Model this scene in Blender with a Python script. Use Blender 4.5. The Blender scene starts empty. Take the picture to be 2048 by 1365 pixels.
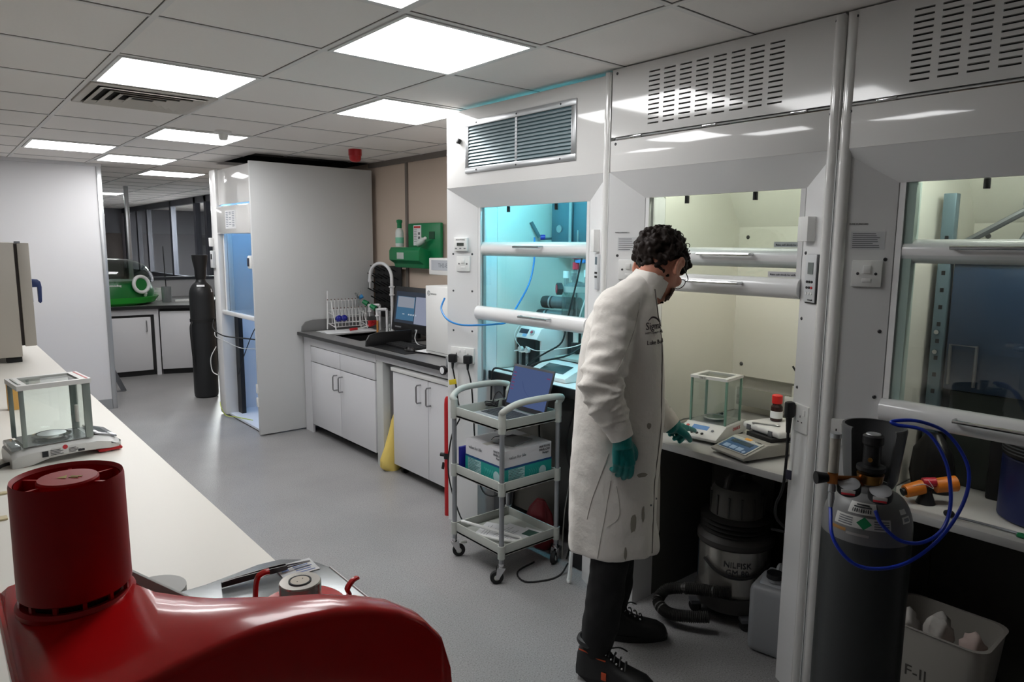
import bpy, bmesh, math, random
from mathutils import Vector, Matrix, Euler, noise
random.seed(7)
PI = math.pi
SC = bpy.context.scene
COL = SC.collection

# ------------------------------------------------------------------ camera
CF, CYAW, CPITCH, CROLL, CZ = 1385.77, -0.7018, 0.1369, 0.0078, 1.65
_cy, _sy = math.cos(CYAW), math.sin(CYAW)
_fw = Vector((-_sy, _cy, 0)); _rt = Vector((_cy, _sy, 0))
V_F = _fw * math.cos(CPITCH) + Vector((0, 0, -math.sin(CPITCH)))
_u = _rt.cross(V_F)
V_R = _rt * math.cos(CROLL) + _u * math.sin(CROLL)
V_U = -_rt * math.sin(CROLL) + _u * math.cos(CROLL)
def at(px, py, ax, v):
    """survey helper: the point of the plane ax = v seen at a pixel of the 2048x1365 photograph"""
    d = V_F + V_R * ((px - 1024) / CF) - V_U * ((py - 682.5) / CF)
    i = 'xyz'.index(ax); c = Vector((0, 0, CZ))
    return c + d * ((v - c[i]) / d[i])

cam_d = bpy.data.cameras.new('camera'); cam = bpy.data.objects.new('camera', cam_d); COL.objects.link(cam)
cam_d.sensor_fit = 'HORIZONTAL'; cam_d.sensor_width = 36.0; cam_d.lens = CF / 2048 * 36.0
cam_d.clip_start = 0.02; cam_d.clip_end = 100
m = Matrix((V_R, V_U, -V_F)).transposed().to_4x4(); m.translation = (0, 0, CZ)
cam.matrix_world = m
SC.camera = cam
SC.view_settings.view_transform = 'Standard'; SC.view_settings.look = 'None'
SC.view_settings.gamma = 1.0; SC.view_settings.use_curve_mapping = False
SC.view_settings.exposure = 0.12
w = bpy.data.worlds.new('world'); SC.world = w; w.use_nodes = True
w.node_tree.nodes['Background'].inputs[0].default_value = (0.8, 0.9, 1, 1)
w.node_tree.nodes['Background'].inputs[1].default_value = 0.01

# ------------------------------------------------------------------ materials
def lin(c):
    c = c / 255.0
    return c / 12.92 if c <= 0.04045 else ((c + 0.055) / 1.055) ** 2.4
def rgb(*c): return (lin(c[0]), lin(c[1]), lin(c[2]), 1.0)
MATS = {}
def mat(name, col, rough=0.5, metal=0.0, emit=0.0, trans=0.0, ior=1.45, coat=0.0, spec=None, noise_amt=0.0, noise_scale=20.0, bump=0.0, bump_scale=60.0, alpha=1.0, sheen=0.0):
    if name in MATS: return MATS[name]
    mt = bpy.data.materials.new(name); mt.use_nodes = True
    nt = mt.node_tree; b = nt.nodes['Principled BSDF']
    c = rgb(*col)
    b.inputs['Base Color'].default_value = c
    b.inputs['Roughness'].default_value = rough
    b.inputs['Metallic'].default_value = metal
    b.inputs['IOR'].default_value = ior
    b.inputs['Transmission Weight'].default_value = trans
    b.inputs['Coat Weight'].default_value = coat
    b.inputs['Coat Roughness'].default_value = 0.05
    if sheen: b.inputs['Sheen Weight'].default_value = sheen
    if spec is not None: b.inputs['Specular IOR Level'].default_value = spec
    if emit:
        b.inputs['Emission Color'].default_value = c; b.inputs['Emission Strength'].default_value = emit
    tc = None
    if noise_amt or bump:
        tc = nt.nodes.new('ShaderNodeTexCoord')
    if noise_amt:
        n = nt.nodes.new('ShaderNodeTexNoise'); n.inputs['Scale'].default_value = noise_scale; n.inputs['Detail'].default_value = 4
        nt.links.new(tc.outputs['Object'], n.inputs['Vector'])
        mx = nt.nodes.new('ShaderNodeMix'); mx.data_type = 'RGBA'
        mx.inputs[6].default_value = tuple(max(0, v * (1 - noise_amt)) for v in c[:3]) + (1,)
        mx.inputs[7].default_value = tuple(min(1, v * (1 + noise_amt)) for v in c[:3]) + (1,)
        nt.links.new(n.outputs['Fac'], mx.inputs[0]); nt.links.new(mx.outputs[2], b.inputs['Base Color'])
    if bump:
        n2 = nt.nodes.new('ShaderNodeTexNoise'); n2.inputs['Scale'].default_value = bump_scale; n2.inputs['Detail'].default_value = 5
        nt.links.new(tc.outputs['Object'], n2.inputs['Vector'])
        bp = nt.nodes.new('ShaderNodeBump'); bp.inputs['Strength'].default_value = bump; bp.inputs['Distance'].default_value = 0.01
        nt.links.new(n2.outputs['Fac'], bp.inputs['Height']); nt.links.new(bp.outputs['Normal'], b.inputs['Normal'])
    MATS[name] = mt
    return mt
def glass_mat(name, tint=(249, 252, 251), rough=0.0, refl=0.12):
    """thin sheet glass: mostly see-through with a fresnel reflection"""
    if name in MATS: return MATS[name]
    mt = bpy.data.materials.new(name); mt.use_nodes = True; nt = mt.node_tree; nt.nodes.clear()
    o = nt.nodes.new('ShaderNodeOutputMaterial'); t = nt.nodes.new('ShaderNodeBsdfTransparent'); g = nt.nodes.new('ShaderNodeBsdfGlossy')
    t.inputs[0].default_value = rgb(*tint); g.inputs['Roughness'].default_value = rough
    lw = nt.nodes.new('ShaderNodeLayerWeight'); lw.inputs[0].default_value = 0.5
    pw = nt.nodes.new('ShaderNodeMath'); pw.operation = 'POWER'; pw.inputs[1].default_value = 4.0; nt.links.new(lw.outputs['Facing'], pw.inputs[0])
    f = nt.nodes.new('ShaderNodeMath'); f.operation = 'MULTIPLY_ADD'; f.inputs[1].default_value = 0.7; f.inputs[2].default_value = refl * 0.35; f.use_clamp = True; nt.links.new(pw.outputs[0], f.inputs[0])
    mx = nt.nodes.new('ShaderNodeMixShader')
    nt.links.new(f.outputs[0], mx.inputs[0]); nt.links.new(t.outputs[0], mx.inputs[1]); nt.links.new(g.outputs[0], mx.inputs[2])
    nt.links.new(mx.outputs[0], o.inputs[0]); MATS[name] = mt
    return mt
def emit_mat(name, col, strength):
    if name in MATS: return MATS[name]
    mt = bpy.data.materials.new(name); mt.use_nodes = True; nt = mt.node_tree; nt.nodes.clear()
    o = nt.nodes.new('ShaderNodeOutputMaterial'); e = nt.nodes.new('ShaderNodeEmission')
    e.inputs[0].default_value = rgb(*col); e.inputs[1].default_value = strength
    nt.links.new(e.outputs[0], o.inputs[0]); MATS[name] = mt
    return mt

# ------------------------------------------------------------------ geometry builder
def catmull(pts, seg=6, closed=False):
    P = [Vector(p) for p in pts]; n = len(P); out = []
    rng = range(n if closed else n - 1)
    for i in rng:
        p1, p2 = P[i], P[(i + 1) % n]
        p0 = P[i - 1] if (closed or i > 0) else p1 * 2 - p2
        p3 = P[(i + 2) % n] if (closed or i < n - 2) else p2 * 2 - p1
        for k in range(seg):
            t = k / seg
            out.append(0.5 * ((2 * p1) + (p2 - p0) * t + (2 * p0 - 5 * p1 + 4 * p2 - p3) * t * t + (3 * p1 - p0 - 3 * p2 + p3) * t ** 3))
    if not closed: out.append(P[-1].copy())
    return out

class G:
    def __init__(self): self.bm = bmesh.new()
    def _bev(self, verts, w, seg=2):
        if w <= 0: return
        ed = {e for v in verts for e in v.link_edges}
        bmesh.ops.bevel(self.bm, geom=list(ed), offset=w, segments=seg, profile=0.5, affect='EDGES', clamp_overlap=True)
    def box(self, x0, x1, y0, y1, z0, z1, bev=0.0, seg=2):
        vs = [self.bm.verts.new(p) for p in ((x0, y0, z0), (x1, y0, z0), (x1, y1, z0), (x0, y1, z0), (x0, y0, z1), (x1, y0, z1), (x1, y1, z1), (x0, y1, z1))]
        for f in ((0, 3, 2, 1), (4, 5, 6, 7), (0, 1, 5, 4), (1, 2, 6, 5), (2, 3, 7, 6), (3, 0, 4, 7)):
            self.bm.faces.new([vs[i] for i in f])
        self._fix(vs); self._bev(vs, bev, seg); return self
    def _fix(self, vs):
        fs = list({f for v in vs for f in v.link_faces}); bmesh.ops.recalc_face_normals(self.bm, faces=fs)
    def obox(self, c, s, M=None, bev=0.0, seg=2):
        """box of size s, centre c, turned by M (3x3 / Euler tuple)"""
        if M is None: M = Matrix.Identity(3)
        elif isinstance(M, tuple): M = Euler(M).to_matrix()
        vs = []
        for dz in (-1, 1):
            for dx, dy in ((-1, -1), (1, -1), (1, 1), (-1, 1)):
                vs.append(self.bm.verts.new(Vector(c) + M @ Vector((dx * s[0] / 2, dy * s[1] / 2, dz * s[2] / 2))))
        for f in ((0, 3, 2, 1), (4, 5, 6, 7), (0, 1, 5, 4), (1, 2, 6, 5), (2, 3, 7, 6), (3, 0, 4, 7)):
            self.bm.faces.new([vs[i] for i in f])
        self._bev(vs, bev, seg); return self
    def poly(self, pts):
        self.bm.faces.new([self.bm.verts.new(p) for p in pts]); return self
    def prism(self, poly, a, b, plane='xy', bev=0.0, seg=2, bevside=True):
        def P(u, v, h): return (u, v, h) if plane == 'xy' else ((u, h, v) if plane == 'xz' else (h, u, v))
        A = [self.bm.verts.new(P(u, v, a)) for u, v in poly]; B = [self.bm.verts.new(P(u, v, b)) for u, v in poly]
        n = len(poly)
        fA = self.bm.faces.new(A); fB = self.bm.faces.new(B[::-1])
        for i in range(n): self.bm.faces.new((A[i], B[i], B[(i + 1) % n], A[(i + 1) % n]))
        self._fix(A + B)
        if bev > 0:
            ed = set(fA.edges) | set(fB.edges)
            if bevside: ed |= {e for v in A for e in v.link_edges}
            bmesh.ops.bevel(self.bm, geom=list(ed), offset=bev, segments=seg, profile=0.5, affect='EDGES', clamp_overlap=True)
        return self
    def frame_of(self, d):
        d = Vector(d).normalized(); a = Vector((0, 0, 1)) if abs(d.z) < 0.95 else Vector((1, 0, 0))
        x = d.cross(a).normalized(); return x, d.cross(x).normalized()
    def cyl(self, p0, p1, r0, r1=None, n=24, cap=True):
        p0, p1 = Vector(p0), Vector(p1); r1 = r0 if r1 is None else r1
        x, y = self.frame_of(p1 - p0)
        A = []; B = []
        for i in range(n):
            a = 2 * PI * i / n; d = x * math.cos(a) + y * math.sin(a)
            A.append(self.bm.verts.new(p0 + d * r0)); B.append(self.bm.verts.new(p1 + d * r1))
        for i in range(n): self.bm.faces.new((A[i], A[(i + 1) % n], B[(i + 1) % n], B[i]))
        if cap: self.bm.faces.new(A[::-1]); self.bm.faces.new(B)
        self._fix(A + B)
        return self
    def tube(self, pts, r, n=8, seg=5, closed=False, smooth=True, flat=1.0):
        P = catmull(pts, seg, closed) if smooth and len(pts) > 2 else [Vector(p) for p in pts]
        R = r if callable(r) else (lambda t: r)
        rings = []; prevx = None; L = len(P)
        for i, p in enumerate(P):
            if closed: d = P[(i + 1) % L] - P[i - 1]
            else: d = P[min(i + 1, L - 1)] - P[max(i - 1, 0)]
            d.normalize()
            if prevx is None: x, y = self.frame_of(d)
            else:
                x = (prevx - d * prevx.dot(d))
                if x.length < 1e-6: x, _ = self.frame_of(d)
                x.normalize(); y = d.cross(x)
            prevx = x; rr = R(i / max(1, L - 1))
            rings.append([self.bm.verts.new(p + x * math.cos(2 * PI * k / n) * rr + y * math.sin(2 * PI * k / n) * rr * flat) for k in range(n)])
        vs = [v for q in rings for v in q]
        for i in range(L if closed else L - 1):
            a, b = rings[i], rings[(i + 1) % L]
            off = 0
            if closed and i == L - 1:
                off = min(range(n), key=lambda o: sum((a[k].co - b[(k + o) % n].co).length for k in range(n)))
            for k in range(n): self.bm.faces.new((a[k], a[(k + 1) % n], b[(k + 1 + off) % n], b[(k + off) % n]))
        if not closed: self.bm.faces.new(rings[0][::-1]); self.bm.faces.new(rings[-1])
        self._fix(vs); return self
    def lathe(self, prof, c=(0, 0, 0), n=32, M=None, cap=True):
        M = M or Matrix.Identity(3); c = Vector(c); rings = []
        for r, z in prof:
            rings.append([self.bm.verts.new(c + M @ Vector((max(r, 1e-4) * math.cos(2 * PI * k / n), max(r, 1e-4) * math.sin(2 * PI * k / n), z))) for k in range(n)])
        for a, b in zip(rings, rings[1:]):
            for k in range(n): self.bm.faces.new((a[k], a[(k + 1) % n], b[(k + 1) % n], b[k]))
        if cap: self.bm.faces.new(rings[0][::-1]); self.bm.faces.new(rings[-1])
        self._fix([v for q in rings for v in q]); return self
    def sph(self, c, r, s=(1, 1, 1), M=None, u=20, v=12):
        c = Vector(c); bm = self.bm
        def P(i, k):
            t = PI * i / v; a = 2 * PI * k / u; q = Vector((r * s[0] * math.sin(t) * math.cos(a), r * s[1] * math.sin(t) * math.sin(a), r * s[2] * math.cos(t)))
            return c + (M @ q if M else q)
        top, bot = bm.verts.new(P(0, 0)), bm.verts.new(P(v, 0)); R = [[bm.verts.new(P(i, k)) for k in range(u)] for i in range(1, v)]
        for k in range(u):
            k2 = (k + 1) % u
            bm.faces.new((top, R[0][k], R[0][k2])); bm.faces.new((bot, R[-1][k2], R[-1][k]))
            for i in range(v - 2): bm.faces.new((R[i][k], R[i + 1][k], R[i + 1][k2], R[i][k2]))
        return self
    def loft(self, rings, cap=True, close=True):
        R = [[self.bm.verts.new(p) for p in q] for q in rings]; n = len(R[0])
        for a, b in zip(R, R[1:]):
            for k in range(n if close else n - 1): self.bm.faces.new((a[k], a[(k + 1) % n], b[(k + 1) % n], b[k]))
        if cap and close: self.bm.faces.new(R[0][::-1]); self.bm.faces.new(R[-1])
        self._fix([v for q in R for v in q]); return self
    def mesh(self, name, M=None, ang=35):
        if M is not None: bmesh.ops.transform(self.bm, matrix=M, verts=self.bm.verts)
        me = bpy.data.meshes.new(name); self.bm.to_mesh(me); self.bm.free()
        me.shade_smooth(); me.set_sharp_from_angle(angle=math.radians(ang)); return me

def link(name, me, mt):
    o = bpy.data.objects.new(name, me); COL.objects.link(o)
    if mt is not None and me is not None:
        me.materials.clear()
        for q in (mt if isinstance(mt, (list, tuple)) else [mt]): me.materials.append(q)
    return o
def structure(name, g, mt, ang=35, parent=None):
    o = link(name, g.mesh(name, None, ang), mt)
    if parent: o.parent = parent
    else: o['kind'] = 'structure'
    return o
class Thing:
    """an Empty at the thing's base that parents its parts; parts are given in world metres (world=True) or in the thing's own frame"""
    def __init__(s, name, label, cat, loc=(0, 0, 0), rz=0.0, group=None):
        o = bpy.data.objects.new(name, None); COL.objects.link(o); o.empty_display_size = 0.05
        o.location = loc; o.rotation_euler = (0, 0, rz); s.o = o
        s.M = Matrix.Translation(Vector(loc)) @ Matrix.Rotation(rz, 4, 'Z'); s.I = s.M.inverted()
        o['label'] = label; o['category'] = cat
        if group: o['group'] = group
    def p(s, name, g, mt, parent=None, world=True, label=None, ang=35):
        if isinstance(g, G): me = g.mesh(name, s.I if world else None, ang)
        else:
            me = g
            if world: me.transform(s.I)
        o = link(name, me, mt); o.parent = parent or s.o
        if label: o['label'] = label
        return o
def single(name, label, cat, g, mt, group=None, loc=None, ang=35):
    me = g.mesh(name, Matrix.Translation(-Vector(loc)) if loc else None, ang)
    o = link(name, me, mt); o['label'] = label; o['category'] = cat
    if loc: o.location = loc
    if group: o['group'] = group
    return o
def copy_thing(root, loc, rz, label, group=None):
    r = root.copy(); COL.objects.link(r); r.location = loc; r.rotation_euler = (0, 0, rz); r['label'] = label
    if group: r['group'] = group
    for ch in list(root.children):
        c = ch.copy(); COL.objects.link(c); c.parent = r
        for gc in ch.children:
            d = gc.copy(); COL.objects.link(d); d.parent = c
    return r
def text_mesh(s, size, M4, extrude=0.0004, align='CENTER'):
    """lettering as a mesh: x along the line, y up, z out of the surface, placed by M4"""
    cu = bpy.data.curves.new('lettering', 'FONT'); cu.body = s; cu.size = size; cu.extrude = extrude
    cu.align_x = align; cu.align_y = 'CENTER'; cu.resolution_u = 2
    ob = bpy.data.objects.new('lettering', cu); COL.objects.link(ob)
    dg = bpy.context.evaluated_depsgraph_get(); me = bpy.data.meshes.new_from_object(ob.evaluated_get(dg))
    bpy.data.objects.remove(ob); bpy.data.curves.remove(cu)
    me.transform(M4); me.name = 'lettering'
    return me
def basis(o, xd, yd):
    """4x4 with x along xd, y along yd, z their normal, origin o"""
    x = Vector(xd).normalized(); y = Vector(yd); y = (y - x * y.dot(x)).normalized(); z = x.cross(y)
    M = Matrix((x, y, z)).transposed().to_4x4(); M.translation = Vector(o); return M
def union_remesh(name, g, voxel, smooth_it=6, fac=0.5, M=None):
    me = g.mesh(name, M); ob = bpy.data.objects.new(name, me); COL.objects.link(ob)
    r = ob.modifiers.new('r', 'REMESH'); r.mode = 'VOXEL'; r.voxel_size = voxel
    if smooth_it:
        sm = ob.modifiers.new('s', 'SMOOTH'); sm.iterations = smooth_it; sm.factor = fac
    dg = bpy.context.evaluated_depsgraph_get(); out = bpy.data.meshes.new_from_object(ob.evaluated_get(dg))
    bpy.data.objects.remove(ob); bpy.data.meshes.remove(me)
    out.name = name; out.shade_smooth(); return out
# ------------------------------------------------------------------ palette
M_white = mat('white_coated_panel', (226, 226, 226), 0.22, coat=0.3)
M_gloss = mat('gloss_white_panel', (222, 221, 219), 0.10, coat=0.6)
M_liner = mat('cream_liner_board', (226, 224, 215), 0.4)
M_alu = mat('brushed_aluminium', (190, 192, 194), 0.32, 0.9)
M_chrome = mat('polished_steel', (200, 200, 202), 0.12, 1.0)
M_dkmetal = mat('dark_screw_metal', (90, 90, 92), 0.35, 0.9)
M_black = mat('black_plastic', (22, 22, 24), 0.45)
M_rubber = mat('black_rubber', (26, 26, 27), 0.7)
M_dark = mat('dark_cavity_board', (40, 40, 40), 0.8)
M_ptrim = mat('white_plastic', (228, 228, 226), 0.35)
M_gplastic = mat('light_grey_plastic', (186, 188, 182), 0.45)
M_glass = glass_mat('clear_sheet_glass')
M_paper = mat('white_paper', (225, 226, 228), 0.8)
M_ink = mat('dark_ink', (40, 42, 46), 0.7)
M_steel_dk = mat('grey_metal', (120, 122, 126), 0.4, 0.7)

def floor_material():
    mt = mat('speckled_grey_vinyl', (150, 149, 149), 0.36, bump=0.02, bump_scale=300)
    nt = mt.node_tree; b = nt.nodes['Principled BSDF']; tc = nt.nodes['Texture Coordinate']
    n = nt.nodes.new('ShaderNodeTexNoise'); n.inputs['Scale'].default_value = 170; n.inputs['Detail'].default_value = 2
    r = nt.nodes.new('ShaderNodeValToRGB')
    r.color_ramp.elements[0].position = 0.33; r.color_ramp.elements[0].color = rgb(118, 117, 117)
    r.color_ramp.elements[1].position = 0.46; r.color_ramp.elements[1].color = rgb(150, 149, 149)
    e = r.color_ramp.elements.new(0.64); e.color = rgb(152, 151, 151)
    e = r.color_ramp.elements.new(0.72); e.color = rgb(186, 186, 186)
    nt.links.new(tc.outputs['Object'], n.inputs['Vector']); nt.links.new(n.outputs['Fac'], r.inputs[0])
    n2 = nt.nodes.new('ShaderNodeTexNoise'); n2.inputs['Scale'].default_value = 1.6; n2.inputs['Detail'].default_value = 5
    nt.links.new(tc.outputs['Object'], n2.inputs['Vector'])
    r2 = nt.nodes.new('ShaderNodeValToRGB')
    r2.color_ramp.elements[0].position = 0.35; r2.color_ramp.elements[0].color = (0.86, 0.86, 0.86, 1)
    r2.color_ramp.elements[1].position = 0.6; r2.color_ramp.elements[1].color = (1, 1, 1, 1)
    nt.links.new(n2.outputs['Fac'], r2.inputs[0])
    mx = nt.nodes.new('ShaderNodeMix'); mx.data_type = 'RGBA'; mx.blend_type = 'MULTIPLY'; mx.inputs[0].default_value = 1.0
    nt.links.new(r.outputs[0], mx.inputs[6]); nt.links.new(r2.outputs[0], mx.inputs[7]); nt.links.new(mx.outputs[2], b.inputs['Base Color'])
    return mt
GX0, GY0 = 0.0524, 0.2334                      # the ceiling grid: lines every 0.6 m
def ceiling_material():
    mt = mat('mineral_ceiling_tile', (238, 234, 230), 0.85, noise_amt=0.02, noise_scale=90, bump=0.03, bump_scale=200)
    return mt
M_floor, M_tile = floor_material(), ceiling_material()
M_wallw = mat('matt_white_wall', (214, 213, 215), 0.6, bump=0.01, bump_scale=150)
M_cream = mat('cream_wall_panel', (206, 188, 172), 0.6)
M_bar = mat('white_ceiling_bar', (226, 224, 221), 0.5)
M_seam = mat('shadow_gap', (84, 82, 80), 0.9)

H = 2.40
structure('floor', G().box(-3.0, 7.0, -3.2, 18.0, -0.05, 0.0), M_floor)
g = G()
for r in ((-3.0, 2.2, -3.2, 18.0), (2.2, 7.0, -3.2, 5.95), (2.2, 7.0, 7.02, 18.0)):
    g.box(r[0], r[1], r[2], r[3], H, H + 0.03)
structure('ceiling', g, M_tile)
# exposed bars of the tile grid, each with its narrow shadow gap
n = 0
gb, gs = G(), G()
def bar_x(xc, y0, y1):
    gb.box(xc - 0.011, xc + 0.011, y0, y1, H - 0.004, H + 0.002)
    gs.box(xc - 0.0135, xc - 0.011, y0, y1, H - 0.0012, H + 0.001); 
def bar_y(yc, x0, x1):
    gb.box(x0, x1, yc - 0.011, yc + 0.011, H - 0.0035, H + 0.002)
    gs.box(x0, x1, yc - 0.0135, yc - 0.011, H - 0.0012, H + 0.001)
for i in range(-5, 6):
    xc = GX0 + 0.6 * i
    if xc < 2.2: bar_x(xc, -3.2, 17.8)
    else:
        bar_x(xc, -3.2, 5.95); bar_x(xc, 7.02, 17.8)
for j in range(-5, 30):
    yc = GY0 + 0.6 * j
    bar_y(yc, -3.0, 2.2 if 5.95 < yc < 7.02 else 3.5)
structure('trim_1', gb, M_bar); structure('trim_2', gs, M_seam)
# dark void above the opened ceiling over the far cupboard
g = G(); g.box(2.2, 3.4, 5.95, 5.97, H + 0.03, H + 0.11); g.box(2.2, 3.4, 7.0, 7.02, H + 0.03, H + 0.11); g.box(2.18, 2.2, 5.95, 7.02, H + 0.03, H + 0.11); g.box(3.38, 3.4, 5.95, 7.02, H + 0.03, H + 0.11); g.box(2.18, 3.4, 5.95, 7.02, H + 0.11, H + 0.12)
structure('trim_3', g, M_dark)
# walls
structure('wall_right', G().box(3.27, 3.35, -3.2, 8.9, 0, H), M_cream)
g = G()
for ys in (5.295, 4.095, 2.895, 6.495): g.box(3.255, 3.27, ys - 0.016, ys + 0.016, 0.9, H - 0.04)
g.box(3.25, 3.27, 3.35, 5.95, H - 0.045, H)
structure('trim_4', g, mat('bronze_seam_cover', (120, 112, 106), 0.5))
structure('wall_left', G().box(-3.0, 1.33, 7.77, 7.87, 0, H), M_wallw)
structure('trim_5', G().box(1.33, 1.374, 7.755, 7.885, 0, H, 0.006), M_alu)
structure('baseboard_left', G().box(-3.0, 1.33, 7.757, 7.77, 0, 0.10), mat('grey_vinyl_skirting', (150, 152, 154), 0.5))
structure('trim_6', G().box(-3.0, 1.374, 7.75, 7.885, H - 0.03, H), M_wallw)
structure('wall_side', G().box(-3.08, -3.0, -3.2, 18.0, 0, H), M_wallw)
structure('wall_behind', G().box(-3.0, 3.35, -3.28, -3.2, 0, H), mat('grey_rear_wall', (150, 150, 152), 0.7))

# ------------------------------------------------------------------ ceiling lights
M_diff = {k: emit_mat('lit_diffuser_%d' % k, (255, 255, 255), v) for k, v in enumerate((9.0, 11.5, 13.0))}
def ceiling_light(i, j, label, lv=2, dy=0.0, dx=0.0):
    x0 = GX0 + 0.6 * i + dx; y0 = GY0 + 0.6 * j + dy
    t = Thing('ceiling_light', label, 'ceiling light', (x0 + 0.3, y0 + 0.3, H), 0, 'lit ceiling panels')
    g = G(); a, b = 0.014, 0.03
    g.box(x0 + a, x0 + 0.6 - a, y0 + a, y0 + b, H - 0.008, H); g.box(x0 + a, x0 + 0.6 - a, y0 + 0.6 - b, y0 + 0.6 - a, H - 0.008, H)
    g.box(x0 + a, x0 + b, y0 + b, y0 + 0.6 - b, H - 0.008, H); g.box(x0 + 0.6 - b, x0 + 0.6 - a, y0 + b, y0 + 0.6 - b, H - 0.008, H)
    t.p('frame', g, M_ptrim)
    t.p('diffuser', G().box(x0 + b, x0 + 0.6 - b, y0 + b, y0 + 0.6 - b, H - 0.006, H - 0.001), M_diff[lv])
ceiling_light(1, 2, 'lit square ceiling panel cut by the top edge of the photo', 0)
ceiling_light(2, 3, 'largest lit square ceiling panel, nearest to the louvred cupboard', 1)
ceiling_light(1, 5, 'lit square ceiling panel right beside the slatted air vent')
ceiling_light(3, 5, 'lit square ceiling panel touching the cupboard with the louvred grille')
ceiling_light(2, 8, 'lit square ceiling panel behind the round smoke detector')
ceiling_light(1, 10, 'lit square ceiling panel furthest left, above the white partition wall')
ceiling_light(2, 11, 'lit square ceiling panel over the end of the white partition')
ceiling_light(3, 13, 'small lit ceiling panel left of the far tall cupboard top')
ceiling_light(3, 20, 'dim distant ceiling panel seen past the metal post in the back room', dx=0.0, dy=-0.2)
# ------------------------------------------------------------------ air vent in the ceiling
x0, y0 = GX0 + 0.6, GY0 + 3.6
t = Thing('ceiling_vent', 'square white slatted air vent next to a lit ceiling panel', 'air vent', (x0 + 0.3, y0 + 0.3, H))
g = G(); a, b = 0.013, 0.05
g.box(x0 + a, x0 + 0.6 - a, y0 + a, y0 + b, H - 0.012, H, 0.003); g.box(x0 + a, x0 + 0.6 - a, y0 + 0.6 - b, y0 + 0.6 - a, H - 0.012, H, 0.003)
g.box(x0 + a, x0 + b, y0 + b, y0 + 0.6 - b, H - 0.012, H, 0.003); g.box(x0 + 0.6 - b, x0 + 0.6 - a, y0 + b, y0 + 0.6 - b, H - 0.012, H, 0.003)
M_vent = mat('aged_vent_white', (196, 190, 182), 0.5)
t.p('frame', g, M_vent)
t.p('backing', G().box(x0 + b, x0 + 0.6 - b, y0 + b, y0 + 0.6 - b, H - 0.0015, H - 0.0005), mat('vent_dark', (30, 29, 28), 0.9))
for k in range(4):                             # nested square blades, four mitred slats each
    o, wdt = 0.058 + k * 0.052, 0.034
    u0, u1, v0, v1 = x0 + o, x0 + 0.6 - o, y0 + o, y0 + 0.6 - o
    for (pts) in (((u0, v0), (u1, v0), (u1 - wdt, v0 + wdt), (u0 + wdt, v0 + wdt)), ((u1, v1), (u0, v1), (u0 + wdt, v1 - wdt), (u1 - wdt, v1 - wdt)),
                  ((u0, v1), (u0, v0), (u0 + wdt, v0 + wdt), (u0 + wdt, v1 - wdt)), ((u1, v0), (u1, v1), (u1 - wdt, v1 - wdt), (u1 - wdt, v0 + wdt))):
        g = G(); zz = (H - 0.020, H - 0.020, H - 0.004, H - 0.004)
        lo = [g.bm.verts.new((p[0], p[1], z)) for p, z in zip(pts, zz)]; hi = [g.bm.verts.new((p[0], p[1], z + 0.003)) for p, z in zip(pts, zz)]
        g.bm.faces.new(lo); g.bm.faces.new(hi[::-1])
        for q in range(4): g.bm.faces.new((lo[q], hi[q], hi[(q + 1) % 4], lo[(q + 1) % 4]))
        g._fix(lo + hi); t.p('slat', g, M_vent)
# smoke detector
c = (1.611, 4.935, H)
t = Thing('smoke_detector', 'round white smoke detector on the ceiling', 'smoke detector', c)
t.p('base', G().lathe([(0.055, 0), (0.055, -0.012), (0.045, -0.02)], c), M_ptrim)
t.p('sensor', G().lathe([(0.03, -0.02), (0.032, -0.035), (0.027, -0.055), (0.02, -0.06)], c), M_ptrim)
# fire alarm sounder
c = (2.70, 5.15, H)
t = Thing('fire_alarm', 'red fire alarm sounder hanging from the ceiling', 'fire alarm', c)
M_red = mat('red_alarm_plastic', (170, 22, 30), 0.35)
t.p('base', G().lathe([(0.052, 0), (0.052, -0.045), (0.05, -0.05)], c), M_red)
t.p('horn', G().lathe([(0.048, -0.05), (0.046, -0.075), (0.036, -0.092), (0.018, -0.099)], c), M_red)

# ------------------------------------------------------------------ the back room beyond the partition
M_frame = mat('dark_window_frame', (62, 64, 72), 0.5)
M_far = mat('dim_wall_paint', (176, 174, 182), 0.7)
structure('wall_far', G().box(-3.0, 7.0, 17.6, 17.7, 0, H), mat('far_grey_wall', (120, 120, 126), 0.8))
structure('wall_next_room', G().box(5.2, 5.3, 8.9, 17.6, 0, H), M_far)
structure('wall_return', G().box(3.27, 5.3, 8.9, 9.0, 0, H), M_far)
structure('wall_half', G().box(2.35, 3.5, 11.0, 11.08, 0, 1.12), M_wallw)
structure('trim_7', G().box(2.3, 3.5, 10.97, 11.10, 1.12, 1.16), M_frame)
ypos = [9.0, 10.3, 11.62, 12.19, 13.65, 15.4, 16.24, 17.37]
g = G()
for yy in ypos: g.box(3.46, 3.54, yy - 0.06, yy + 0.06, 0, H)
g.box(3.46, 3.54, 9.0, 17.6, 2.3, H); g.box(3.46, 3.54, 9.0, 17.6, 0.98, 1.08)
g.box(3.47, 3.53, 9.0, 17.6, 0.0, 1.0)
structure('trim_8', g, M_frame)
k = 1
for a, b in zip(ypos, ypos[1:]):
    structure('window_%d' % k, G().box(3.495, 3.503, a + 0.06, b - 0.06, 1.08, 2.3), M_glass); k += 1
g = G(); g.box(1.9, 3.46, 17.1, 17.3, 0, 1.86)
single('tall_cupboard', 'dark brown tall cupboard against the far wall of the back room', 'cupboard', G().box(1.3, 3.3, 16.9, 17.45, 0, 1.85, 0.01), mat('dark_brown_board', (58, 50, 47), 0.6), loc=(2.3, 17.2, 0))
t = Thing('ceiling_light', 'thin lit ceiling strip seen through the glass partition behind the gas cylinder', 'ceiling light', (4.4, 13.0, H), 0, 'lit ceiling panels')
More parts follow.
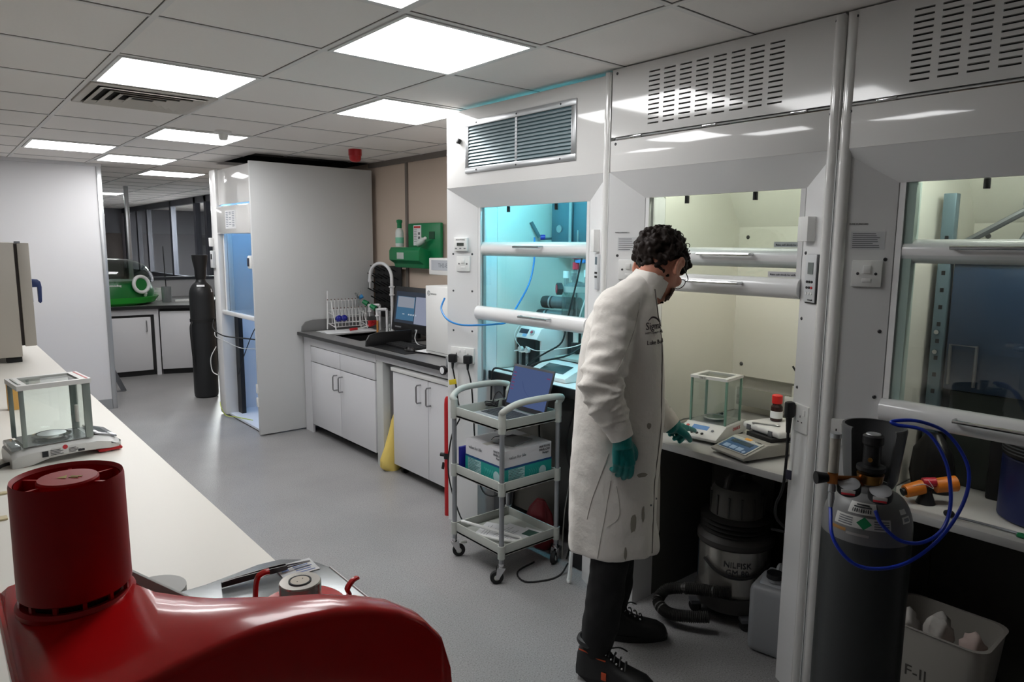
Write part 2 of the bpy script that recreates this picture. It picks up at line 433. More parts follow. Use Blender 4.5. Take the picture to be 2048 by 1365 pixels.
t.p('frame', G().box(4.05, 4.75, 12.65, 13.35, H - 0.01, H), M_ptrim); t.p('diffuser', G().box(4.08, 4.72, 12.68, 13.32, H - 0.013, H - 0.01), emit_mat('far_diffuser', (255, 255, 255), 330.0))
t = Thing('door', 'light brown wooden door seen through the glass behind the black gas cylinder', 'door', (5.17, 15.2, 0))
t.p('leaf', G().box(5.15, 5.195, 14.7, 16.2, 0, 2.0, 0.004), mat('tan_door_veneer', (150, 112, 90), 0.5))
t.p('vision_panel', G().box(5.145, 5.15, 14.9, 15.5, 0.9, 1.75), mat('dark_glass', (52, 50, 52), 0.2))
t = Thing('wall_unit', 'grey wall box seen through the glass partition', 'cabinet', (5.1, 17.0, 1.5))
t.p('case', G().box(5.0, 5.19, 16.6, 17.3, 1.35, 1.85, 0.02), mat('pale_grey_case', (150, 152, 156), 0.5)); t.p('window', G().box(4.995, 5.0, 16.75, 17.15, 1.6, 1.78), M_steel_dk)
t = Thing('metal_post', 'slim grey metal post from the ceiling down to the green glove chamber', 'post', (2.15, 10.6, 1.1))
t.p('pole', G().box(2.125, 2.175, 10.575, 10.625, 0.92, H, 0.005), M_alu)
t.p('base_plate', G().box(2.09, 2.21, 10.54, 10.66, 0.88, 0.92), M_dkmetal)
# ------------------------------------------------------------------ fume cupboards
XF, XI = 2.31, 2.39           # front plane, and the plane the bevelled surround falls back to
ZH, ZL = 1.968, 1.858         # bottom of the fascia, lintel of the opening
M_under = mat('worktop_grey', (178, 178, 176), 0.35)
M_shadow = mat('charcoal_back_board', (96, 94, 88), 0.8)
def screw(t, x, y, z, nrm=(-1, 0, 0), r=0.0065):
    n = Vector(nrm).normalized(); p = Vector((x, y, z))
    g = G(); g.cyl(p, p + n * 0.003, r, r * 0.6, 10); t.p('screw', g, M_dkmetal)
def col_pt(y_out, y_in, s, z, off=0.0):
    """point on the splayed face of a column, s=0 outer edge .. 1 inner edge"""
    d = Vector((XI - XF, y_in - y_out, 0)).normalized()
    nrm = Vector((-abs(d.y), math.copysign(abs(d.x), -(y_in - y_out)) * -1, 0))
    nrm = Vector((0, 0, 1)).cross(d); 
    if nrm.x > 0: nrm = -nrm
    p = Vector((XF + (XI - XF) * s, y_out + (y_in - y_out) * s, z)) + nrm * off
    return p, d, nrm
def socket(t, y_out, y_in, s, z, wdt, hgt, kind):
    p, d, nrm = col_pt(y_out, y_in, s, z)
    if d.y > 0: d = -d            # along the line as read from the room: towards -y is to the right
    M3 = Matrix((d, Vector((0, 0, 1)), nrm)).transposed()
    g = G(); g.obox(p + nrm * 0.005, (wdt, hgt, 0.012), M3, 0.003)
    pl = t.p('socket', g, M_ptrim)
    if kind == 'double' or kind == 'single':
        for sx in ((-0.25, 0.25) if kind == 'double' else (0,)):
            g = G(); c = p + d * (sx * wdt) + nrm * 0.0112
            for (du, dv, a, b) in ((0, 0.008, 0.004, 0.008), (-0.011, -0.012, 0.0065, 0.004), (0.011, -0.012, 0.0065, 0.004)):
                g.obox(c + d * du + Vector((0, 0, dv)), (a, b, 0.001), M3)
            t.p('pin_holes', g, M_black, pl)
            g = G(); g.obox(c + d * (0.022 if sx <= 0 else -0.022) + Vector((0, 0, 0.024)), (0.012, 0.02, 0.006), M3, 0.001); t.p('switch', g, M_ptrim, pl)
    else:
        g = G(); g.obox(p + nrm * 0.013 + Vector((0, 0, 0.015)), (wdt * 0.24, hgt * 0.3, 0.006), M3, 0.001); t.p('switch', g, M_ptrim, pl)
        g = G(); g.obox(p + nrm * 0.0115 + Vector((0, 0, -0.022)), (wdt * 0.3, hgt * 0.14, 0.003), M3, 0.001); t.p('fuse_holder', g, M_ptrim, pl)
        for du in (-0.3, 0.3): 
            c = p + d * (du * wdt) + nrm * 0.011; g = G(); g.cyl(c, c + nrm * 0.002, 0.005, 0.003, 8); t.p('screw', g, M_dkmetal, pl)
    return pl
def face_box(t, name, y_out, y_in, s, z, wdt, hgt, dep, mt, parent=None, bev=0.002, off=0.0):
    p, d, nrm = col_pt(y_out, y_in, s, z)
    if d.y > 0: d = -d
    M3 = Matrix((d, Vector((0, 0, 1)), nrm)).transposed()
    g = G(); g.obox(p + nrm * (dep / 2 + off), (wdt, hgt, dep), M3, bev)
    return t.p(name, g, mt, parent), p, d, nrm
def handle_bar(y0, y1, z, x, r=0.006, stand=0.03):
    g = G(); g.tube([(x, y0, z), (x - stand, y0, z), (x - stand, y1, z), (x, y1, z)], r, 8, smooth=False)
    return g
def cupboard(label, ya, yb, wl, wr, worktop, lamp, lampstr, left_post=False, vents=True, grille=False):
    """ya = left (far) side, yb = right (near) side; wl, wr = widths of the splayed columns"""
    t = Thing('fume_cupboard', label, 'fume cupboard', (XF + 0.4, (ya + yb) / 2, 0), 0, 'fume cupboards along the right wall')
    yl, yr = ya - wl, yb + wr
    # fascia above the sash
    if grille:
        g = G(); g.box(XF, XF + 0.03, yb, ya, ZH, H - 0.022, 0.003); t.p('fascia', g, M_gloss)
    else:
        g = G(); g.box(XF, XF + 0.03, yb + 0.002, ya - 0.002, ZH, 2.100, 0.003); t.p('fascia', g, M_gloss)
        # slotted top panel with real slots
        ys0, cols, rows = ya - 0.2, 8, 12
        wv, pitch = 0.0545, 0.0757
        yed = [ya - 0.004]
        for c in range(cols): yed += [ys0 - c * pitch, ys0 - c * pitch - wv]
        yed.append(yb + 0.004)
        zed = [2.114]
        for r in range(rows): zed += [2.147 + r * 0.0184, 2.147 + r * 0.0184 + 0.0062]
        zed.append(H - 0.006)
        g = G()
        vv = {}
        def V(i, j, k):
            if (i, j, k) not in vv: vv[i, j, k] = g.bm.verts.new((XF + 0.001 + 0.012 * k, yed[i], zed[j]))
            return vv[i, j, k]
        ny, nz = len(yed) - 1, len(zed) - 1
        hole = lambda i, j: 0 <= i < ny and 0 <= j < nz and i % 2 == 1 and j % 2 == 1
        for i in range(ny):
            for j in range(nz):
                if not hole(i, j):
                    for k in (0, 1): g.bm.faces.new((V(i, j, k), V(i + 1, j, k), V(i + 1, j + 1, k), V(i, j + 1, k)))
                else:
                    for a, b in (((i, j), (i + 1, j)), ((i + 1, j), (i + 1, j + 1)), ((i + 1, j + 1), (i, j + 1)), ((i, j + 1), (i, j))):
                        g.bm.faces.new((V(*a, 0), V(*b, 0), V(*b, 1), V(*a, 1)))
        bmesh.ops.recalc_face_normals(g.bm, faces=g.bm.faces[:])
        t.p('slotted_panel', g, M_gloss)
        t.p('slot_backing', G().box(XF + 0.05, XF + 0.055, yb + 0.02, ya - 0.02, 2.12, H - 0.01), M_dark)
        g = G(); g.cyl((XF + 0.004, ya - 0.03, 2.107), (XF + 0.004, yb + 0.03, 2.107), 0.004, n=8); t.p('hinge_rod', g, M_alu)
        for k in range(3):
            yc = ya - 0.14 - k * (ya - yb - 0.28) / 2; g = G(); g.box(XF - 0.004, XF + 0.004, yc - 0.03, yc + 0.03, 2.102, 2.112, 0.002); t.p('hinge', g, M_chrome)
        for yy in (ya - 0.03, yb + 0.03):
            for zz in (H - 0.025, 2.085): screw(t, XF, yy, zz)
    # bevelled underside of the hood and splayed columns
    g = G(); XS = XI + 0.02
    g.loft([[(XF, y0, ZH), (XI, y1, ZL), (XS, y1, ZL), (XS, y0, ZH)] for y0, y1 in ((ya - 0.001, yl), (yb + 0.001, yr))])
    t.p('hood_soffit', g, M_white, ang=20)
    for yo, yi in ((ya - 0.0005, yl), (yb + 0.0005, yr)):
        g = G(); pl = [(XF, yo), (XI, yi), (XI + 0.14, yi), (XI + 0.14, yo)]
        g.loft([[(u, v, 0) for u, v in pl], [(pl[0][0], pl[0][1], ZH), (pl[1][0], pl[1][1], ZL), (pl[2][0], pl[2][1], ZL), (pl[3][0], pl[3][1], ZH)]])
        col = t.p('column', g, M_white, ang=20)
        sg = -1 if yo > yi else 1
        t.p('outer_side', G().box(XF + 0.031, 3.2, min(yo, yo + sg * 0.01), max(yo, yo + sg * 0.01), ZH + 0.001, H - 0.02), M_white)
        t.p('lower_side', G().box(XI + 0.141, 3.2, min(yo, yo + sg * 0.01), max(yo, yo + sg * 0.01), 0, ZH), M_white)
    # rounded corner posts
    for yo, on in ((ya - 0.02, left_post), (yb + 0.02, True)):
        if on: t.p('corner_post', G().cyl((XF + 0.012, yo, 0), (XF + 0.012, yo, H - 0.012), 0.019, n=20), M_gloss)
    # liner: sides, back, baffle, roof
    XB = 3.17
    g = G(); g.box(XI + 0.142, XB, yl, yl + 0.012, worktop, 2.02); t.p('side_liner', g, M_liner)
    g = G(); g.box(XI + 0.142, XB, yr - 0.012, yr, worktop, 2.02); t.p('side_liner', g, M_liner)
    g = G(); g.box(XB, XB + 0.015, yr, yl, worktop, 2.02); t.p('back_liner', g, M_liner)
    g = G(); g.box(XB - 0.04, XB - 0.03, yr, yl, worktop + 0.19, 1.75); g.prism([(XB - 0.04, 1.75), (XB - 0.03, 1.75), (XB - 0.155, 1.945), (XB - 0.165, 1.945)], yr, yl, 'xz'); t.p('baffle', g, M_liner)
    for zz in (1.70, worktop + 0.25):
        screw(t, XB - 0.04, yl - 0.05, zz, r=0.01)
    t.p('roof_liner', G().box(XI + 0.022, XB + 0.015, yr - 0.012, yl + 0.012, 2.02, 2.03), M_liner)
    # lamp behind the hood
    g = G(); g.cyl((XI + 0.075, yl - 0.12, 1.985), (XI + 0.075, yr + 0.12, 1.985), 0.013, n=12)
    t.p('lamp_tube', g, emit_mat('lamp_' + label[:12], lamp, lampstr))
    t.p('lamp_tray', G().box(XI + 0.045, XI + 0.105, yl - 0.1, yr + 0.1, 2.004, 2.02), M_white)
    # sash stops under the lintel
    for f in (0.27, 0.70):
        yc = yl + (yr - yl) * f; t.p('sash_stop', G().cyl((XI + 0.03, yc, ZL - 0.03), (XI + 0.03, yc, ZL), 0.0095, n=12), M_black)
    return t, yl, yr
def sash(t, yl, yr, x, zb, hbar, htop, yh0, yh1, tag=False, glass=None):
    g = G(); prof = []
    for k in range(9):
        a = -PI / 2 + PI * k / 8
        prof.append((x - 0.002 - 0.03 * math.cos(a), zb + hbar / 2 + hbar / 2 * math.sin(a)))
    prof += [(x + 0.012, zb + hbar), (x + 0.012, zb)]
    g.prism(prof, yr + 0.001, yl - 0.001, 'xz')
    s = t.p('sash', g, M_white, ang=50)
    t.p('pane', G().box(x, x + 0.005, yr + 0.02, yl - 0.02, zb + hbar, htop), glass or M_glass, s)
    for yy in (yl - 0.012, yr + 0.012):
        t.p('sash_edge', G().box(x - 0.004, x + 0.01, yy - 0.009, yy + 0.009, zb + hbar, htop), M_white, s)
    t.p('handle', handle_bar(yh0, yh1, zb + hbar * 0.66, x - 0.027), M_chrome, s)
    if tag:
        g = G(); g.box(x - 0.003, x, yr + 0.002, yr + 0.13, zb + hbar + 0.002, zb + hbar + 0.022); t.p('label_strip', g, mat('grey_label', (188, 188, 192), 0.6), s)
        me = text_mesh('Raise sash slowly for airflow', 0.0095, basis((x - 0.0035, yr + 0.067, zb + hbar + 0.011), (0, -1, 0), (0, 0, 1))); t.p('lettering', me, M_ink, s)
    return s
M_handle_inset = mat('pale_grey_inset', (205, 203, 206), 0.3)
# --- cupboard with the blue-lit interior and louvred grille
C1, c1l, c1r = cupboard('white fume cupboard with louvred grille and blue-lit interior', 3.317, 2.087, 0.185, 0.185, 0.93, (130, 222, 248), 125.0, grille=True)
g = G(); y0, y1, z0, z1 = 2.289, 3.133, 2.038, 2.312; b = 0.03
g.box(XF - 0.008, XF, y0, y1, z0, z0 + b, 0.002); g.box(XF - 0.008, XF, y0, y1, z1 - b, z1, 0.002); g.box(XF - 0.008, XF, y0, y0 + b, z0 + b, z1 - b, 0.002); g.box(XF - 0.008, XF, y1 - b, y1, z0 + b, z1 - b, 0.002)
g.box(XF - 0.006, XF - 0.001, 2.700, 2.716, z0 + b, z1 - b)
gr = C1.p('grille', g, M_alu)
C1.p('grille_backing', G().box(XF - 0.0006, XF - 0.0002, y0 + b, y1 - b, z0 + b, z1 - b), mat('grille_painted_teal_glow', (62, 88, 94), 0.6), gr)  # teal glow of the hood space painted into the backing colour
for k in range(12):
    zc = z0 + b + 0.012 + k * 0.0172
    g = G(); g.obox((XF - 0.004, (y0 + y1) / 2, zc), (0.0016, y1 - y0 - 2 * b, 0.0115), (0, 0.45, 0)); C1.p('slat', g, mat('slat_grey', (150, 165, 170), 0.35, 0.3), gr)  # slat grey tinted towards the same painted glow
for yy in (y0 + 0.1, (y0 + y1) / 2 - 0.006, y1 - 0.1):
    for zz in (z0 + 0.014, z1 - 0.014): screw(C1, XF - 0.008, yy, zz, r=0.005)
g = G(); g.obox((XF - 0.012, 3.185, 2.215), (0.02, 0.018, 0.028), (0.3, 0.2, 0), 0.004); C1.p('cable_clip', g, M_black)
sash(C1, c1l, c1r, 2.425, 1.592, 0.078, ZL + 0.1, 2.80, 2.60)
sash(C1, c1l, c1r, 2.395, 1.232, 0.078, ZL + 0.1, 2.72, 2.50)
# airflow meter, spur, double socket on the left column
mtr, p, d, nrm = face_box(C1, 'airflow_meter', 3.317, c1l, 0.50, 1.655, 0.085, 0.075, 0.022, M_ptrim)
face_box(C1, 'display', 3.317, c1l, 0.50, 1.655, 0.045, 0.018, 0.002, mat('lcd_grey', (70, 74, 70), 0.3), mtr, 0, 0.022)
for k in range(3): face_box(C1, 'button', 3.317, c1l, 0.36 + 0.14 * k, 1.632, 0.012, 0.006, 0.002, mat('meter_button', (120, 122, 124), 0.5), mtr, 0, 0.022)
me = text_mesh('SOLWARE', 0.013, basis(p + nrm * 0.0225 + Vector((0, 0, 0.026)), d, (0, 0, 1))); C1.p('lettering', me, M_ink, mtr)
socket(C1, 3.317, c1l, 0.55, 1.545, 0.086, 0.086, 'spur')
socket(C1, 3.317, c1l, 0.52, 1.018, 0.155, 0.09, 'double')
for zz in (1.60, 1.39, 1.16):
    for s in (0.2, 0.82):
        p, d, nrm = col_pt(3.317, c1l, s, zz); screw(C1, p.x, p.y, p.z, nrm)
C1.p('sash_track', G().box(2.42, 2.44, c1l - 0.014, c1l - 0.001, 0.88, ZL), M_alu)
ctl, p, d, nrm = face_box(C1, 'controller', 2.087, c1r, 0.42, 1.535, 0.03, 0.16, 0.014, mat('controller_face', (200, 202, 204), 0.4))
face_box(C1, 'display', 2.087, c1r, 0.42, 1.585, 0.02, 0.035, 0.002, mat('lcd_blue', (96, 112, 120), 0.3), ctl, 0, 0.014)
for k in range(6): face_box(C1, 'button', 2.087, c1r, 0.37 + 0.05 * (k % 3), 1.53 - 0.018 * (k // 3), 0.006, 0.009, 0.002, M_black, ctl, 0, 0.014)
face_box(C1, 'light_switch', 2.087, c1r, 0.50, 1.675, 0.04, 0.10, 0.03, M_ptrim)
C1.p('added_hood_glow', G().cyl((2.55, 3.2, 2.30), (2.55, 2.5, 2.30), 0.012, n=8), emit_mat('added_teal_glow', (60, 190, 200), 3.5))  # added unseen tube, imitates interior lamp light leaking out above the hood
# worktop of that cupboard: black-edged top on a dark carcass
g = G(); g.box(2.47, 3.16, c1r + 0.004, c1l - 0.015, 0.90, 0.93); C1.p('work_surface', g, M_ptrim)
g = G(); g.box(2.455, 2.47, c1r + 0.004, c1l - 0.015, 0.88, 0.931, 0.004); C1.p('front_edge', g, M_black)
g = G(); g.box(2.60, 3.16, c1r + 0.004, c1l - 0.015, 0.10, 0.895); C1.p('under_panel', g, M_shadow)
g = G(); g.box(2.56, 2.60, c1r + 0.06, 2.62, 0.12, 0.86, 0.004); C1.p('under_door', g, mat('dark_grey_door', (54, 53, 51), 0.5))
g = G(); g.box(2.50, 2.58, c1l - 0.10, c1l - 0.02, 0, 0.86); C1.p('support_leg', g, M_steel_dk)
# --- middle cupboard, open front
C2, c2l, c2r = cupboard('white slotted-top fume cupboard that the person in the lab coat leans into', 2.085, 1.094, 0.137, 0.137, 0.815, (255, 253, 242), 52.0, left_post=False)
sash(C2, c2l, c2r, 2.425, 1.575, 0.074, ZL + 0.1, 1.66, 1.43, True)
sash(C2, c2l, c2r, 2.395, 1.467, 0.074, ZL + 0.1, 1.68, 1.45, True)
def label_card(t, yo, yi, s, z, wdt, hgt, rows=6, title=True):
    cd, p, d, nrm = face_box(t, 'notice', yo, yi, s, z, wdt, hgt, 0.001, mat('label_white', (205, 206, 208), 0.6), None, 0)
    g = G()
    M3 = Matrix((d, Vector((0, 0, 1)), nrm)).transposed()
    for k in range(rows):
        ll = wdt * (0.8 if k % 3 else 0.9) * (0.75 + 0.25 * ((k * 7) % 5) / 4)
        g.obox(p + nrm * 0.0013 + Vector((0, 0, hgt * (0.38 - 0.76 * k / max(1, rows - 1)))) - d * (wdt * 0.45 - ll / 2), (ll, hgt * 0.045, 0.0004), M3)
    t.p('print_lines', g, mat('grey_ink', (110, 112, 116), 0.7), cd)
    return cd
label_card(C2, 2.085, c2l, 0.55, 1.66, 0.085, 0.06)
me = text_mesh('FUME CUPBOARD 2', 0.007, basis(col_pt(2.085, c2l, 0.4, 1.71, 0.001)[0], (0.08, -0.137, 0), (0, 0, 1))); C2.p('lettering', me, M_ink)
p, d, nrm = col_pt(2.085, c2l, 0.28, 1.61); screw(C2, p.x, p.y, p.z, nrm)
p, d, nrm = col_pt(2.085, c2l, 0.9, 1.61); screw(C2, p.x, p.y, p.z, nrm)
socket(C2, 2.085, c2l, 0.6, 1.55, 0.086, 0.086, 'spur')
face_box(C2, 'light_switch', 1.094, c2r, 0.75, 1.715, 0.058, 0.085, 0.032, M_ptrim)
ctl, p, d, nrm = face_box(C2, 'controller', 1.094, c2r, 0.55, 1.545, 0.062, 0.165, 0.012, mat('controller_face', (200, 202, 204), 0.4))
face_box(C2, 'backplate', 1.094, c2r, 0.52, 1.543, 0.070, 0.170, 0.008, M_black, ctl)
face_box(C2, 'display', 1.094, c2r, 0.54, 1.58, 0.03, 0.04, 0.002, mat('lcd_grey2', (110, 118, 116), 0.3), ctl, 0, 0.012)
M_btn_red = mat('red_button', (190, 40, 44), 0.4)
for k in range(9):
    p2 = p + d * (0.014 * (k % 3 - 1)) + nrm * 0.012 + Vector((0, 0, -0.012 - 0.02 * (k // 3)))
    g = G(); g.cyl(p2, p2 + nrm * 0.003, 0.0045, n=12); C2.p('button', g, M_btn_red if k == 5 else (M_black if k < 6 else M_ptrim), ctl)
me = text_mesh('chemsafe', 0.008, basis(p + nrm * 0.0125 + Vector((0, 0, -0.074)) + d * 0.008, d, (0, 0, 1))); C2.p('lettering', me, M_ink, ctl)
for s, zz in ((0.88, 1.632), (0.22, 1.632), (0.88, 1.40), (0.22, 1.385), (0.88, 1.15), (0.2, 1.16)):
    p, d, nrm = col_pt(1.094, c2r, s, zz); screw(C2, p.x, p.y, p.z, nrm)
socket(C2, 1.094, c2r, 0.58, 1.045, 0.088, 0.10, 'single')
g = G(); g.box(2.365, 3.17, c2r + 0.002, c2l - 0.002, 0.785, 0.815, 0.004); C2.p('work_surface', g, M_under)
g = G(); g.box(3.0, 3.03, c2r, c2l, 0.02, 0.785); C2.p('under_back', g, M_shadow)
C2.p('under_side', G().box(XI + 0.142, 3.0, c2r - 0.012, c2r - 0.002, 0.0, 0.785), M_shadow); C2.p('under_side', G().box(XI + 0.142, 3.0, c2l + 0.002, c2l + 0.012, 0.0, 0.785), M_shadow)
g = G(); g.box(2.98, 2.99, 1.58, 1.60, 0.02, 0.78); C2.p('back_seam', g, M_black)
g = G(); g.box(3.10, 3.125, c2r + 0.02, c2l - 0.05, 0.86, 0.95, 0.003); C2.p('back_strip', g, mat('strip_grey', (150, 150, 142), 0.5))
g = G(); g.box(3.09, 3.10, c2r + 0.02, 1.60, 0.83, 1.0); pl = C2.p('rear_socket_panel', g, M_liner)
for yy in (1.56, 1.42):
    g = G(); g.box(3.078, 3.09, yy - 0.07, yy + 0.07, 0.86, 0.95, 0.003); s2 = C2.p('rear_socket', g, M_ptrim)
    g = G()
    for dy in (-0.035, 0.035):
        g.box(3.0765, 3.078, yy + dy - 0.003, yy + dy + 0.003, 0.91, 0.925); g.box(3.0765, 3.078, yy + dy - 0.014, yy + dy - 0.006, 0.885, 0.891); g.box(3.0765, 3.078, yy + dy + 0.006, yy + dy + 0.014, 0.885, 0.891)
    C2.p('pin_holes', g, M_black, s2)
# --- right-hand cupboard, sash almost down, cut by the photo's edge
C3, c3l, c3r = cupboard('white slotted-top fume cupboard cut off by the right edge of the photo', 1.092, -0.10, 0.165, 0.165, 0.815, (240, 250, 245), 16.0, left_post=True)
sash(C3, c3l, c3r, 2.425, 1.604, 0.076, ZL + 0.1, 0.76, 0.30)
sash(C3, c3l, c3r, 2.395, 1.083, 0.076, ZL + 0.1, 0.70, 0.30, False)
me = text_mesh('FUME CUPBOARD', 0.007, basis(col_pt(1.092, c3l, 0.42, 1.728, 0.001)[0], (0.08, -0.165, 0), (0, 0, 1))); C3.p('lettering', me, M_ink)
label_card(C3, 1.092, c3l, 0.58, 1.675, 0.10, 0.058, 8)
socket(C3, 1.092, c3l, 0.60, 1.568, 0.088, 0.086, 'spur')
for zz in (1.615, 1.38, 1.16):
    for s in (0.18, 0.88):
        p, d, nrm = col_pt(1.092, c3l, s, zz); screw(C3, p.x, p.y, p.z, nrm)
socket(C3, 1.092, c3l, 0.50, 1.03, 0.15, 0.09, 'double')
g = G(); g.box(2.345, 3.17, c3r + 0.002, c3l - 0.002, 0.787, 0.815, 0.004); C3.p('work_surface', g, M_under)
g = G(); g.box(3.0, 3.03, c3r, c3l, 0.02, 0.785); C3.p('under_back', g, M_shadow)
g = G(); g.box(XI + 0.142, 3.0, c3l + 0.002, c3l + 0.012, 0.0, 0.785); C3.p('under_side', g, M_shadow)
C3.p('side_frame', G().box(2.40, 2.44, c3l - 0.05, c3l - 0.004, 0.82, ZL), mat('pale_green_frame', (176, 192, 186), 0.4))

# --- the tall walk-in cupboard further back, seen edge-on beside the sink
XW, YW0, YW1, HW = 2.12, 5.83, 6.90, 2.325
M_wliner = mat('white_liner', (216, 220, 228), 0.4)
W = Thing('fume_cupboard', 'tall walk-in fume cupboard with plain grey side beside the sink bench', 'fume cupboard', (2.7, 6.36, 0), 0, 'fume cupboards along the right wall')
M_side = mat('plain_panel_white', (205, 206, 206), 0.45)
W.p('side_panel', G().box(2.097, 3.22, YW0, YW0 + 0.03, 0.012, HW, 0.003), M_side)
W.p('side_panel', G().box(2.25, 3.22, YW1 - 0.03, YW1, 0.012, HW, 0.003), M_side)
g = G(); g.box(XW, XW + 0.12, YW0 + 0.03, YW0 + 0.08, 0.012, HW, 0.006); W.p('front_post', g, M_white)
g = G(); g.box(XW - 0.02, XW + 0.12, YW1 - 0.17, YW1, 0.012, HW, 0.02); W.p('front_post', g, M_white)
W.p('top_panel', G().box(XW + 0.005, XW + 0.03, YW0 + 0.08, YW1 - 0.17, 2.0, HW - 0.01, 0.004), M_gloss)
W.p('hood_panel', G().box(XW - 0.02, XW + 0.03, YW0 + 0.08, YW1 - 0.17, 1.735, 1.985, 0.012), M_gloss)
W.p('roof', G().box(XW + 0.03, 3.2, YW0 + 0.03, YW1 - 0.03, 2.28, 2.30), M_wliner)
W.p('back_liner', G().box(3.17, 3.19, YW0 + 0.03, YW1 - 0.03, 0.02, 2.28), M_wliner)
W.p('side_liner', G().box(XW + 0.12, 3.17, YW1 - 0.05, YW1 - 0.03, 0.02, 2.28), M_wliner)
W.p('side_liner', G().box(XW + 0.12, 3.17, YW0 + 0.03, YW0 + 0.05, 0.02, 2.28), M_wliner)
W.p('base_tray', G().box(XW + 0.02, 3.17, YW0 + 0.08, YW1 - 0.05, 0.012, 0.03), M_wliner)
W.p('lamp_tube', G().cyl((XW + 0.12, YW0 + 0.2, 2.2), (XW + 0.12, YW1 - 0.3, 2.2), 0.014, n=10), emit_mat('walkin_lamp', (140, 200, 255), 75.0))
W.p('black_strip', G().box(XW + 0.10, XW + 0.14, YW1 - 0.27, YW1 - 0.17, 0.02, 0.99), M_black)
W.p('track', G().box(XW + 0.03, XW + 0.06, YW1 - 0.20, YW1 - 0.17, 1.0, 1.735), M_black)
s = W.p('sash', G().box(XW - 0.01, XW + 0.03, YW0 + 0.08, YW1 - 0.17, 0.99, 1.03, 0.01), M_white)
W.p('pane', G().box(XW + 0.03, XW + 0.036, YW0 + 0.09, YW1 - 0.20, 1.03, 1.735), M_glass, s)
g = G(); g.box(XW + 0.02, XW + 0.045, YW1 - 0.23, YW1 - 0.20, 1.03, 1.735); W.p('sash_edge', g, M_white, s)
W.p('cross_rail', G().box(XW + 0.5, XW + 0.52, YW0 + 0.08, YW1 - 0.2, 1.45, 1.475), mat('pale_rail', (200, 190, 185), 0.4))
pd = W.p('touch_panel', G().box(XW - 0.04, XW + 0.0, YW0 + 0.03, YW0 + 0.09, 1.44, 1.55, 0.01), M_ptrim); W.p('display', G().box(XW - 0.046, XW - 0.04, YW0 + 0.042, YW0 + 0.078, 1.46, 1.53, 0.002), mat('dark_screen', (40, 44, 60), 0.2), pd)
W.p('light_switch', G().box(XW - 0.05, XW - 0.02, YW1 - 0.06, YW1 - 0.005, 1.62, 1.70, 0.004), M_ptrim)
ct = W.p('controller', G().box(XW - 0.045, XW - 0.02, YW1 - 0.09, YW1 - 0.01, 1.42, 1.58, 0.004), mat('controller_face', (200, 202, 204), 0.4)); W.p('display', G().box(XW - 0.048, XW - 0.045, YW1 - 0.065, YW1 - 0.035, 1.50, 1.55), M_black, ct)
for zz in (0.30, 0.42): W.p('socket', G().box(2.085, 2.097, YW0 - 0.0, YW0 + 0.03, zz - 0.04, zz + 0.04, 0.003), M_ptrim)
n1 = W.p('notice', G().box(XW - 0.0215, XW - 0.0205, 6.21, 6.48, 1.78, 1.94), M_paper)
g = G()
for r in range(9):
    for c in range(3): 
        if not (c == 1 and r % 3 == 2): g.box(XW - 0.0222, XW - 0.0216, 6.46 - c * 0.08 - 0.055, 6.46 - c * 0.08, 1.925 - r * 0.015 - 0.005, 1.925 - r * 0.015)
W.p('print_lines', g, mat('blue_grey_ink', (90, 104, 122), 0.7), n1)
# ------------------------------------------------------------------ sink bench between the tall cupboard and the louvred cupboard
ZB, XBF = 0.885, 2.465
M_resin = mat('grey_resin_worktop', (118, 118, 118), 0.28)
M_resin_edge = mat('black_resin_edge', (24, 24, 25), 0.35)
M_cab = mat('cabinet_white', (214, 214, 217), 0.4)
M_handle = mat('satin_handle', (150, 150, 152), 0.3, 0.9)
YB0, YB1 = 3.36, 5.825
t = Thing('worktop', 'grey laboratory worktop with black edge and sink, left of the louvred cupboard', 'worktop', (2.85, 4.6, ZB))
g = G(); sx0, sx1, sy0, sy1 = 2.62, 2.99, 4.98, 5.42
z0 = ZB - 0.022
for b in ((XBF, sx0, YB0, YB1), (sx1, 3.25, YB0, YB1), (sx0, sx1, YB0, sy0), (sx0, sx1, sy1, YB1)): g.box(b[0], b[1], b[2], b[3], z0, ZB - 0.001)
t.p('top', g, M_resin)
t.p('front_edge', G().box(XBF - 0.012, XBF, YB0, YB1, z0 - 0.006, ZB, 0.004), M_resin_edge)
g = G(); g.prism([(2.49, ZB), (3.24, ZB), (3.24, ZB + 0.10), (2.60, ZB + 0.10), (2.53, ZB + 0.085), (2.495, ZB + 0.045)], YB1 - 0.02, YB1, 'xz', 0.002); t.p('upstand', g, M_resin)
t.p('rear_upstand', G().box(3.23, 3.25, YB0, YB1 - 0.02, ZB, ZB + 0.10), M_resin)
g = G()
g.box(sx0, sx1, sy0, sy1, ZB - 0.24, ZB - 0.23)
for b in ((sx0 - 0.006, sx0, sy0, sy1), (sx1, sx1 + 0.006, sy0, sy1), (sx0, sx1, sy0 - 0.006, sy0), (sx0, sx1, sy1, sy1 + 0.006)): g.box(b[0], b[1], b[2], b[3], ZB - 0.24, ZB - 0.001)
t.p('sink_basin', g, mat('black_resin_sink', (30, 30, 31), 0.3))
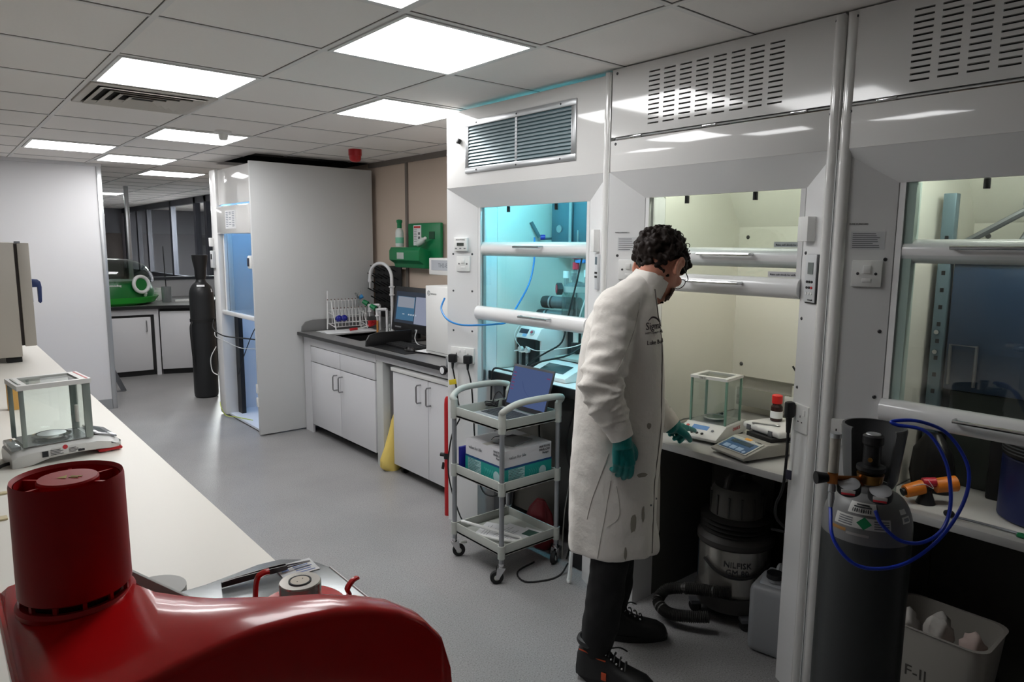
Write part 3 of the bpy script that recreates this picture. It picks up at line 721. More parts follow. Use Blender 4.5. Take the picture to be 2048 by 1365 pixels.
# base cabinet
t = Thing('base_cabinet', 'white two-door base cabinet under the sink', 'cabinet', (2.8, 5.1, 0))
t.p('carcass', G().box(2.52, 3.22, 4.535, 5.68, 0.085, 0.63), M_cab)
t.p('plinth', G().box(2.62, 3.2, 4.55, 5.66, 0, 0.085), M_dark)
t.p('scribe_strip', G().box(2.51, 2.53, 5.68, 5.822, 0.0, ZB - 0.03), M_cab)
t.p('front_rail', G().box(2.500, 2.52, 4.52, 5.68, 0.78, ZB - 0.03, 0.002), M_cab)
for a, b, hy in ((5.108, 5.655, 5.165), (4.54, 5.102, 5.068)):
    d = t.p('door', G().box(2.500, 2.519, a, b, 0.085, 0.638 if a > 5.1 else 0.638, 0.002), M_cab)
    t.p('handle', handle_bar(hy, hy, 0.5, 2.5) if False else G().tube([(2.5, hy, 0.468), (2.468, hy, 0.468), (2.462, hy, 0.478), (2.462, hy, 0.58), (2.468, hy, 0.59), (2.5, hy, 0.59)], 0.0055, 8, smooth=False), M_handle, d)
t.p('drawer_front', G().box(2.500, 2.519, 5.108, 5.655, 0.645, 0.775, 0.002), M_cab)
t.p('drawer_front', G().box(2.500, 2.519, 4.54, 5.102, 0.645, 0.775, 0.002), M_cab)
# legframe and knee space rail
t = Thing('knee_frame', 'white upright bench leg beside the yellow bag', 'leg', (2.55, 4.48, 0))
t.p('upright', G().box(2.50, 2.56, 4.42, 4.515, 0.0, 0.80, 0.002), mat('off_white_steel', (196, 198, 196), 0.45))
t.p('gable', G().box(2.56, 3.2, 4.47, 4.515, 0.02, 0.80), M_cab)
t.p('rail', G().box(2.50, 2.54, 3.38, 4.515, 0.80, ZB - 0.03, 0.002), M_cab)
# rolling cabinet
t = Thing('rolling_cabinet', 'white two-door cabinet on castors pushed under the bench', 'cabinet', (2.8, 3.83, 0))
t.p('carcass', G().box(2.52, 3.05, 3.40, 4.28, 0.07, 0.755), M_cab)
t.p('top', G().box(2.49, 3.06, 3.39, 4.29, 0.757, 0.785, 0.003), M_ptrim)
for a, b, hy in ((3.823, 4.275, 3.91), (3.40, 3.817, 3.79)):
    d = t.p('door', G().box(2.500, 2.519, a, b, 0.068, 0.75, 0.002), M_cab)
    t.p('handle', G().tube([(2.5, hy, 0.588), (2.468, hy, 0.588), (2.462, hy, 0.598), (2.462, hy, 0.70), (2.468, hy, 0.71), (2.5, hy, 0.71)], 0.0055, 8, smooth=False), M_handle, d)
for xx in (2.56, 3.0):
    for yy in (3.45, 4.22):
        c = t.p('castor', G().cyl((xx, yy - 0.012, 0.026), (xx, yy + 0.012, 0.026), 0.026, n=16), M_rubber)
        t.p('fork', G().box(xx - 0.012, xx + 0.012, yy - 0.016, yy + 0.016, 0.03, 0.07), M_black, c)
# yellow waste bag slumped in the gap
def crumpled(name, rings, seed, amp, n=28):
    """closed soft shape from (z, cx, cy, rx, ry) rings with creases"""
    g = G(); rs = []
    for (z, cx, cy, rx, ry) in rings:
        q = []
        for k in range(n):
            a = 2 * PI * k / n; v = Vector((math.cos(a) * rx, math.sin(a) * ry, 0))
            nn = noise.noise(Vector((math.cos(a) * 2.4, math.sin(a) * 2.4, z * 9)) + Vector((seed, seed * 2, 0))) + 0.5 * noise.noise(Vector((a * 4, z * 22, seed)))
            q.append(Vector((cx, cy, z)) + v * (1 + amp * nn))
        rs.append(q)
    return g.loft(rs)
g = crumpled('bag', [(0.0, 2.53, 4.352, 0.06, 0.045), (0.03, 2.53, 4.352, 0.095, 0.05), (0.09, 2.54, 4.352, 0.10, 0.048), (0.18, 2.56, 4.352, 0.085, 0.045), (0.28, 2.57, 4.35, 0.065, 0.04), (0.38, 2.58, 4.345, 0.05, 0.03), (0.46, 2.58, 4.345, 0.02, 0.014)], 3.1, 0.22)
single('waste_bag', 'crumpled yellow plastic bag on the floor beside the rolling cabinet', 'bag', g, mat('yellow_bag_plastic', (226, 200, 110), 0.35, bump=0.3, bump_scale=25), loc=(2.54, 4.36, 0), ang=60)
# eyewash station on the cream wall
M_green = mat('safety_green', (20, 122, 74), 0.35)
xw = 3.25
t = Thing('eyewash_station', 'green wall-mounted eyewash station with bottles', 'eyewash station', (xw, 5.0, 1.64))
t.p('back_board', G().box(xw - 0.03, xw, 4.72, 5.215, 1.452, 1.832, 0.01), M_green)
g = G(); g.prism([(xw - 0.03, 1.60), (xw - 0.13, 1.63), (xw - 0.15, 1.60), (xw - 0.15, 1.52), (xw - 0.10, 1.49), (xw - 0.09, 1.455), (xw - 0.03, 1.452)], 4.86, 5.335, 'xz', 0.006); t.p('holder', g, M_green)
t.p('sign', G().box(xw - 0.034, xw - 0.031, 5.00, 5.12, 1.645, 1.815), M_paper)
g = G(); g.box(xw - 0.0355, xw - 0.0345, 5.01, 5.11, 1.79, 1.808); t.p('sign_header', g, mat('sign_red', (190, 60, 60), 0.6))
g = G()
for k in range(8): g.box(xw - 0.0355, xw - 0.0345, 5.065 + 0.003 * (k % 3), 5.11, 1.775 - k * 0.014, 1.779 - k * 0.014)
for k in range(3): g.box(xw - 0.0355, xw - 0.0345, 5.015, 5.045, 1.735 - k * 0.035, 1.755 - k * 0.035)
t.p('print_lines', g, mat('grey_ink', (110, 112, 116), 0.7))
t.p('label', G().box(xw - 0.1525, xw - 0.1505, 5.09, 5.20, 1.53, 1.585), mat('silver_label', (178, 186, 180), 0.5))
t.p('recess', G().box(xw - 0.034, xw - 0.031, 4.80, 4.88, 1.70, 1.76), mat('deep_green', (10, 70, 44), 0.5))
for cy, nm, lab in ((5.262, 'clear eyewash bottle with green cap at the station\'s left', 1), (4.93, 'clear eyewash bottle lying in the green holder', 0)):
    c = (xw - 0.085, cy, 1.633)
    if lab:
        b = Thing('eyewash_bottle', nm, 'bottle', c, 0, 'eyewash bottles')
        b.p('body', G().lathe([(0.034, 0.0), (0.036, 0.02), (0.036, 0.12), (0.03, 0.145), (0.014, 0.16)], c, 20), mat('milky_plastic', (206, 214, 210), 0.3))
        b.p('cap', G().lathe([(0.02, 0.16), (0.02, 0.20), (0.026, 0.21), (0.026, 0.228), (0.012, 0.232)], c, 20), M_green)
        b.p('label', G().lathe([(0.0365, 0.03), (0.0365, 0.08)], c, 20, cap=False), mat('pale_green_label', (120, 190, 160), 0.5))
    else:
        c = (xw - 0.085, 4.99, 1.655); b = Thing('eyewash_bottle', nm, 'bottle', c, 0, 'eyewash bottles')
        M3 = Euler((1.15, 0, 0)).to_matrix()
        b.p('body', G().lathe([(0.022, 0.0), (0.026, 0.02), (0.026, 0.08), (0.012, 0.10)], (c[0], c[1] - 0.02, c[2]), 18, M3), mat('milky_plastic', (206, 214, 210), 0.3))
        b.p('cap', G().lathe([(0.014, 0.10), (0.014, 0.125), (0.006, 0.135)], (c[0], c[1] - 0.02, c[2]), 14, M3), M_ptrim)
# black pegboard draining rack
t = Thing('draining_rack', 'black wall-mounted draining rack with rows of long pegs', 'draining rack', (3.225, 5.57, 0.9))
t.p('board', G().box(3.215, 3.229, 5.33, 5.80, 0.988, 1.46, 0.006), M_black)
for r in range(6):
    for c in range(5):
        y = 5.76 - c * 0.095 + (0.04 if r % 2 else 0); z = 1.06 + r * 0.07
        if y < 5.36 or y > 5.79: continue
        t.p('peg', G().tube([(3.216, y, z), (3.13, y + 0.02, z + 0.05)], 0.0055, 8, smooth=False), M_black)
# swan-neck tap and two gas or water outlets
M_tapw = mat('white_epoxy_tap', (214, 214, 216), 0.3)
t = Thing('swan_neck_tap', 'tall white swan-neck laboratory tap over the sink', 'tap', (3.05, 5.21, ZB))
t.p('column', G().lathe([(0.026, 0), (0.026, 0.02), (0.013, 0.03), (0.013, 0.34)], (3.05, 5.21, ZB), 16), M_tapw)
t.p('joint', G().lathe([(0.018, 0.33), (0.022, 0.335), (0.022, 0.345), (0.017, 0.35), (0.017, 0.40), (0.026, 0.402), (0.026, 0.412), (0.014, 0.415)], (3.05, 5.21, ZB), 16), M_tapw)
pts = [(3.05, 5.21, ZB + 0.41), (3.05, 5.21, ZB + 0.48)] + [(3.05 - 0.05 * (1 - math.cos(a)) * 0.5, 5.355 - 0.145 * math.cos(a), ZB + 0.48 + 0.125 * math.sin(a)) for a in [PI * k / 8 for k in range(1, 8)]] + [(3.0, 5.50, ZB + 0.47), (3.0, 5.50, ZB + 0.455)]
t.p('spout', G().tube(pts, 0.014, 12, 4), M_tapw)
t.p('nozzle', G().lathe([(0.017, 0.0), (0.017, -0.02), (0.009, -0.03), (0.006, -0.075)], (3.0, 5.50, ZB + 0.46), 14), M_tapw)
def outlet(label, x, y, z, dy, grp):
    b = (x + 0.06, y, ZB)
    o = Thing('bench_tap', label, 'tap', b, 0, grp)
    o.p('stem', G().cyl((x + 0.06, y - dy * 0.6, ZB), (x + 0.06, y - dy * 0.6, z), 0.011, n=12), M_tapw)
    o.p('arm', G().tube([(x + 0.06, y - dy * 0.6, z), (x + 0.05, y - dy * 0.45, z + 0.004), (x, y, z), (x, y + 0.01, z)], 0.014, 12, 4), M_tapw)
    o.p('nozzle', G().lathe([(0.013, 0.01), (0.013, -0.045), (0.019, -0.05), (0.019, -0.058), (0.010, -0.062), (0.005, -0.10)], (x, y, z), 14), M_tapw)
    o.p('hand_wheel', G().cyl((x - 0.01, y + 0.012, z + 0.012), (x - 0.035, y + 0.05, z + 0.035), 0.024, 0.019, 10), M_green)
outlet('white bench tap with green hand wheel nearest to the white wire rack', 3.045, 5.60, 1.105, 0.13, 'white bench taps')
outlet('white bench tap with green hand wheel and orange tube, by the monitor', 2.98, 5.345, 1.088, 0.10, 'white bench taps')
single('rubber_tube', 'short orange rubber tube hanging from a bench tap into the sink', 'tube', G().cyl((2.98, 5.345, 0.80), (2.98, 5.345, 0.992), 0.0085, n=12), mat('orange_rubber', (205, 140, 70), 0.5), loc=(2.98, 5.345, 0.80))
# towel, wire rack, stoppers, glassware, brush
g = G(); nx, ny = 14, 10; q = []
for i in range(nx + 1):
    row = []
    for j in range(ny + 1):
        u, v = i / nx, j / ny; x = 2.60 + 0.47 * u; y = 5.50 + 0.25 * v - 0.03 * u
        row.append((x, y, ZB + 0.004 + 0.006 * noise.noise(Vector((u * 5, v * 4, 2))) + (0.004 if 0.2 < v < 0.8 else 0)))
    q.append(row)
g = G(); V = [[g.bm.verts.new(p) for p in r] for r in q]; B = [[g.bm.verts.new((p[0], p[1], ZB + 0.0003)) for p in r] for r in q]
for i in range(nx):
    for j in range(ny): g.bm.faces.new((V[i][j], V[i + 1][j], V[i + 1][j + 1], V[i][j + 1])); g.bm.faces.new((B[i][j], B[i][j + 1], B[i + 1][j + 1], B[i + 1][j]))
for i in range(nx): g.bm.faces.new((V[i][0], B[i][0], B[i + 1][0], V[i + 1][0])); g.bm.faces.new((V[i][ny], V[i + 1][ny], B[i + 1][ny], B[i][ny]))
for j in range(ny): g.bm.faces.new((V[0][j], V[0][j + 1], B[0][j + 1], B[0][j])); g.bm.faces.new((V[nx][j], B[nx][j], B[nx][j + 1], V[nx][j + 1]))
bmesh.ops.recalc_face_normals(g.bm, faces=g.bm.faces[:])
single('paper_towel', 'white paper towel spread out under the wire rack', 'paper towel', g, M_paper, loc=(2.9, 5.62, ZB))
zt = ZB + 0.016
t = Thing('wire_rack', 'white wire drying rack with angled rows of prongs on the bench', 'drying rack', (2.85, 5.66, zt))
M_wire = mat('white_coated_wire', (228, 228, 228), 0.4)
g = G()
xs = [2.705 + 0.034 * k for k in range(10)]
for z, y in ((zt + 0.03, 5.60), (zt + 0.07, 5.595), (zt + 0.13, 5.60)): g.tube([(2.70, y, z), (3.02, y, z)], 0.003, 6, smooth=False)
for x in xs: g.tube([(x, 5.60, zt + 0.03), (x - 0.004, 5.597, zt + 0.13), (x - 0.008, 5.605, zt + 0.19)], 0.0026, 6, smooth=False)
t.p('front_basket', g, M_wire)
g = G()
for z in (zt + 0.05, zt + 0.17, zt + 0.25): g.tube([(2.69, 5.72, z), (3.02, 5.72, z)], 0.003, 6, smooth=False)
for x in xs: g.tube([(x, 5.72, zt + 0.05), (x - 0.01, 5.715, zt + 0.26)], 0.0026, 6, smooth=False)
t.p('back_grid', g, M_wire)
for p0, p1, r in (((2.715, 5.60, zt), (2.68, 5.61, zt + 0.26), 0.005), ((3.02, 5.60, zt), (2.99, 5.61, zt + 0.16), 0.005), ((2.69, 5.72, zt), (2.70, 5.72, zt + 0.34), 0.006), ((3.02, 5.72, zt), (3.01, 5.72, zt + 0.26), 0.005)):
    t.p('upright', G().cyl(p0, p1, r, n=8), M_wire)
for z in (zt + 0.03, zt + 0.13):
    for x in (2.705, 3.015): t.p('end_wire', G().cyl((x, 5.60, z), (x, 5.72, z + 0.02), 0.003, n=6), M_wire)
for k, x in enumerate(xs[::1]):
    for z, y in ((zt + 0.262, 5.715), (zt + 0.195, 5.60)):
        t.p('prong_tip', G().sph((x - 0.009, y, z), 0.0055, u=8, v=6), mat('brown_rubber_tip', (110, 84, 74), 0.6))
M_stop = mat('deep_blue_plastic', (28, 34, 140), 0.35)
for k, (x, lab) in enumerate(((2.735, 'deep blue bottle stopper on the wire rack, left of two'), (2.785, 'deep blue bottle stopper on the wire rack, right of two'))):
    c = Vector((x, 5.585, zt + 0.105)); s2 = Thing('bottle_stopper', lab, 'stopper', c, 0, 'deep blue stoppers')
    s2.p('cap', G().lathe([(0.02, -0.02), (0.026, -0.015), (0.028, 0.0), (0.026, 0.016), (0.016, 0.02)], c, 18, Euler((1.3, 0.2 - 0.4 * k, 0)).to_matrix()), M_stop)
    s2.p('knob', G().sph(c + Vector((0.0, -0.022, 0.004)), 0.014, u=14, v=8), M_stop)
M_lab = mat('lab_glass_grey', (206, 212, 212), 0.08, trans=0.75)
t = Thing('glass_adapter', 'branched glass adapter with a light blue tap on the wire rack', 'glassware', (2.99, 5.66, zt + 0.2))
t.p('tube', G().tube([(2.955, 5.67, zt + 0.10), (2.975, 5.67, zt + 0.2), (2.97, 5.67, zt + 0.28), (2.985, 5.67, zt + 0.335)], 0.008, 8), M_lab)
t.p('side_arm', G().tube([(2.97, 5.67, zt + 0.27), (2.94, 5.66, zt + 0.315)], 0.008, 8, smooth=False), M_lab)
t.p('tap_handle', G().cyl((2.985, 5.675, zt + 0.27), (3.015, 5.675, zt + 0.285), 0.016, 0.02, 12), mat('light_blue_plastic', (60, 140, 200), 0.4))
t = Thing('conical_flask', 'small glass conical flask standing behind the right end of the wire rack', 'glassware', (3.07, 5.70, ZB))
t.p('body', G().lathe([(0.034, 0.0), (0.033, 0.02), (0.013, 0.08), (0.012, 0.105), (0.015, 0.11)], (3.07, 5.70, ZB), 20), M_lab)
t = Thing('glass_funnel', 'clear glass funnel standing upside down behind the bench taps', 'glassware', (3.08, 5.45, ZB))
t.p('cone', G().lathe([(0.05, 0.0), (0.012, 0.09), (0.009, 0.18)], (3.13, 5.39, ZB), 20), M_lab)
M_brush = mat('red_brush_plastic', (186, 40, 46), 0.4)
t = Thing('dish_brush', 'red dish brush lying on the paper towel', 'brush', (2.95, 5.52, zt))
t.p('handle', G().tube([(2.80, 5.505, zt + 0.01), (2.87, 5.51, zt + 0.012)], 0.012, 8, smooth=False), M_brush)
t.p('stem', G().tube([(2.87, 5.51, zt + 0.013), (3.0, 5.52, zt + 0.03)], 0.005, 8, smooth=False), M_ptrim)
t.p('head', G().obox((3.03, 5.525, zt + 0.04), (0.09, 0.045, 0.022), (0, -0.25, 0.1), 0.008), M_brush)
g = G()
for k in range(5):
    for j in range(3): g.cyl((3.0 + k * 0.016, 5.51 + j * 0.014, zt + 0.045), (2.998 + k * 0.018, 5.508 + j * 0.016, zt + 0.075), 0.0055, n=6)
t.p('bristles', g, M_brush)
# monitor, keyboard, mouse, paper, white analyser, display box, black upstand
def rot_local(c, ang): return Matrix.Translation(Vector(c)) @ Matrix.Rotation(ang, 4, 'Z')
t = Thing('monitor', 'black computer monitor showing a blue and white window', 'monitor', (2.98, 4.80, ZB), math.radians(-90) + 0.03)
# own frame: x to the right as seen from the front, y into the screen, z up
Mx = Matrix.Rotation(-0.14, 3, 'X')
def scr(x0, x1, z0, z1, y0, y1, bev=0.0):
    g = G(); c = Vector(((x0 + x1) / 2, 0, (z0 + z1) / 2)); base = Vector((0, 0, 0.06))
    p = base + Mx @ (Vector((c.x, (y0 + y1) / 2, c.z - 0.06 + 0.0)))
    g.obox(p, (x1 - x0, y1 - y0, z1 - z0), Mx, bev); return g
t.p('bezel', scr(-0.30, 0.30, 0.06, 0.425, 0.0, 0.03, 0.006), M_black, world=False)
sp = t.p('panel', scr(-0.265, 0.265, 0.125, 0.385, -0.002, 0.0), mat('screen_dark', (42, 54, 72), 0.2), world=False)
t.p('window', scr(-0.24, 0.02, 0.15, 0.345, -0.0035, -0.0025), emit_mat('screen_blue', (72, 110, 140), 0.75), sp, world=False)
t.p('window', scr(-0.228, 0.012, 0.255, 0.342, -0.0048, -0.0038), emit_mat('screen_grey', (150, 156, 168), 0.7), sp, world=False)
t.p('window', scr(0.03, 0.25, 0.13, 0.35, -0.0035, -0.0025), emit_mat('screen_lilac', (150, 156, 176), 0.7), sp, world=False)
g = G()
for k in range(4): g.obox(Vector((0, 0, 0.06)) + Mx @ Vector((-0.05 + k * 0.032, -0.0042, 0.14)), (0.022, 0.0004, 0.012), Mx)
g.obox(Vector((0, 0, 0.06)) + Mx @ Vector((-0.13, -0.0042, 0.14)), (0.03, 0.0004, 0.006), Mx); t.p('icons', g, emit_mat('screen_pale', (190, 205, 220), 0.6), sp, world=False)
t.p('power_button', scr(0.06, 0.076, 0.075, 0.09, -0.003, 0.0), M_alu, world=False)
t.p('badge', scr(-0.24, -0.15, 0.085, 0.095, -0.003, 0.0), mat('badge_grey', (120, 122, 126), 0.5), world=False)
g = G(); g.box(-0.05, 0.05, 0.03, 0.06, 0.01, 0.25); t.p('stand', g, M_black, world=False)
g = G(); g.box(-0.13, 0.13, -0.06, 0.13, 0.0, 0.012, 0.004); t.p('foot', g, M_black, world=False)
t = Thing('keyboard', 'black keyboard below the monitor', 'keyboard', (2.72, 4.42, ZB + 0.0035), math.radians(-90))
t.p('base', G().box(-0.21, 0.21, -0.07, 0.07, 0.0, 0.016, 0.004), M_black, world=False)
for r in range(5):
    g = G()
    for k in range(14): g.box(-0.2 + k * 0.0288, -0.2 + k * 0.0288 + 0.024, -0.062 + r * 0.025, -0.062 + r * 0.025 + 0.02, 0.016, 0.021)
    t.p('key_row', g, M_rubber, world=False)
t = Thing('computer_mouse', 'black computer mouse in front of the white analyser', 'mouse', (2.64, 4.27, ZB))
g = G(); g.sph((2.64, 4.27, ZB + 0.004), 1.0, (0.035, 0.058, 0.034), u=18, v=10)
bmesh.ops.bisect_plane(g.bm, geom=g.bm.verts[:] + g.bm.edges[:] + g.bm.faces[:], plane_co=(0, 0, ZB + 0.001), plane_no=(0, 0, -1), clear_outer=True)
bmesh.ops.holes_fill(g.bm, edges=[e for e in g.bm.edges if e.is_boundary]); t.p('shell', g, M_black); t.p('wheel', G().cyl((2.61, 4.265, ZB + 0.027), (2.61, 4.275, ZB + 0.027), 0.009, n=12), M_rubber)
single('black_upstand', 'black rounded end panel rising from the bench beside the sink', 'upstand', G().prism([(2.50, ZB), (2.90, ZB), (2.90, ZB + 0.10), (2.60, ZB + 0.10), (2.53, ZB + 0.085), (2.505, ZB + 0.045)], 4.66, 4.68, 'xz', 0.002), M_resin_edge, loc=(2.70, 4.67, ZB))
single('desk_mat', 'black mat on the bench under the keyboard', 'mat', G().box(2.53, 2.90, 4.16, 4.65, ZB, ZB + 0.003), M_black, loc=(2.8, 4.4, ZB))
single('paper_sheet', 'loose white sheet of paper tucked under the white analyser', 'paper', G().obox((2.72, 4.14, ZB + 0.012), (0.17, 0.12, 0.001), (0.05, 0.02, 0.3)), M_paper, loc=(2.72, 4.14, ZB + 0.01))
t = Thing('analyser', 'tall white boxy analyser with a round logo, left of the louvred cupboard', 'laboratory instrument', (2.9, 3.85, ZB))
t.p('body', G().box(2.66, 3.15, 3.60, 4.085, ZB + 0.012, ZB + 0.485, 0.004), M_ptrim)
for xx in (2.72, 3.1):
    for yy in (3.66, 4.03): t.p('foot', G().cyl((xx, yy, ZB), (xx, yy, ZB + 0.012), 0.018, n=12), M_rubber)
lg = t.p('logo_ring', G().lathe([(0.017, 0), (0.017, 0.001), (0.0135, 0.001), (0.0135, 0)], (2.6595, 4.045, ZB + 0.435), 24, Euler((0, -PI / 2, 0)).to_matrix(), cap=False), M_steel_dk)
me = text_mesh('S', 0.026, basis((2.659, 4.045, ZB + 0.435), (0, -1, 0), (0, 0, 1))); t.p('logo_mark', me, M_steel_dk)
me = text_mesh('SHIMADZU', 0.014, basis((2.659, 3.985, ZB + 0.43), (0, -1, 0), (0, 0, 1))); t.p('lettering', me, M_steel_dk)
t.p('seam', G().box(2.6585, 2.66, 3.60, 4.085, ZB + 0.03, ZB + 0.032), M_steel_dk)
t = Thing('display_unit', 'small white unit with a grey name plate standing above the white analyser', 'laboratory instrument', (2.95, 4.2, ZB + 0.485))
t.p('case', G().box(2.90, 3.10, 3.80, 4.405, 1.43, 1.555, 0.006), M_ptrim)
t.p('name_plate', G().box(2.898, 2.90, 3.84, 4.37, 1.465, 1.54), mat('plate_grey', (176, 180, 186), 0.4))
me = text_mesh('TH2-E', 0.045, basis((2.8975, 4.22, 1.50), (0, -1, 0), (0, 0, 1))); t.p('lettering', me, mat('mid_grey_ink', (120, 124, 130), 0.6))
t.p('neck', G().box(2.99, 3.05, 3.95, 4.02, ZB + 0.485, 1.43), M_alu)
t = Thing('clip_gauge', 'round black and white dial clipped to the bench edge', 'gauge', (2.452, 3.62, 0.87))
t.p('rim', G().cyl((2.435, 3.56, 0.868), (2.452, 3.56, 0.868), 0.03, n=20), M_black); t.p('face', G().cyl((2.4335, 3.56, 0.868), (2.435, 3.56, 0.868), 0.022, n=20), M_paper)
t.p('pipe', G().cyl((2.49, 3.56, 0.885), (2.49, 3.56, 0.945), 0.022, n=14), M_alu)
single('charging_cable', 'grey cable looping down behind the monitor', 'cable', G().tube([(2.86, 4.52, 1.0), (2.83, 4.50, 0.94), (2.82, 4.44, 0.90), (2.84, 4.36, ZB + 0.004)], 0.004, 6), mat('cable_grey', (180, 182, 182), 0.5), loc=(2.84, 4.36, ZB))

# ------------------------------------------------------------------ beyond the partition: corner bench, glove chamber, gas cylinder
t = Thing('worktop', 'grey worktop with black edge carrying the green glove chamber', 'worktop', (2.2, 9.9, 0.87))
g = G(); P = [(1.2, 9.50), (2.17, 9.42), (2.75, 9.20), (2.95, 9.75), (3.4, 10.96), (1.2, 10.96)]
g.prism(P, 0.85, 0.875); t.p('top', g, M_resin); g = G()
g.prism([(1.2, 9.48), (2.165, 9.40), (2.76, 9.175), (2.75, 9.20), (2.17, 9.42), (1.2, 9.50)], 0.838, 0.876); t.p('front_edge', g, M_resin_edge)
for lab, (xa, ya), (xb, yb), hr in (('white base cabinet left of the corner, under the green glove chamber', (1.55, 9.50), (2.14, 9.455), 0.9), ('white base cabinet right of the corner, behind the black gas cylinder', (2.20, 9.43), (2.70, 9.245), 0.9)):
    d = Vector((xb - xa, yb - ya, 0)).normalized(); nn = Vector((-d.y, d.x, 0)); L = math.hypot(xb - xa, yb - ya); a = math.atan2(d.y, d.x)
    c = Thing('base_cabinet', lab, 'cabinet', (xa, ya, 0), a, 'white base cabinets in the back room')
    c.p('carcass', G().box(0, L, 0.02, 0.5, 0.07, 0.835), M_dark, world=False)
    dr = c.p('door', G().box(0.0, L - 0.04, 0.0, 0.018, 0.07, 0.735 if hr and xa < 2 else 0.80, 0.002), M_cab, world=False)
    c.p('handle', G().tube([(L - 0.09, 0, 0.56), (L - 0.09, -0.025, 0.56), (L - 0.09, -0.025, 0.69), (L - 0.09, 0, 0.69)], 0.006, 6, smooth=False), M_handle, dr, world=False)
    c.p('plinth', G().box(0, L, 0.04, 0.48, 0, 0.07), M_black, world=False)
    if xa < 2:
        c.p('frame_rail', G().box(0, L + 0.05, -0.002, 0.02, 0.765, 0.835), M_cab, world=False); c.p('frame_upright', G().box(L, L + 0.05, -0.002, 0.02, 0.0, 0.765), M_cab, world=False)
t = Thing('glove_chamber', 'green inflatable glove chamber with two white arm ports under a clear dome', 'glove chamber', (1.72, 9.95, 0.875))
M_gr = mat('glossy_green', (40, 150, 50), 0.25, trans=0.0); M_grd = mat('deep_glove_green', (20, 104, 46), 0.3)
cx, cy, z0 = 1.72, 9.95, 0.876
def ell(rx, ry, z, n=40): return [(cx + rx * math.cos(2 * PI * k / n), cy + ry * math.sin(2 * PI * k / n), z) for k in range(n)]
t.p('tray', G().loft([ell(0.48, 0.40, z0), ell(0.56, 0.44, z0 + 0.03), ell(0.60, 0.46, z0 + 0.10), ell(0.57, 0.43, z0 + 0.10)]), M_gr)
t.p('body', G().loft([ell(0.54, 0.40, z0 + 0.085), ell(0.545, 0.40, z0 + 0.17), ell(0.50, 0.37, z0 + 0.29), ell(0.49, 0.36, z0 + 0.30)]), M_grd)
t.p('dome', G().loft([ell(0.555 * math.cos(a) ** 0.6, 0.41 * math.cos(a) ** 0.6, z0 + 0.28 + 0.30 * math.sin(a)) for a in [PI / 2 * k / 9.2 for k in range(10)]]), glass_mat('dome_film', (215, 222, 220), 0.03, 0.2))
for px_ in (-0.20, 0.33):
    a0 = math.atan2(-0.40, px_); c = Vector((cx + px_, cy - 0.40 * math.sqrt(1 - (px_ / 0.56) ** 2) - 0.03, z0 + 0.26)); nd = Vector((px_ * 0.5, -0.40, 0.05)).normalized()
    x_, y_ = G().frame_of(nd); ring = [c + (x_ * math.cos(2 * PI * k / 28) + y_ * math.sin(2 * PI * k / 28)) * 0.098 for k in range(28)]
    pr_ = t.p('arm_port', G().tube(ring, 0.022, 10, 1, closed=True, smooth=False), mat('port_white', (214, 216, 214), 0.4))
    t.p('port_cover', G().cyl(c - nd * 0.02, c + nd * 0.0, 0.085, n=24), M_grd, pr_)
me = text_mesh('AtmosBag', 0.035, basis((cx + 0.03, cy - 0.392, z0 + 0.25), (1, 0, 0), (0, 0.25, 1))); t.p('lettering', me, M_ptrim)
t.p('valve', G().cyl((cx + 0.38, cy - 0.30, z0 + 0.115), (cx + 0.38, cy - 0.33, z0 + 0.15), 0.02, n=10), M_ptrim)
t = Thing('glass_beaker', 'glass measuring jug beside the green glove chamber', 'glassware', (2.48, 10.2, 0.876))
t.p('wall', G().lathe([(0.055, 0), (0.058, 0.01), (0.06, 0.20), (0.056, 0.20), (0.052, 0.012)], (2.42, 9.95, 0.876), 20, cap=False), M_lab); t.p('base', G().cyl((2.42, 9.95, 0.876), (2.42, 9.95, 0.886), 0.055, n=20), M_lab)
single('white_jar', 'white plastic jar right behind the green glove chamber', 'jar', G().lathe([(0.06, 0), (0.065, 0.02), (0.065, 0.12), (0.04, 0.15), (0.04, 0.17)], (2.40, 10.25, 0.876), 18), M_ptrim, loc=(2.40, 10.25, 0.876))
single('wall_cable', 'thin dark cable running down to the back bench', 'cable', G().tube([(2.66, 10.985, 1.6), (2.665, 10.98, 1.2), (2.67, 10.965, 0.88)], 0.006, 6), M_rubber, loc=(2.67, 10.965, 0.88))
t = Thing('power_strip', 'white power strip with a black cable on the back bench', 'power strip', (2.68, 9.85, 0.876))
t.p('body', G().obox((2.62, 9.85, 0.89), (0.24, 0.06, 0.03), (0, 0, -0.3), 0.006), M_ptrim); t.p('cable', G().tube([(2.72, 9.82, 0.888), (2.78, 9.80, 0.90), (2.82, 9.85, 0.885), (2.9, 9.82, 0.885)], 0.008, 6), M_black)
t = Thing('metal_prop', 'bent grey metal bracket standing by the end of the white partition', 'bracket', (1.55, 8.72, 0))
t.p('leg', G().obox((1.52, 8.62, 0.20), (0.05, 0.008, 0.44), (0, -0.38, 0), 0.001), M_steel_dk); t.p('foot', G().obox((1.53, 8.62, 0.004), (0.16, 0.05, 0.008), None, 0.001), M_steel_dk)
def gas_bottle(t, c, r, h, mt, mt2=None, split=0):
    pr = [(r * 0.86, 0.0), (r * 0.97, 0.015), (r, 0.05)]
    if mt2: t.p('lower_body', G().lathe(pr + [(r, split)], c, 40), mt2); pr = [(r, split)]
    sh = [(r * math.cos(a), h + 0.16 * math.sin(a)) for a in [PI / 2 * k / 10 for k in range(8)]]
    t.p('body', G().lathe(pr + [(r, h)] + sh + [(0.045, h + 0.165), (0.045, h + 0.18)], c, 40), mt)
c = (2.235, 7.78, 0.0)
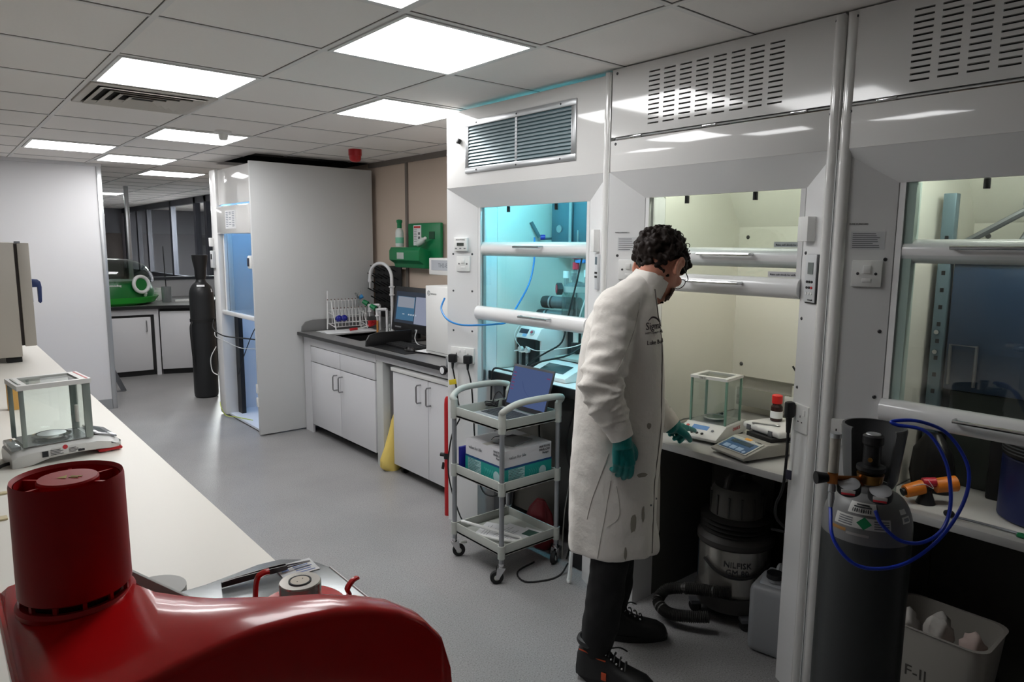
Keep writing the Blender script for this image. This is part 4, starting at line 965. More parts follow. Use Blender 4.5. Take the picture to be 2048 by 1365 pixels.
t = Thing('gas_cylinder', 'tall black gas cylinder standing left of the far cupboard', 'gas cylinder', c)
M_cylb = mat('black_cylinder_paint', (34, 35, 37), 0.4, noise_amt=0.15, noise_scale=8)
gas_bottle(t, c, 0.122, 1.10, M_cylb)
t.p('valve_guard', G().lathe([(0.05, 1.275), (0.055, 1.29), (0.058, 1.38), (0.075, 1.47), (0.08, 1.525), (0.072, 1.525), (0.06, 1.44)], c, 24), M_black)
st = t.p('strap', G().lathe([(0.124, 0.82), (0.128, 0.82), (0.128, 0.85), (0.124, 0.85)], c, 40, cap=False), M_rubber)
t.p('strap_tail', G().tube([(2.115, 7.74, 0.83), (2.09, 7.72, 0.75), (2.10, 7.72, 0.5), (2.115, 7.735, 0.36)], 0.012, 6, flat=0.3), M_rubber, st)
t.p('label', G().obox((2.205, 7.688, 1.205), (0.075, 0.003, 0.022), (-0.6, 0.0, -0.25)), M_paper); t.p('label', G().obox((2.275, 7.684, 1.148), (0.09, 0.003, 0.035), (-0.35, -0.15, 0.3)), M_paper)
# cables drooping across the walk-in cupboard
for lab, mt_, r_, pts in (('black cable hanging in a curve across the tall cupboard\'s opening', M_rubber, 0.006, [(2.09, 6.93, 0.92), (2.06, 6.85, 0.84), (2.07, 6.6, 0.80), (2.09, 6.2, 0.82), (2.14, 5.92, 0.83)]),
                      ('thin grey cable hanging beside the black one on the tall cupboard', mat('cable_grey', (180, 182, 182), 0.5), 0.0035, [(2.085, 6.90, 0.80), (2.05, 6.75, 0.775), (2.07, 6.5, 0.75), (2.09, 6.2, 0.73), (2.13, 5.92, 0.75)]),
                      ('dark cable slanting up through the tall cupboard\'s opening', M_rubber, 0.0045, [(2.2, 6.62, 0.42), (2.18, 6.4, 0.62), (2.16, 6.1, 0.86), (2.16, 5.93, 0.98)]),
                      ('white looped cable on the floor end of the tall cupboard\'s left post', M_ptrim, 0.0045, [(2.095, 6.91, 0.66), (2.05, 6.94, 0.55), (2.06, 6.95, 0.42), (2.095, 6.905, 0.38)]),
                      ('green and yellow earth cable at the foot of the tall cupboard', mat('earth_yellow_green', (190, 205, 80), 0.5), 0.004, [(2.09, 6.86, 0.12), (2.06, 6.74, 0.10), (2.09, 6.70, 0.02), (2.13, 6.5, 0.035), (2.2, 6.3, 0.035)])):
    single('hanging_cable', lab, 'cable', G().tube(pts, r_, 6), mt_, loc=pts[0])
# ------------------------------------------------------------------ three-tier grey trolley
TX0, TX1, TY0, TY1 = 2.045, 2.415, 2.487, 2.88
tc = ((TX0 + TX1) / 2, (TY0 + TY1) / 2, 0)
t = Thing('trolley', 'pale grey three-shelf trolley on castors in front of the louvred cupboard', 'trolley', tc)
M_tgrey = mat('trolley_grey_plastic', (176, 179, 173), 0.5); M_tpost = mat('trolley_grey_tube', (150, 152, 156), 0.3, 0.6)
for zt_ in (0.82, 0.51, 0.19):
    g = G(); g.box(TX0, TX1, TY0, TY1, zt_ - 0.052, zt_ - 0.044)
    for b in ((TX0, TX0 + 0.008, TY0, TY1), (TX1 - 0.008, TX1, TY0, TY1), (TX0 + 0.008, TX1 - 0.008, TY0, TY0 + 0.008), (TX0 + 0.008, TX1 - 0.008, TY1 - 0.008, TY1)):
        g.box(b[0], b[1], b[2], b[3], zt_ - 0.056, zt_, 0.002)
    t.p('shelf', g, M_tgrey)
for x in (TX0, TX1):
    for y in (TY0, TY1):
        p = t.p('post', G().cyl((x, y, 0.10), (x, y, 0.83), 0.0125, n=18), M_tpost)
        for zt_ in (0.82, 0.51, 0.19): t.p('corner_sleeve', G().cyl((x, y, zt_ - 0.062), (x, y, zt_ + 0.004), 0.0185, n=18), M_tgrey, p)
        a = {0: 0.5}.get(0); ang = {(TX0, TY0): -0.6, (TX0, TY1): 2.6, (TX1, TY0): 0.4, (TX1, TY1): 1.0}[(x, y)]
        d = Vector((math.cos(ang), math.sin(ang), 0)); s_ = Vector((-d.y, d.x, 0)); wc = Vector((x, y, 0)) - d * 0.022
        c = t.p('castor', G().lathe([(0.014, -0.011), (0.031, -0.011), (0.034, -0.006), (0.034, 0.006), (0.031, 0.011), (0.014, 0.011)], wc + Vector((0, 0, 0.034)), 24, Matrix((d, Vector((0, 0, 1)), s_)).transposed()), M_rubber)
        t.p('hub', G().cyl(wc + Vector((0, 0, 0.034)) - s_ * 0.0125, wc + Vector((0, 0, 0.034)) + s_ * 0.0125, 0.014, n=16), M_gplastic, c)
        g = G()
        for sd in (-1, 1):
            q = [wc + Vector((0, 0, 0.028)) - d * 0.007, wc + Vector((0, 0, 0.028)) + d * 0.009, Vector((x, y, 0.082)) + d * 0.02, Vector((x, y, 0.082)) - d * 0.022]
            g.loft([[v + s_ * sd * 0.0145 for v in q], [v + s_ * sd * 0.017 for v in q]])
        g.obox(Vector((x, y, 0.084)), (0.042, 0.035, 0.004), Matrix((d, s_, Vector((0, 0, 1)))).transposed(), 0.001)
        g.cyl((x, y, 0.084), (x, y, 0.103), 0.013, n=14); t.p('fork', g, M_chrome, c)
        if x == TX0 and y == TY1: t.p('brake_pedal', G().obox(wc + Vector((0, 0, 0.075)) - d * 0.026, (0.035, 0.024, 0.005), Matrix((d, s_, Vector((0, 0, 1)))).transposed(), 0.002), M_gplastic, c)
for y, s_ in ((TY0, -1), (TY1, 1)):
    pts = [(TX0, y, 0.80), (TX0, y, 0.85), (TX0 - 0.0, y + s_ * 0.012, 0.868), (TX0 + 0.05, y + s_ * 0.03, 0.895), (TX0 + 0.12, y + s_ * 0.035, 0.905), (TX1 - 0.12, y + s_ * 0.035, 0.905), (TX1 - 0.04, y + s_ * 0.03, 0.90), (TX1 + 0.012, y + s_ * 0.012, 0.885), (TX1, y, 0.855), (TX1, y, 0.80)]
    h = t.p('handle', G().tube(pts, 0.0165, 12, 4), M_tgrey)
    for x in (TX0, TX1): t.p('handle_socket', G().cyl((x, y, 0.79), (x, y, 0.86), 0.02, 0.018, 16), M_tgrey, h)
# laptop
zl = 0.7768
t = Thing('laptop', 'open silver laptop with a blue screen on the trolley', 'laptop', (2.2, 2.62, zl))
g = G(); g.box(2.065, 2.325, 2.497, 2.812, zl, zl + 0.016, 0.004); t.p('base', g, mat('laptop_silver', (176, 178, 182), 0.35, 0.5))
t.p('touchpad', G().box(2.075, 2.135, 2.62, 2.74, zl + 0.0155, zl + 0.0165), mat('touchpad_grey', (160, 162, 166), 0.3, 0.3))
M_keys = mat('laptop_keys', (52, 54, 58), 0.5)
for r in range(6):
    g = G()
    for k in range(15): g.box(2.155 + r * 0.0235, 2.155 + r * 0.0235 + 0.0195, 2.505 + k * 0.0198, 2.505 + k * 0.0198 + 0.0168, zl + 0.0155, zl + 0.018)
    t.p('key_row', g, M_keys)
Ms = Matrix.Rotation(0.30, 3, 'Y'); hb = Vector((2.328, 2.655, zl + 0.018))
def lid(y0, y1, z0, z1, x0, x1, bev=0.0):
    g = G(); g.obox(hb + Ms @ Vector(((x0 + x1) / 2, (y0 + y1) / 2, (z0 + z1) / 2)), (x1 - x0, y1 - y0, z1 - z0), Ms, bev); return g
l = t.p('lid', lid(-0.158, 0.158, 0.0, 0.235, 0.0, 0.008, 0.002), mat('laptop_dark_bezel', (46, 46, 50), 0.4))
t.p('screen', lid(-0.149, 0.149, 0.022, 0.222, -0.0012, -0.0002), emit_mat('laptop_screen', (78, 94, 134), 0.75), l)
g = G()
for k in range(6):
    c = hb + Ms @ Vector((-0.0018, 0.132, 0.19 - k * 0.018)); g.obox(c, (0.0006, 0.022, 0.006), Ms)
for k in range(2):
    c = hb + Ms @ Vector((-0.0018, -0.128, 0.19 - k * 0.11)); g.obox(c, (0.0006, 0.025, 0.006), Ms)
t.p('icons', g, emit_mat('screen_mauve', (120, 74, 110), 0.7), l)
g = G(); g.tube([hb + Ms @ Vector((-0.0018, 0.06 - 0.016 * k, 0.15 - 0.09 * (1 - math.exp(-k * 0.35)))) for k in range(10)], 0.0009, 4); t.p('curve', g, emit_mat('screen_dim', (60, 72, 112), 0.8), l)
# charger and its cable coil
t = Thing('laptop_charger', 'black charger brick and coiled cable on the trolley behind the laptop', 'charger', (2.36, 2.80, 0.7768))
t.p('brick', G().obox((2.375, 2.84, 0.798), (0.045, 0.05, 0.035), (0, 0, 0.0), 0.006), M_black)
g = G()
for k in range(4): 
    ring = [(2.265 + (0.035 + 0.003 * k) * math.cos(a), 2.842 + 0.022 * math.sin(a), 0.80 + 0.006 * k + 0.006 * math.sin(a * 2 + k)) for a in [2 * PI * q / 16 for q in range(16)]]
    g.tube(ring, 0.0032, 6, 2, closed=True)
t.p('coil', g, M_rubber)
t.p('lead', G().tube([(2.35, 2.84, 0.825), (2.34, 2.868, 0.86), (2.31, 2.868, 0.85), (2.285, 2.865, 0.80)], 0.003, 6), M_rubber)
t.p('connector', G().cyl((2.22, 2.835, 0.80), (2.24, 2.84, 0.80), 0.005, n=8), M_alu)
# pump box
zb = 0.4665
t = Thing('cardboard_box', 'white and teal cardboard pump box on the middle trolley shelf', 'box', (2.23, 2.66, zb))
x0, x1, y0, y1 = 2.085, 2.395, 2.512, 2.835; z1 = 0.655
t.p('carton', G().box(x0, x1, y0, y1, zb, z1, 0.003), mat('white_carton', (208, 207, 210), 0.7))
M_teal = mat('teal_print', (26, 150, 142), 0.6); M_navy = mat('navy_print', (22, 70, 120), 0.6); M_lt = mat('pale_print', (176, 206, 208), 0.6)
b1 = t.p('teal_band', G().box(x0 - 0.001, x1 + 0.001, y0 - 0.001, y1 + 0.001, zb + 0.001, zb + 0.095), M_teal)
t.p('navy_stripe', G().box(x0 - 0.0014, x1 + 0.0014, y0 - 0.0014, y1 + 0.0014, zb + 0.095, zb + 0.105), M_navy)
t.p('tape', G().box(x0 - 0.0005, x1 + 0.0005, (y0 + y1) / 2 - 0.02, (y0 + y1) / 2 + 0.02, z1 - 0.0, z1 + 0.0008), mat('clear_tape', (192, 188, 180), 0.25))
g = G(); g.box(x0 + 0.06, x1 - 0.06, (y0 + y1) / 2 - 0.001, (y0 + y1) / 2 + 0.001, z1 + 0.0008, z1 + 0.0012); t.p('flap_seam', g, M_ink)
def face_text(s, size, u, z, side, mt_, name='lettering'):
    if side == 'x': me = text_mesh(s, size, basis((x0 - 0.0022, u, z), (0, -1, 0), (0, 0, 1)))
    else: me = text_mesh(s, size, basis((u, y0 - 0.0022, z), (1, 0, 0), (0, 0, 1)))
    return t.p(name, me, mt_)
for side, ua, ub, sgn in (('x', y1, y0, -1), ('y', x0, x1, 1)):
    W_ = abs(ub - ua); P = lambda f: ua + sgn * W_ * f
    face_text('value for life', 0.022, P(0.26), z1 - 0.038, side, M_steel_dk)
    face_text('WATSON', 0.017, P(0.84), z1 - 0.018, side, M_ink); face_text('MARLOW', 0.017, P(0.84), z1 - 0.034, side, M_ink); face_text('Pumps', 0.016, P(0.86), z1 - 0.05, side, M_ink)
    g = G(); gl = G()
    for k in range(11):
        zz = zb + 0.088 - k * 0.008
        u0, u1 = P(0.07), P(0.07 + 0.34)
        lo, hi = min(u0, u1), max(u0, u1)
        if side == 'x': g.box(x0 - 0.0017, x0 - 0.0011, lo, hi, zz - 0.0028, zz + 0.0028)
        else: g.box(lo, hi, y0 - 0.0017, y0 - 0.0011, zz - 0.0028, zz + 0.0028)
    t.p('print_panel', g, M_lt)
    g = G()
    for k in range(11):
        zz = zb + 0.088 - k * 0.008; L_ = 0.30 * (0.6 + 0.4 * ((k * 5) % 7) / 6); u0, u1 = P(0.08), P(0.08 + L_); lo, hi = min(u0, u1), max(u0, u1)
        if side == 'x': g.box(x0 - 0.0021, x0 - 0.0017, lo, hi, zz - 0.0012, zz + 0.0012)
        else: g.box(lo, hi, y0 - 0.0021, y0 - 0.0017, zz - 0.0012, zz + 0.0012)
    t.p('print_lines', g, mat('dark_teal_ink', (18, 84, 90), 0.6))
    g = G(); zc = zb + 0.045; u = P(0.80)
    ring = [((x0 - 0.0015, u + 0.025 * math.cos(a), zc + 0.028 * math.sin(a)) if side == 'x' else (u + 0.025 * math.cos(a), y0 - 0.0015, zc + 0.028 * math.sin(a))) for a in [2 * PI * q / 20 for q in range(20)]]
    g.poly(ring if side == 'x' else ring[::-1]); t.p('emblem', g, M_lt)
    g = G()
    for q in range(5):
        u_ = P(0.50 + 0.05 * q); pts = [(u_, zb + 0.07), (P(0.53 + 0.05 * q), zb + 0.06 - 0.004 * q), (P(0.51 + 0.05 * q), zb + 0.04), (P(0.55 + 0.04 * q), zb + 0.02)]
        g.tube([(x0 - 0.0012, a, b) if side == 'x' else (a, y0 - 0.0012, b) for a, b in pts], 0.0007, 4)
    t.p('line_art', g, mat('pale_teal_ink', (110, 190, 184), 0.6))
single('blue_box', 'deep blue box beside the pump box on the trolley', 'box', G().obox((2.115, 2.862, 0.535), (0.10, 0.018, 0.136), None, 0.002), mat('deep_blue_carton', (26, 30, 130), 0.5), loc=(2.115, 2.862, zb))
t = Thing('clear_bag', 'black-edged clear plastic bag lying on top of the pump box', 'bag', (2.22, 2.66, z1))
t.p('film', G().obox((2.235, 2.63, z1 + 0.0045), (0.17, 0.13, 0.005), (0.02, -0.02, 0.25), 0.002), mat('smoky_film', (150, 150, 152), 0.15))
g = G(); g.tube([(2.15, 2.70, z1 + 0.009), (2.20, 2.72, z1 + 0.012), (2.30, 2.68, z1 + 0.009)], 0.002, 5); t.p('edge_strip', g, M_black)
# papers, leaflet, tubing on the lower shelf
z3 = 0.1465
for k, (x, y, a, lab) in enumerate(((2.19, 2.74, 0.5, 'white printed sheet on the lowest trolley shelf, left of the leaflet'), (2.24, 2.66, 0.2, 'white printed sheet on the lowest trolley shelf, overlapping the other sheet'))):
    s = Thing('paper_sheet', lab, 'paper', (x, y, z3 + 0.003 * k), a, 'papers on the lowest trolley shelf')
    s.p('sheet', G().obox((0, 0, 0.0012), (0.2, 0.15, 0.0016), None), M_paper, world=False)
    g = G()
    for r in range(7): g.box(-0.08, -0.08 + 0.10 + 0.05 * ((r * 3) % 4) / 3, -0.055 + r * 0.016, -0.053 + r * 0.016, 0.002, 0.0024)
    s.p('print_lines', g, mat('grey_ink', (110, 112, 116), 0.7), world=False)
t = Thing('leaflet', 'white leaflet with a dark green picture on the lowest trolley shelf', 'leaflet', (2.29, 2.575, z3), 0.25)
t.p('page', G().obox((0, 0, 0.004), (0.17, 0.12, 0.004), None), M_paper, world=False); t.p('picture', G().obox((0.03, -0.005, 0.0064), (0.07, 0.075, 0.0006), None), mat('leaf_green', (58, 92, 82), 0.6), world=False)
single('white_tube', 'thick white tubing curled over the papers on the trolley', 'tube', G().tube([(2.07, 2.855, 0.197), (2.11, 2.80, 0.185), (2.16, 2.70, 0.175), (2.21, 2.60, 0.166), (2.225, 2.55, 0.164), (2.19, 2.53, 0.163), (2.13, 2.60, 0.164), (2.08, 2.72, 0.164)], 0.0085, 10), M_ptrim, loc=(2.14, 2.66, z3))
# ------------------------------------------------------------------ plugs and flexes on the column
def plug(label, px_, y, z, pts, tag):
    t = Thing('mains_plug', label, 'plug', (px_, y, z), 0, 'black plugs in the double socket')
    d = Vector((XI - XF, c1l - 3.317, 0)).normalized(); nrm = Vector((-abs(d.y), -d.x if d.y > 0 else d.x, 0)); nrm = Vector((0, 0, 1)).cross(d); nrm = -nrm if nrm.x > 0 else nrm
    M3 = Matrix((d, Vector((0, 0, 1)), nrm)).transposed(); c = Vector((px_, y, z))
    t.p('body', G().obox(c + nrm * 0.004, (0.048, 0.05, 0.036), M3, 0.008), M_black)
    t.p('flex_guard', G().cyl(c + Vector((0, 0, -0.02)) + nrm * 0.004, c + Vector((0, 0, -0.06)) + nrm * 0.006, 0.01, 0.006, 12), M_black)
    t.p('flex', G().tube([tuple(c + Vector((0, 0, -0.055)) + nrm * 0.006)] + pts, 0.0045, 8), M_rubber)
    if tag: t.p('test_tag', G().obox(c + Vector((0, 0, -0.14)) + nrm * 0.006, (0.05, 0.03, 0.003), M3 @ Euler((0, 0, 0.2)).to_matrix(), 0.001), mat('yellow_tag', (214, 190, 40), 0.5))
p1, d_, n_ = col_pt(3.317, c1l, 0.28, 1.0, 0.032); p2, _, _ = col_pt(3.317, c1l, 0.78, 1.0, 0.032)
plug('black mains plug with a yellow tag in the double socket', p1.x, p1.y, p1.z, [(2.32, 3.25, 0.84), (2.32, 3.23, 0.75), (2.315, 3.20, 0.66), (2.295, 3.26, 0.53), (2.285, 3.28, 0.30), (2.30, 3.18, 0.06), (2.30, 3.05, 0.01)], True)
plug('black mains plug without a tag in the double socket', p2.x, p2.y, p2.z, [(2.335, 3.12, 0.86), (2.335, 3.10, 0.70), (2.335, 3.08, 0.50), (2.345, 3.04, 0.27), (2.36, 2.95, 0.24), (2.42, 2.90, 0.28), (2.52, 2.86, 0.33)], False)
t = Thing('red_pipe', 'tall red capped pipe standing beside the rolling cabinet', 'pipe', (2.345, 3.375, 0))
M_redp = mat('red_pipe_paint', (176, 30, 34), 0.35)
t.p('tube', G().lathe([(0.019, 0.0), (0.019, 0.70), (0.016, 0.73), (0.008, 0.745)], (2.345, 3.375, 0), 18), M_redp)
cl = t.p('clip', G().lathe([(0.0195, 0.36), (0.023, 0.36), (0.023, 0.395), (0.0195, 0.395)], (2.345, 3.375, 0), 18, cap=False), M_black)
t.p('clip_screw', G().cyl((2.34, 3.395, 0.378), (2.325, 3.42, 0.378), 0.012, n=12), M_black, cl); t.p('clip_tail', G().obox((2.33, 3.40, 0.31), (0.008, 0.018, 0.045), (0.2, 0, 0.3), 0.003), M_black, cl)
# blue tubing in and out of the cupboard
M_blue = mat('light_blue_tubing', (30, 122, 190), 0.35)
single('blue_tube', 'light blue plastic tube bowing out in front of the column', 'tube', G().tube([(2.33, 3.375, 1.34), (2.292, 3.355, 1.28), (2.278, 3.27, 1.225), (2.285, 3.15, 1.205), (2.33, 3.03, 1.212), (2.40, 2.98, 1.217), (2.47, 2.97, 1.225), (2.56, 3.01, 1.28), (2.72, 3.07, 1.42), (2.78, 3.09, 1.56), (2.79, 3.10, 1.70)], 0.0055, 8), M_blue, loc=(2.345, 3.37, 1.30))
t = Thing('gas_tap', 'dark grey service tap with a deep blue knob on the cupboard wall', 'tap', (2.80, 3.11, 1.75))
t.p('body', G().cyl((2.78, 3.12, 1.79), (2.82, 3.09, 1.70), 0.011, n=10), mat('tap_grey_green', (70, 90, 96), 0.4)); t.p('knob', G().cyl((2.82, 3.08, 1.70), (2.84, 3.06, 1.70), 0.016, n=12), M_stop); t.p('spout', G().cyl((2.83, 3.09, 1.69), (2.90, 3.06, 1.695), 0.007, n=8), mat('tap_grey_green', (70, 90, 96), 0.4))
# ------------------------------------------------------------------ inside the blue-lit cupboard
ZC = 0.9305
t = Thing('syringe_pump', 'white syringe pump with black front and small blue display', 'pump', (2.82, 3.03, ZC))
g = G(); g.prism([(2.66, 1.112), (2.70, 1.172), (2.80, 1.188), (3.02, 1.17), (3.05, 1.14), (3.05, 0.94), (2.70, 0.94), (2.70, 1.10)], 2.93, 3.115, 'xz', 0.006); t.p('case', g, M_ptrim)
t.p('front', G().box(2.664, 2.70, 2.94, 3.108, ZC, 1.105, 0.004), M_black)
M3 = Matrix.Rotation(-0.98, 3, 'Y')
def on_slope(u, v, a, b, h, mt_, nm, par=None):
    c = Vector((2.66 + 0.04 * u, 2.93 + 0.185 * v, 1.112 + 0.06 * u)); nn = Vector((-0.06, 0, 0.04)).normalized(); xx = Vector((0.04, 0, 0.06)).normalized()
    g = G(); g.obox(c + nn * (h / 2 + 0.0003), (a, b, h), Matrix((xx, Vector((0, 1, 0)), nn)).transposed(), 0.0008); return t.p(nm, g, mt_, par)
dsp = on_slope(0.62, 0.72, 0.03, 0.075, 0.002, mat('dark_screen', (40, 44, 60), 0.2), 'display'); on_slope(0.27, 0.62, 0.018, 0.035, 0.002, emit_mat('pump_lcd', (110, 180, 225), 0.8), 'key_panel')
kc = Vector((2.683, 2.985, 1.145)); kn = Vector((-0.06, 0, 0.04)).normalized()
kb = t.p('dial', G().cyl(kc, kc + kn * 0.012, 0.017, 0.015, 18), M_alu); t.p('dial_cap', G().cyl(kc + kn * 0.012, kc + kn * 0.014, 0.009, n=14), mat('dial_red', (150, 40, 60), 0.4), kb)
for y in (3.06, 3.00):
    v = t.p('syringe', G().cyl((2.652, y, 0.95), (2.652, y, 1.03), 0.008, n=12), M_lab); t.p('valve', G().cyl((2.645, y, 1.045), (2.664, y, 1.045), 0.017, n=14), M_ptrim, v); t.p('plunger', G().cyl((2.652, y, 0.936), (2.652, y, 0.96), 0.004, n=8), M_alu, v); t.p('spigot', G().cyl((2.65, y + 0.02, 1.035), (2.645, y + 0.045, 1.03), 0.005, n=8), M_ptrim, v)
t.p('tubing', G().tube([(2.65, 3.0, 1.06), (2.63, 2.98, 1.07), (2.64, 2.90, 1.055), (2.70, 2.80, 1.07), (2.78, 2.70, 1.10), (2.82, 2.66, 1.16)], 0.003, 6), M_ptrim)
t.p('tubing', G().tube([(2.65, 3.06, 1.06), (2.64, 3.09, 1.10), (2.66, 3.115, 1.14), (2.70, 3.105, 1.19), (2.76, 3.10, 1.2)], 0.0022, 6), M_ptrim)
t = Thing('bench_scale', 'white bench device with a dark display window behind the laptop', 'laboratory instrument', (2.72, 2.68, ZC))
g = G(); g.prism([(2.53, ZC), (2.52, 0.955), (2.66, 1.005), (2.86, 1.02), (2.88, ZC)], 2.55, 2.86, 'xz', 0.006); t.p('case', g, M_ptrim)
nn = Vector((-0.05, 0, 0.14)).normalized(); xx = Vector((0.14, 0, 0.05)).normalized()
g = G(); g.obox(Vector((2.60, 2.70, 0.9836)) + nn * 0.002, (0.085, 0.19, 0.003), Matrix((xx, Vector((0, 1, 0)), nn)).transposed(), 0.001); t.p('display', g, mat('display_green_grey', (62, 74, 76), 0.2))
t.p('pan', G().box(2.70, 2.86, 2.60, 2.82, 1.014, 1.03, 0.004), M_gplastic)
t = Thing('stirrer_column', 'pair of grey and black ribbed motor housings lying in the blue-lit cupboard', 'motor', (2.9, 3.0, 1.2))
M_motor = mat('motor_grey', (108, 114, 116), 0.4, 0.3); M_motord = mat('motor_black', (40, 44, 46), 0.45)
zz = at(1110, 592, 'x', 2.86).z
t.p('stand', G().box(2.90, 2.96, 2.86, 2.92, ZC, 1.30, 0.006), M_motord)
for (z_, y0_, x_) in ((1.315, 3.10, 2.86), (1.235, 3.11, 2.83)):
    m_ = t.p('housing', G().cyl((x_, y0_ - 0.06, z_), (x_ + 0.06, y0_ - 0.26, z_ - 0.0), 0.036, n=22), M_motor)
    t.p('end_cap', G().lathe([(0.012, -0.055), (0.034, -0.04), (0.038, -0.02), (0.038, 0.03)], (x_, y0_ - 0.06, z_), 22, Matrix((Vector((0, 0, 1)), Vector((-0.96, -0.28, 0)), Vector((0.287, -0.958, 0)))).transposed()), M_motord, m_)
    t.p('ring', G().cyl((x_ + 0.003, y0_ - 0.07, z_), (x_ + 0.006, y0_ - 0.08, z_), 0.0385, n=22), M_alu, m_)
t = Thing('glass_reactor', 'clear glass reactor vessel with red screw caps and a red clamp knob', 'glassware', (2.86, 2.78, ZC))
M_redc = mat('red_screw_cap', (190, 40, 60), 0.4); M_bluec = mat('blue_clip', (60, 130, 200), 0.4)
c = Vector((2.84, 2.79, 0)); M_rx = glass_mat('reactor_glass', (214, 228, 228), 0.02, 0.5)
t.p('vessel', G().lathe([(0.02, 1.17), (0.075, 1.19), (0.085, 1.22), (0.085, 1.38), (0.08, 1.40)], c, 28), M_rx)
t.p('lid', G().lathe([(0.09, 1.40), (0.09, 1.418), (0.05, 1.44), (0.02, 1.45)], c, 28), M_lab)
cl = t.p('clamp', G().lathe([(0.092, 1.392), (0.098, 1.392), (0.098, 1.424), (0.092, 1.424)], c, 28, cap=False), M_gplastic)
t.p('clamp_knob', G().cyl((2.745, 2.815, 1.41), (2.72, 2.83, 1.41), 0.034, n=8), M_motord, cl); t.p('knob_face', G().cyl((2.72, 2.83, 1.41), (2.717, 2.832, 1.41), 0.024, n=8), M_redc, cl)
for (dx, dy, h_, mt_) in ((0.0, 0.01, 0.16, M_redc), (-0.03, 0.055, 0.07, M_ptrim), (0.03, -0.05, 0.085, M_ptrim), (0.0, 0.02, 0.05, M_lab)):
    n_ = t.p('neck', G().cyl(c + Vector((dx, dy, 1.43)), c + Vector((dx, dy, 1.43 + h_)), 0.014, n=14), M_lab); t.p('cap', G().cyl(c + Vector((dx, dy, 1.43 + h_ * 0.55)), c + Vector((dx, dy, 1.43 + h_ * 0.55 + 0.04)), 0.019, n=14), mt_, n_)
t.p('stirrer_shaft', G().cyl((2.84, 2.79, 1.19), (2.84, 2.79, 1.74), 0.005, n=10), M_alu)
t.p('impeller', G().obox((2.84, 2.79, 1.22), (0.09, 0.006, 0.025), (0.3, 0, 0.4)), M_alu)
t.p('upper_cap', G().cyl((2.84, 2.79, 1.58), (2.84, 2.79, 1.625), 0.03, n=16), M_redc); t.p('clip', G().obox((2.84, 2.76, 1.565), (0.03, 0.07, 0.02), None, 0.004), M_bluec)
t.p('support_rod', G().cyl((2.93, 2.74, ZC), (2.93, 2.74, 1.64), 0.007, n=10), M_alu); t.p('boss', G().obox((2.90, 2.76, 1.41), (0.09, 0.02, 0.02), (0, 0, -0.4), 0.003), M_alu)
t.p('drain', G().cyl((2.84, 2.79, 1.06), (2.84, 2.79, 1.17), 0.016, n=12), M_ptrim); t.p('drain_valve', G().box(2.82, 2.86, 2.77, 2.81, 1.04, 1.10, 0.006), M_motord)
for lab, rr, mt_, pts in (('black cable hanging down in front of the glass reactor', 0.005, M_rubber, [(2.76, 2.66, 1.66), (2.74, 2.68, 1.5), (2.70, 2.72, 1.25), (2.68, 2.74, 1.12), (2.62, 2.80, 1.06), (2.60, 2.90, 1.0), (2.60, 2.96, 0.945)]),
                      ('thin white hose hanging beside the black cable in the blue-lit cupboard', 0.004, M_ptrim, [(2.78, 2.62, 1.66), (2.77, 2.62, 1.45), (2.74, 2.66, 1.28), (2.74, 2.68, 1.18)]),
                      ('black cable crossing the bench device and running to the left', 0.0055, M_rubber, [(2.80, 2.62, 1.14), (2.66, 2.66, 1.06), (2.54, 2.76, 1.02), (2.50, 2.90, 0.95), (2.49, 3.0, 0.945), (2.443, 3.05, 0.95), (2.436, 3.06, 0.86), (2.43, 3.06, 0.70)])):
    single('hose', lab, 'cable', G().tube(pts, rr, 7), mt_, loc=pts[-1])
t = Thing('dark_control_box', 'dark boxes with a pale frame at the top of the blue-lit cupboard', 'control box', (3.0, 2.85, 1.75))
t.p('case', G().box(2.90, 3.0, 2.62, 2.90, 1.66, 1.90, 0.004), mat('blue_grey_case', (62, 90, 100), 0.4)); t.p('side_case', G().box(2.89, 3.0, 2.905, 3.06, 1.67, 1.90, 0.004), mat('blue_grey_case', (62, 90, 100), 0.4))
t.p('frame_strip', G().box(2.88, 2.89, 2.885, 2.905, 1.66, 1.90), M_alu); t.p('dial', G().cyl((2.89, 2.99, 1.75), (2.883, 2.99, 1.75), 0.022, n=16), M_alu)
t.p('bracket', G().box(2.95, 3.128, 2.62, 3.06, 1.64, 1.66), M_alu)
# under the worktop: hanging cables, a red bag, a dark case
for k, (lab, pts) in enumerate((('black cable dangling to the floor behind the trolley, nearest the column', [(2.50, 2.99, 0.86), (2.49, 2.97, 0.6), (2.50, 2.93, 0.3), (2.47, 2.94, 0.02)]),
        ('black cable hanging under the worktop behind the middle of the trolley', [(2.52, 2.70, 0.86), (2.50, 2.72, 0.62), (2.52, 2.60, 0.36), (2.50, 2.56, 0.1), (2.48, 2.57, 0.01)]),
        ('black cable hanging under the worktop behind the trolley\'s right posts', [(2.52, 2.46, 0.86), (2.49, 2.50, 0.6), (2.52, 2.42, 0.3), (2.47, 2.46, 0.01)]),
        ('thin pale cable hanging just behind the person\'s coat', [(2.47, 2.36, 0.88), (2.46, 2.40, 0.6), (2.43, 2.44, 0.3), (2.42, 2.445, 0.03)]))):
    single('hanging_cable', lab, 'cable', G().tube(pts, 0.0055 if k < 3 else 0.003, 7), M_rubber if k < 3 else mat('cable_dim', (120, 118, 112), 0.5), loc=pts[-1])
single('floor_cable', 'thin black cable looped on the floor by the trolley\'s right castor', 'cable', G().tube([(2.38, 2.36, 0.05), (2.33, 2.36, 0.006), (2.24, 2.36, 0.005), (2.14, 2.42, 0.005), (2.18, 2.52, 0.005), (2.32, 2.55, 0.005)], 0.0045, 6), M_rubber, loc=(2.25, 2.42, 0))
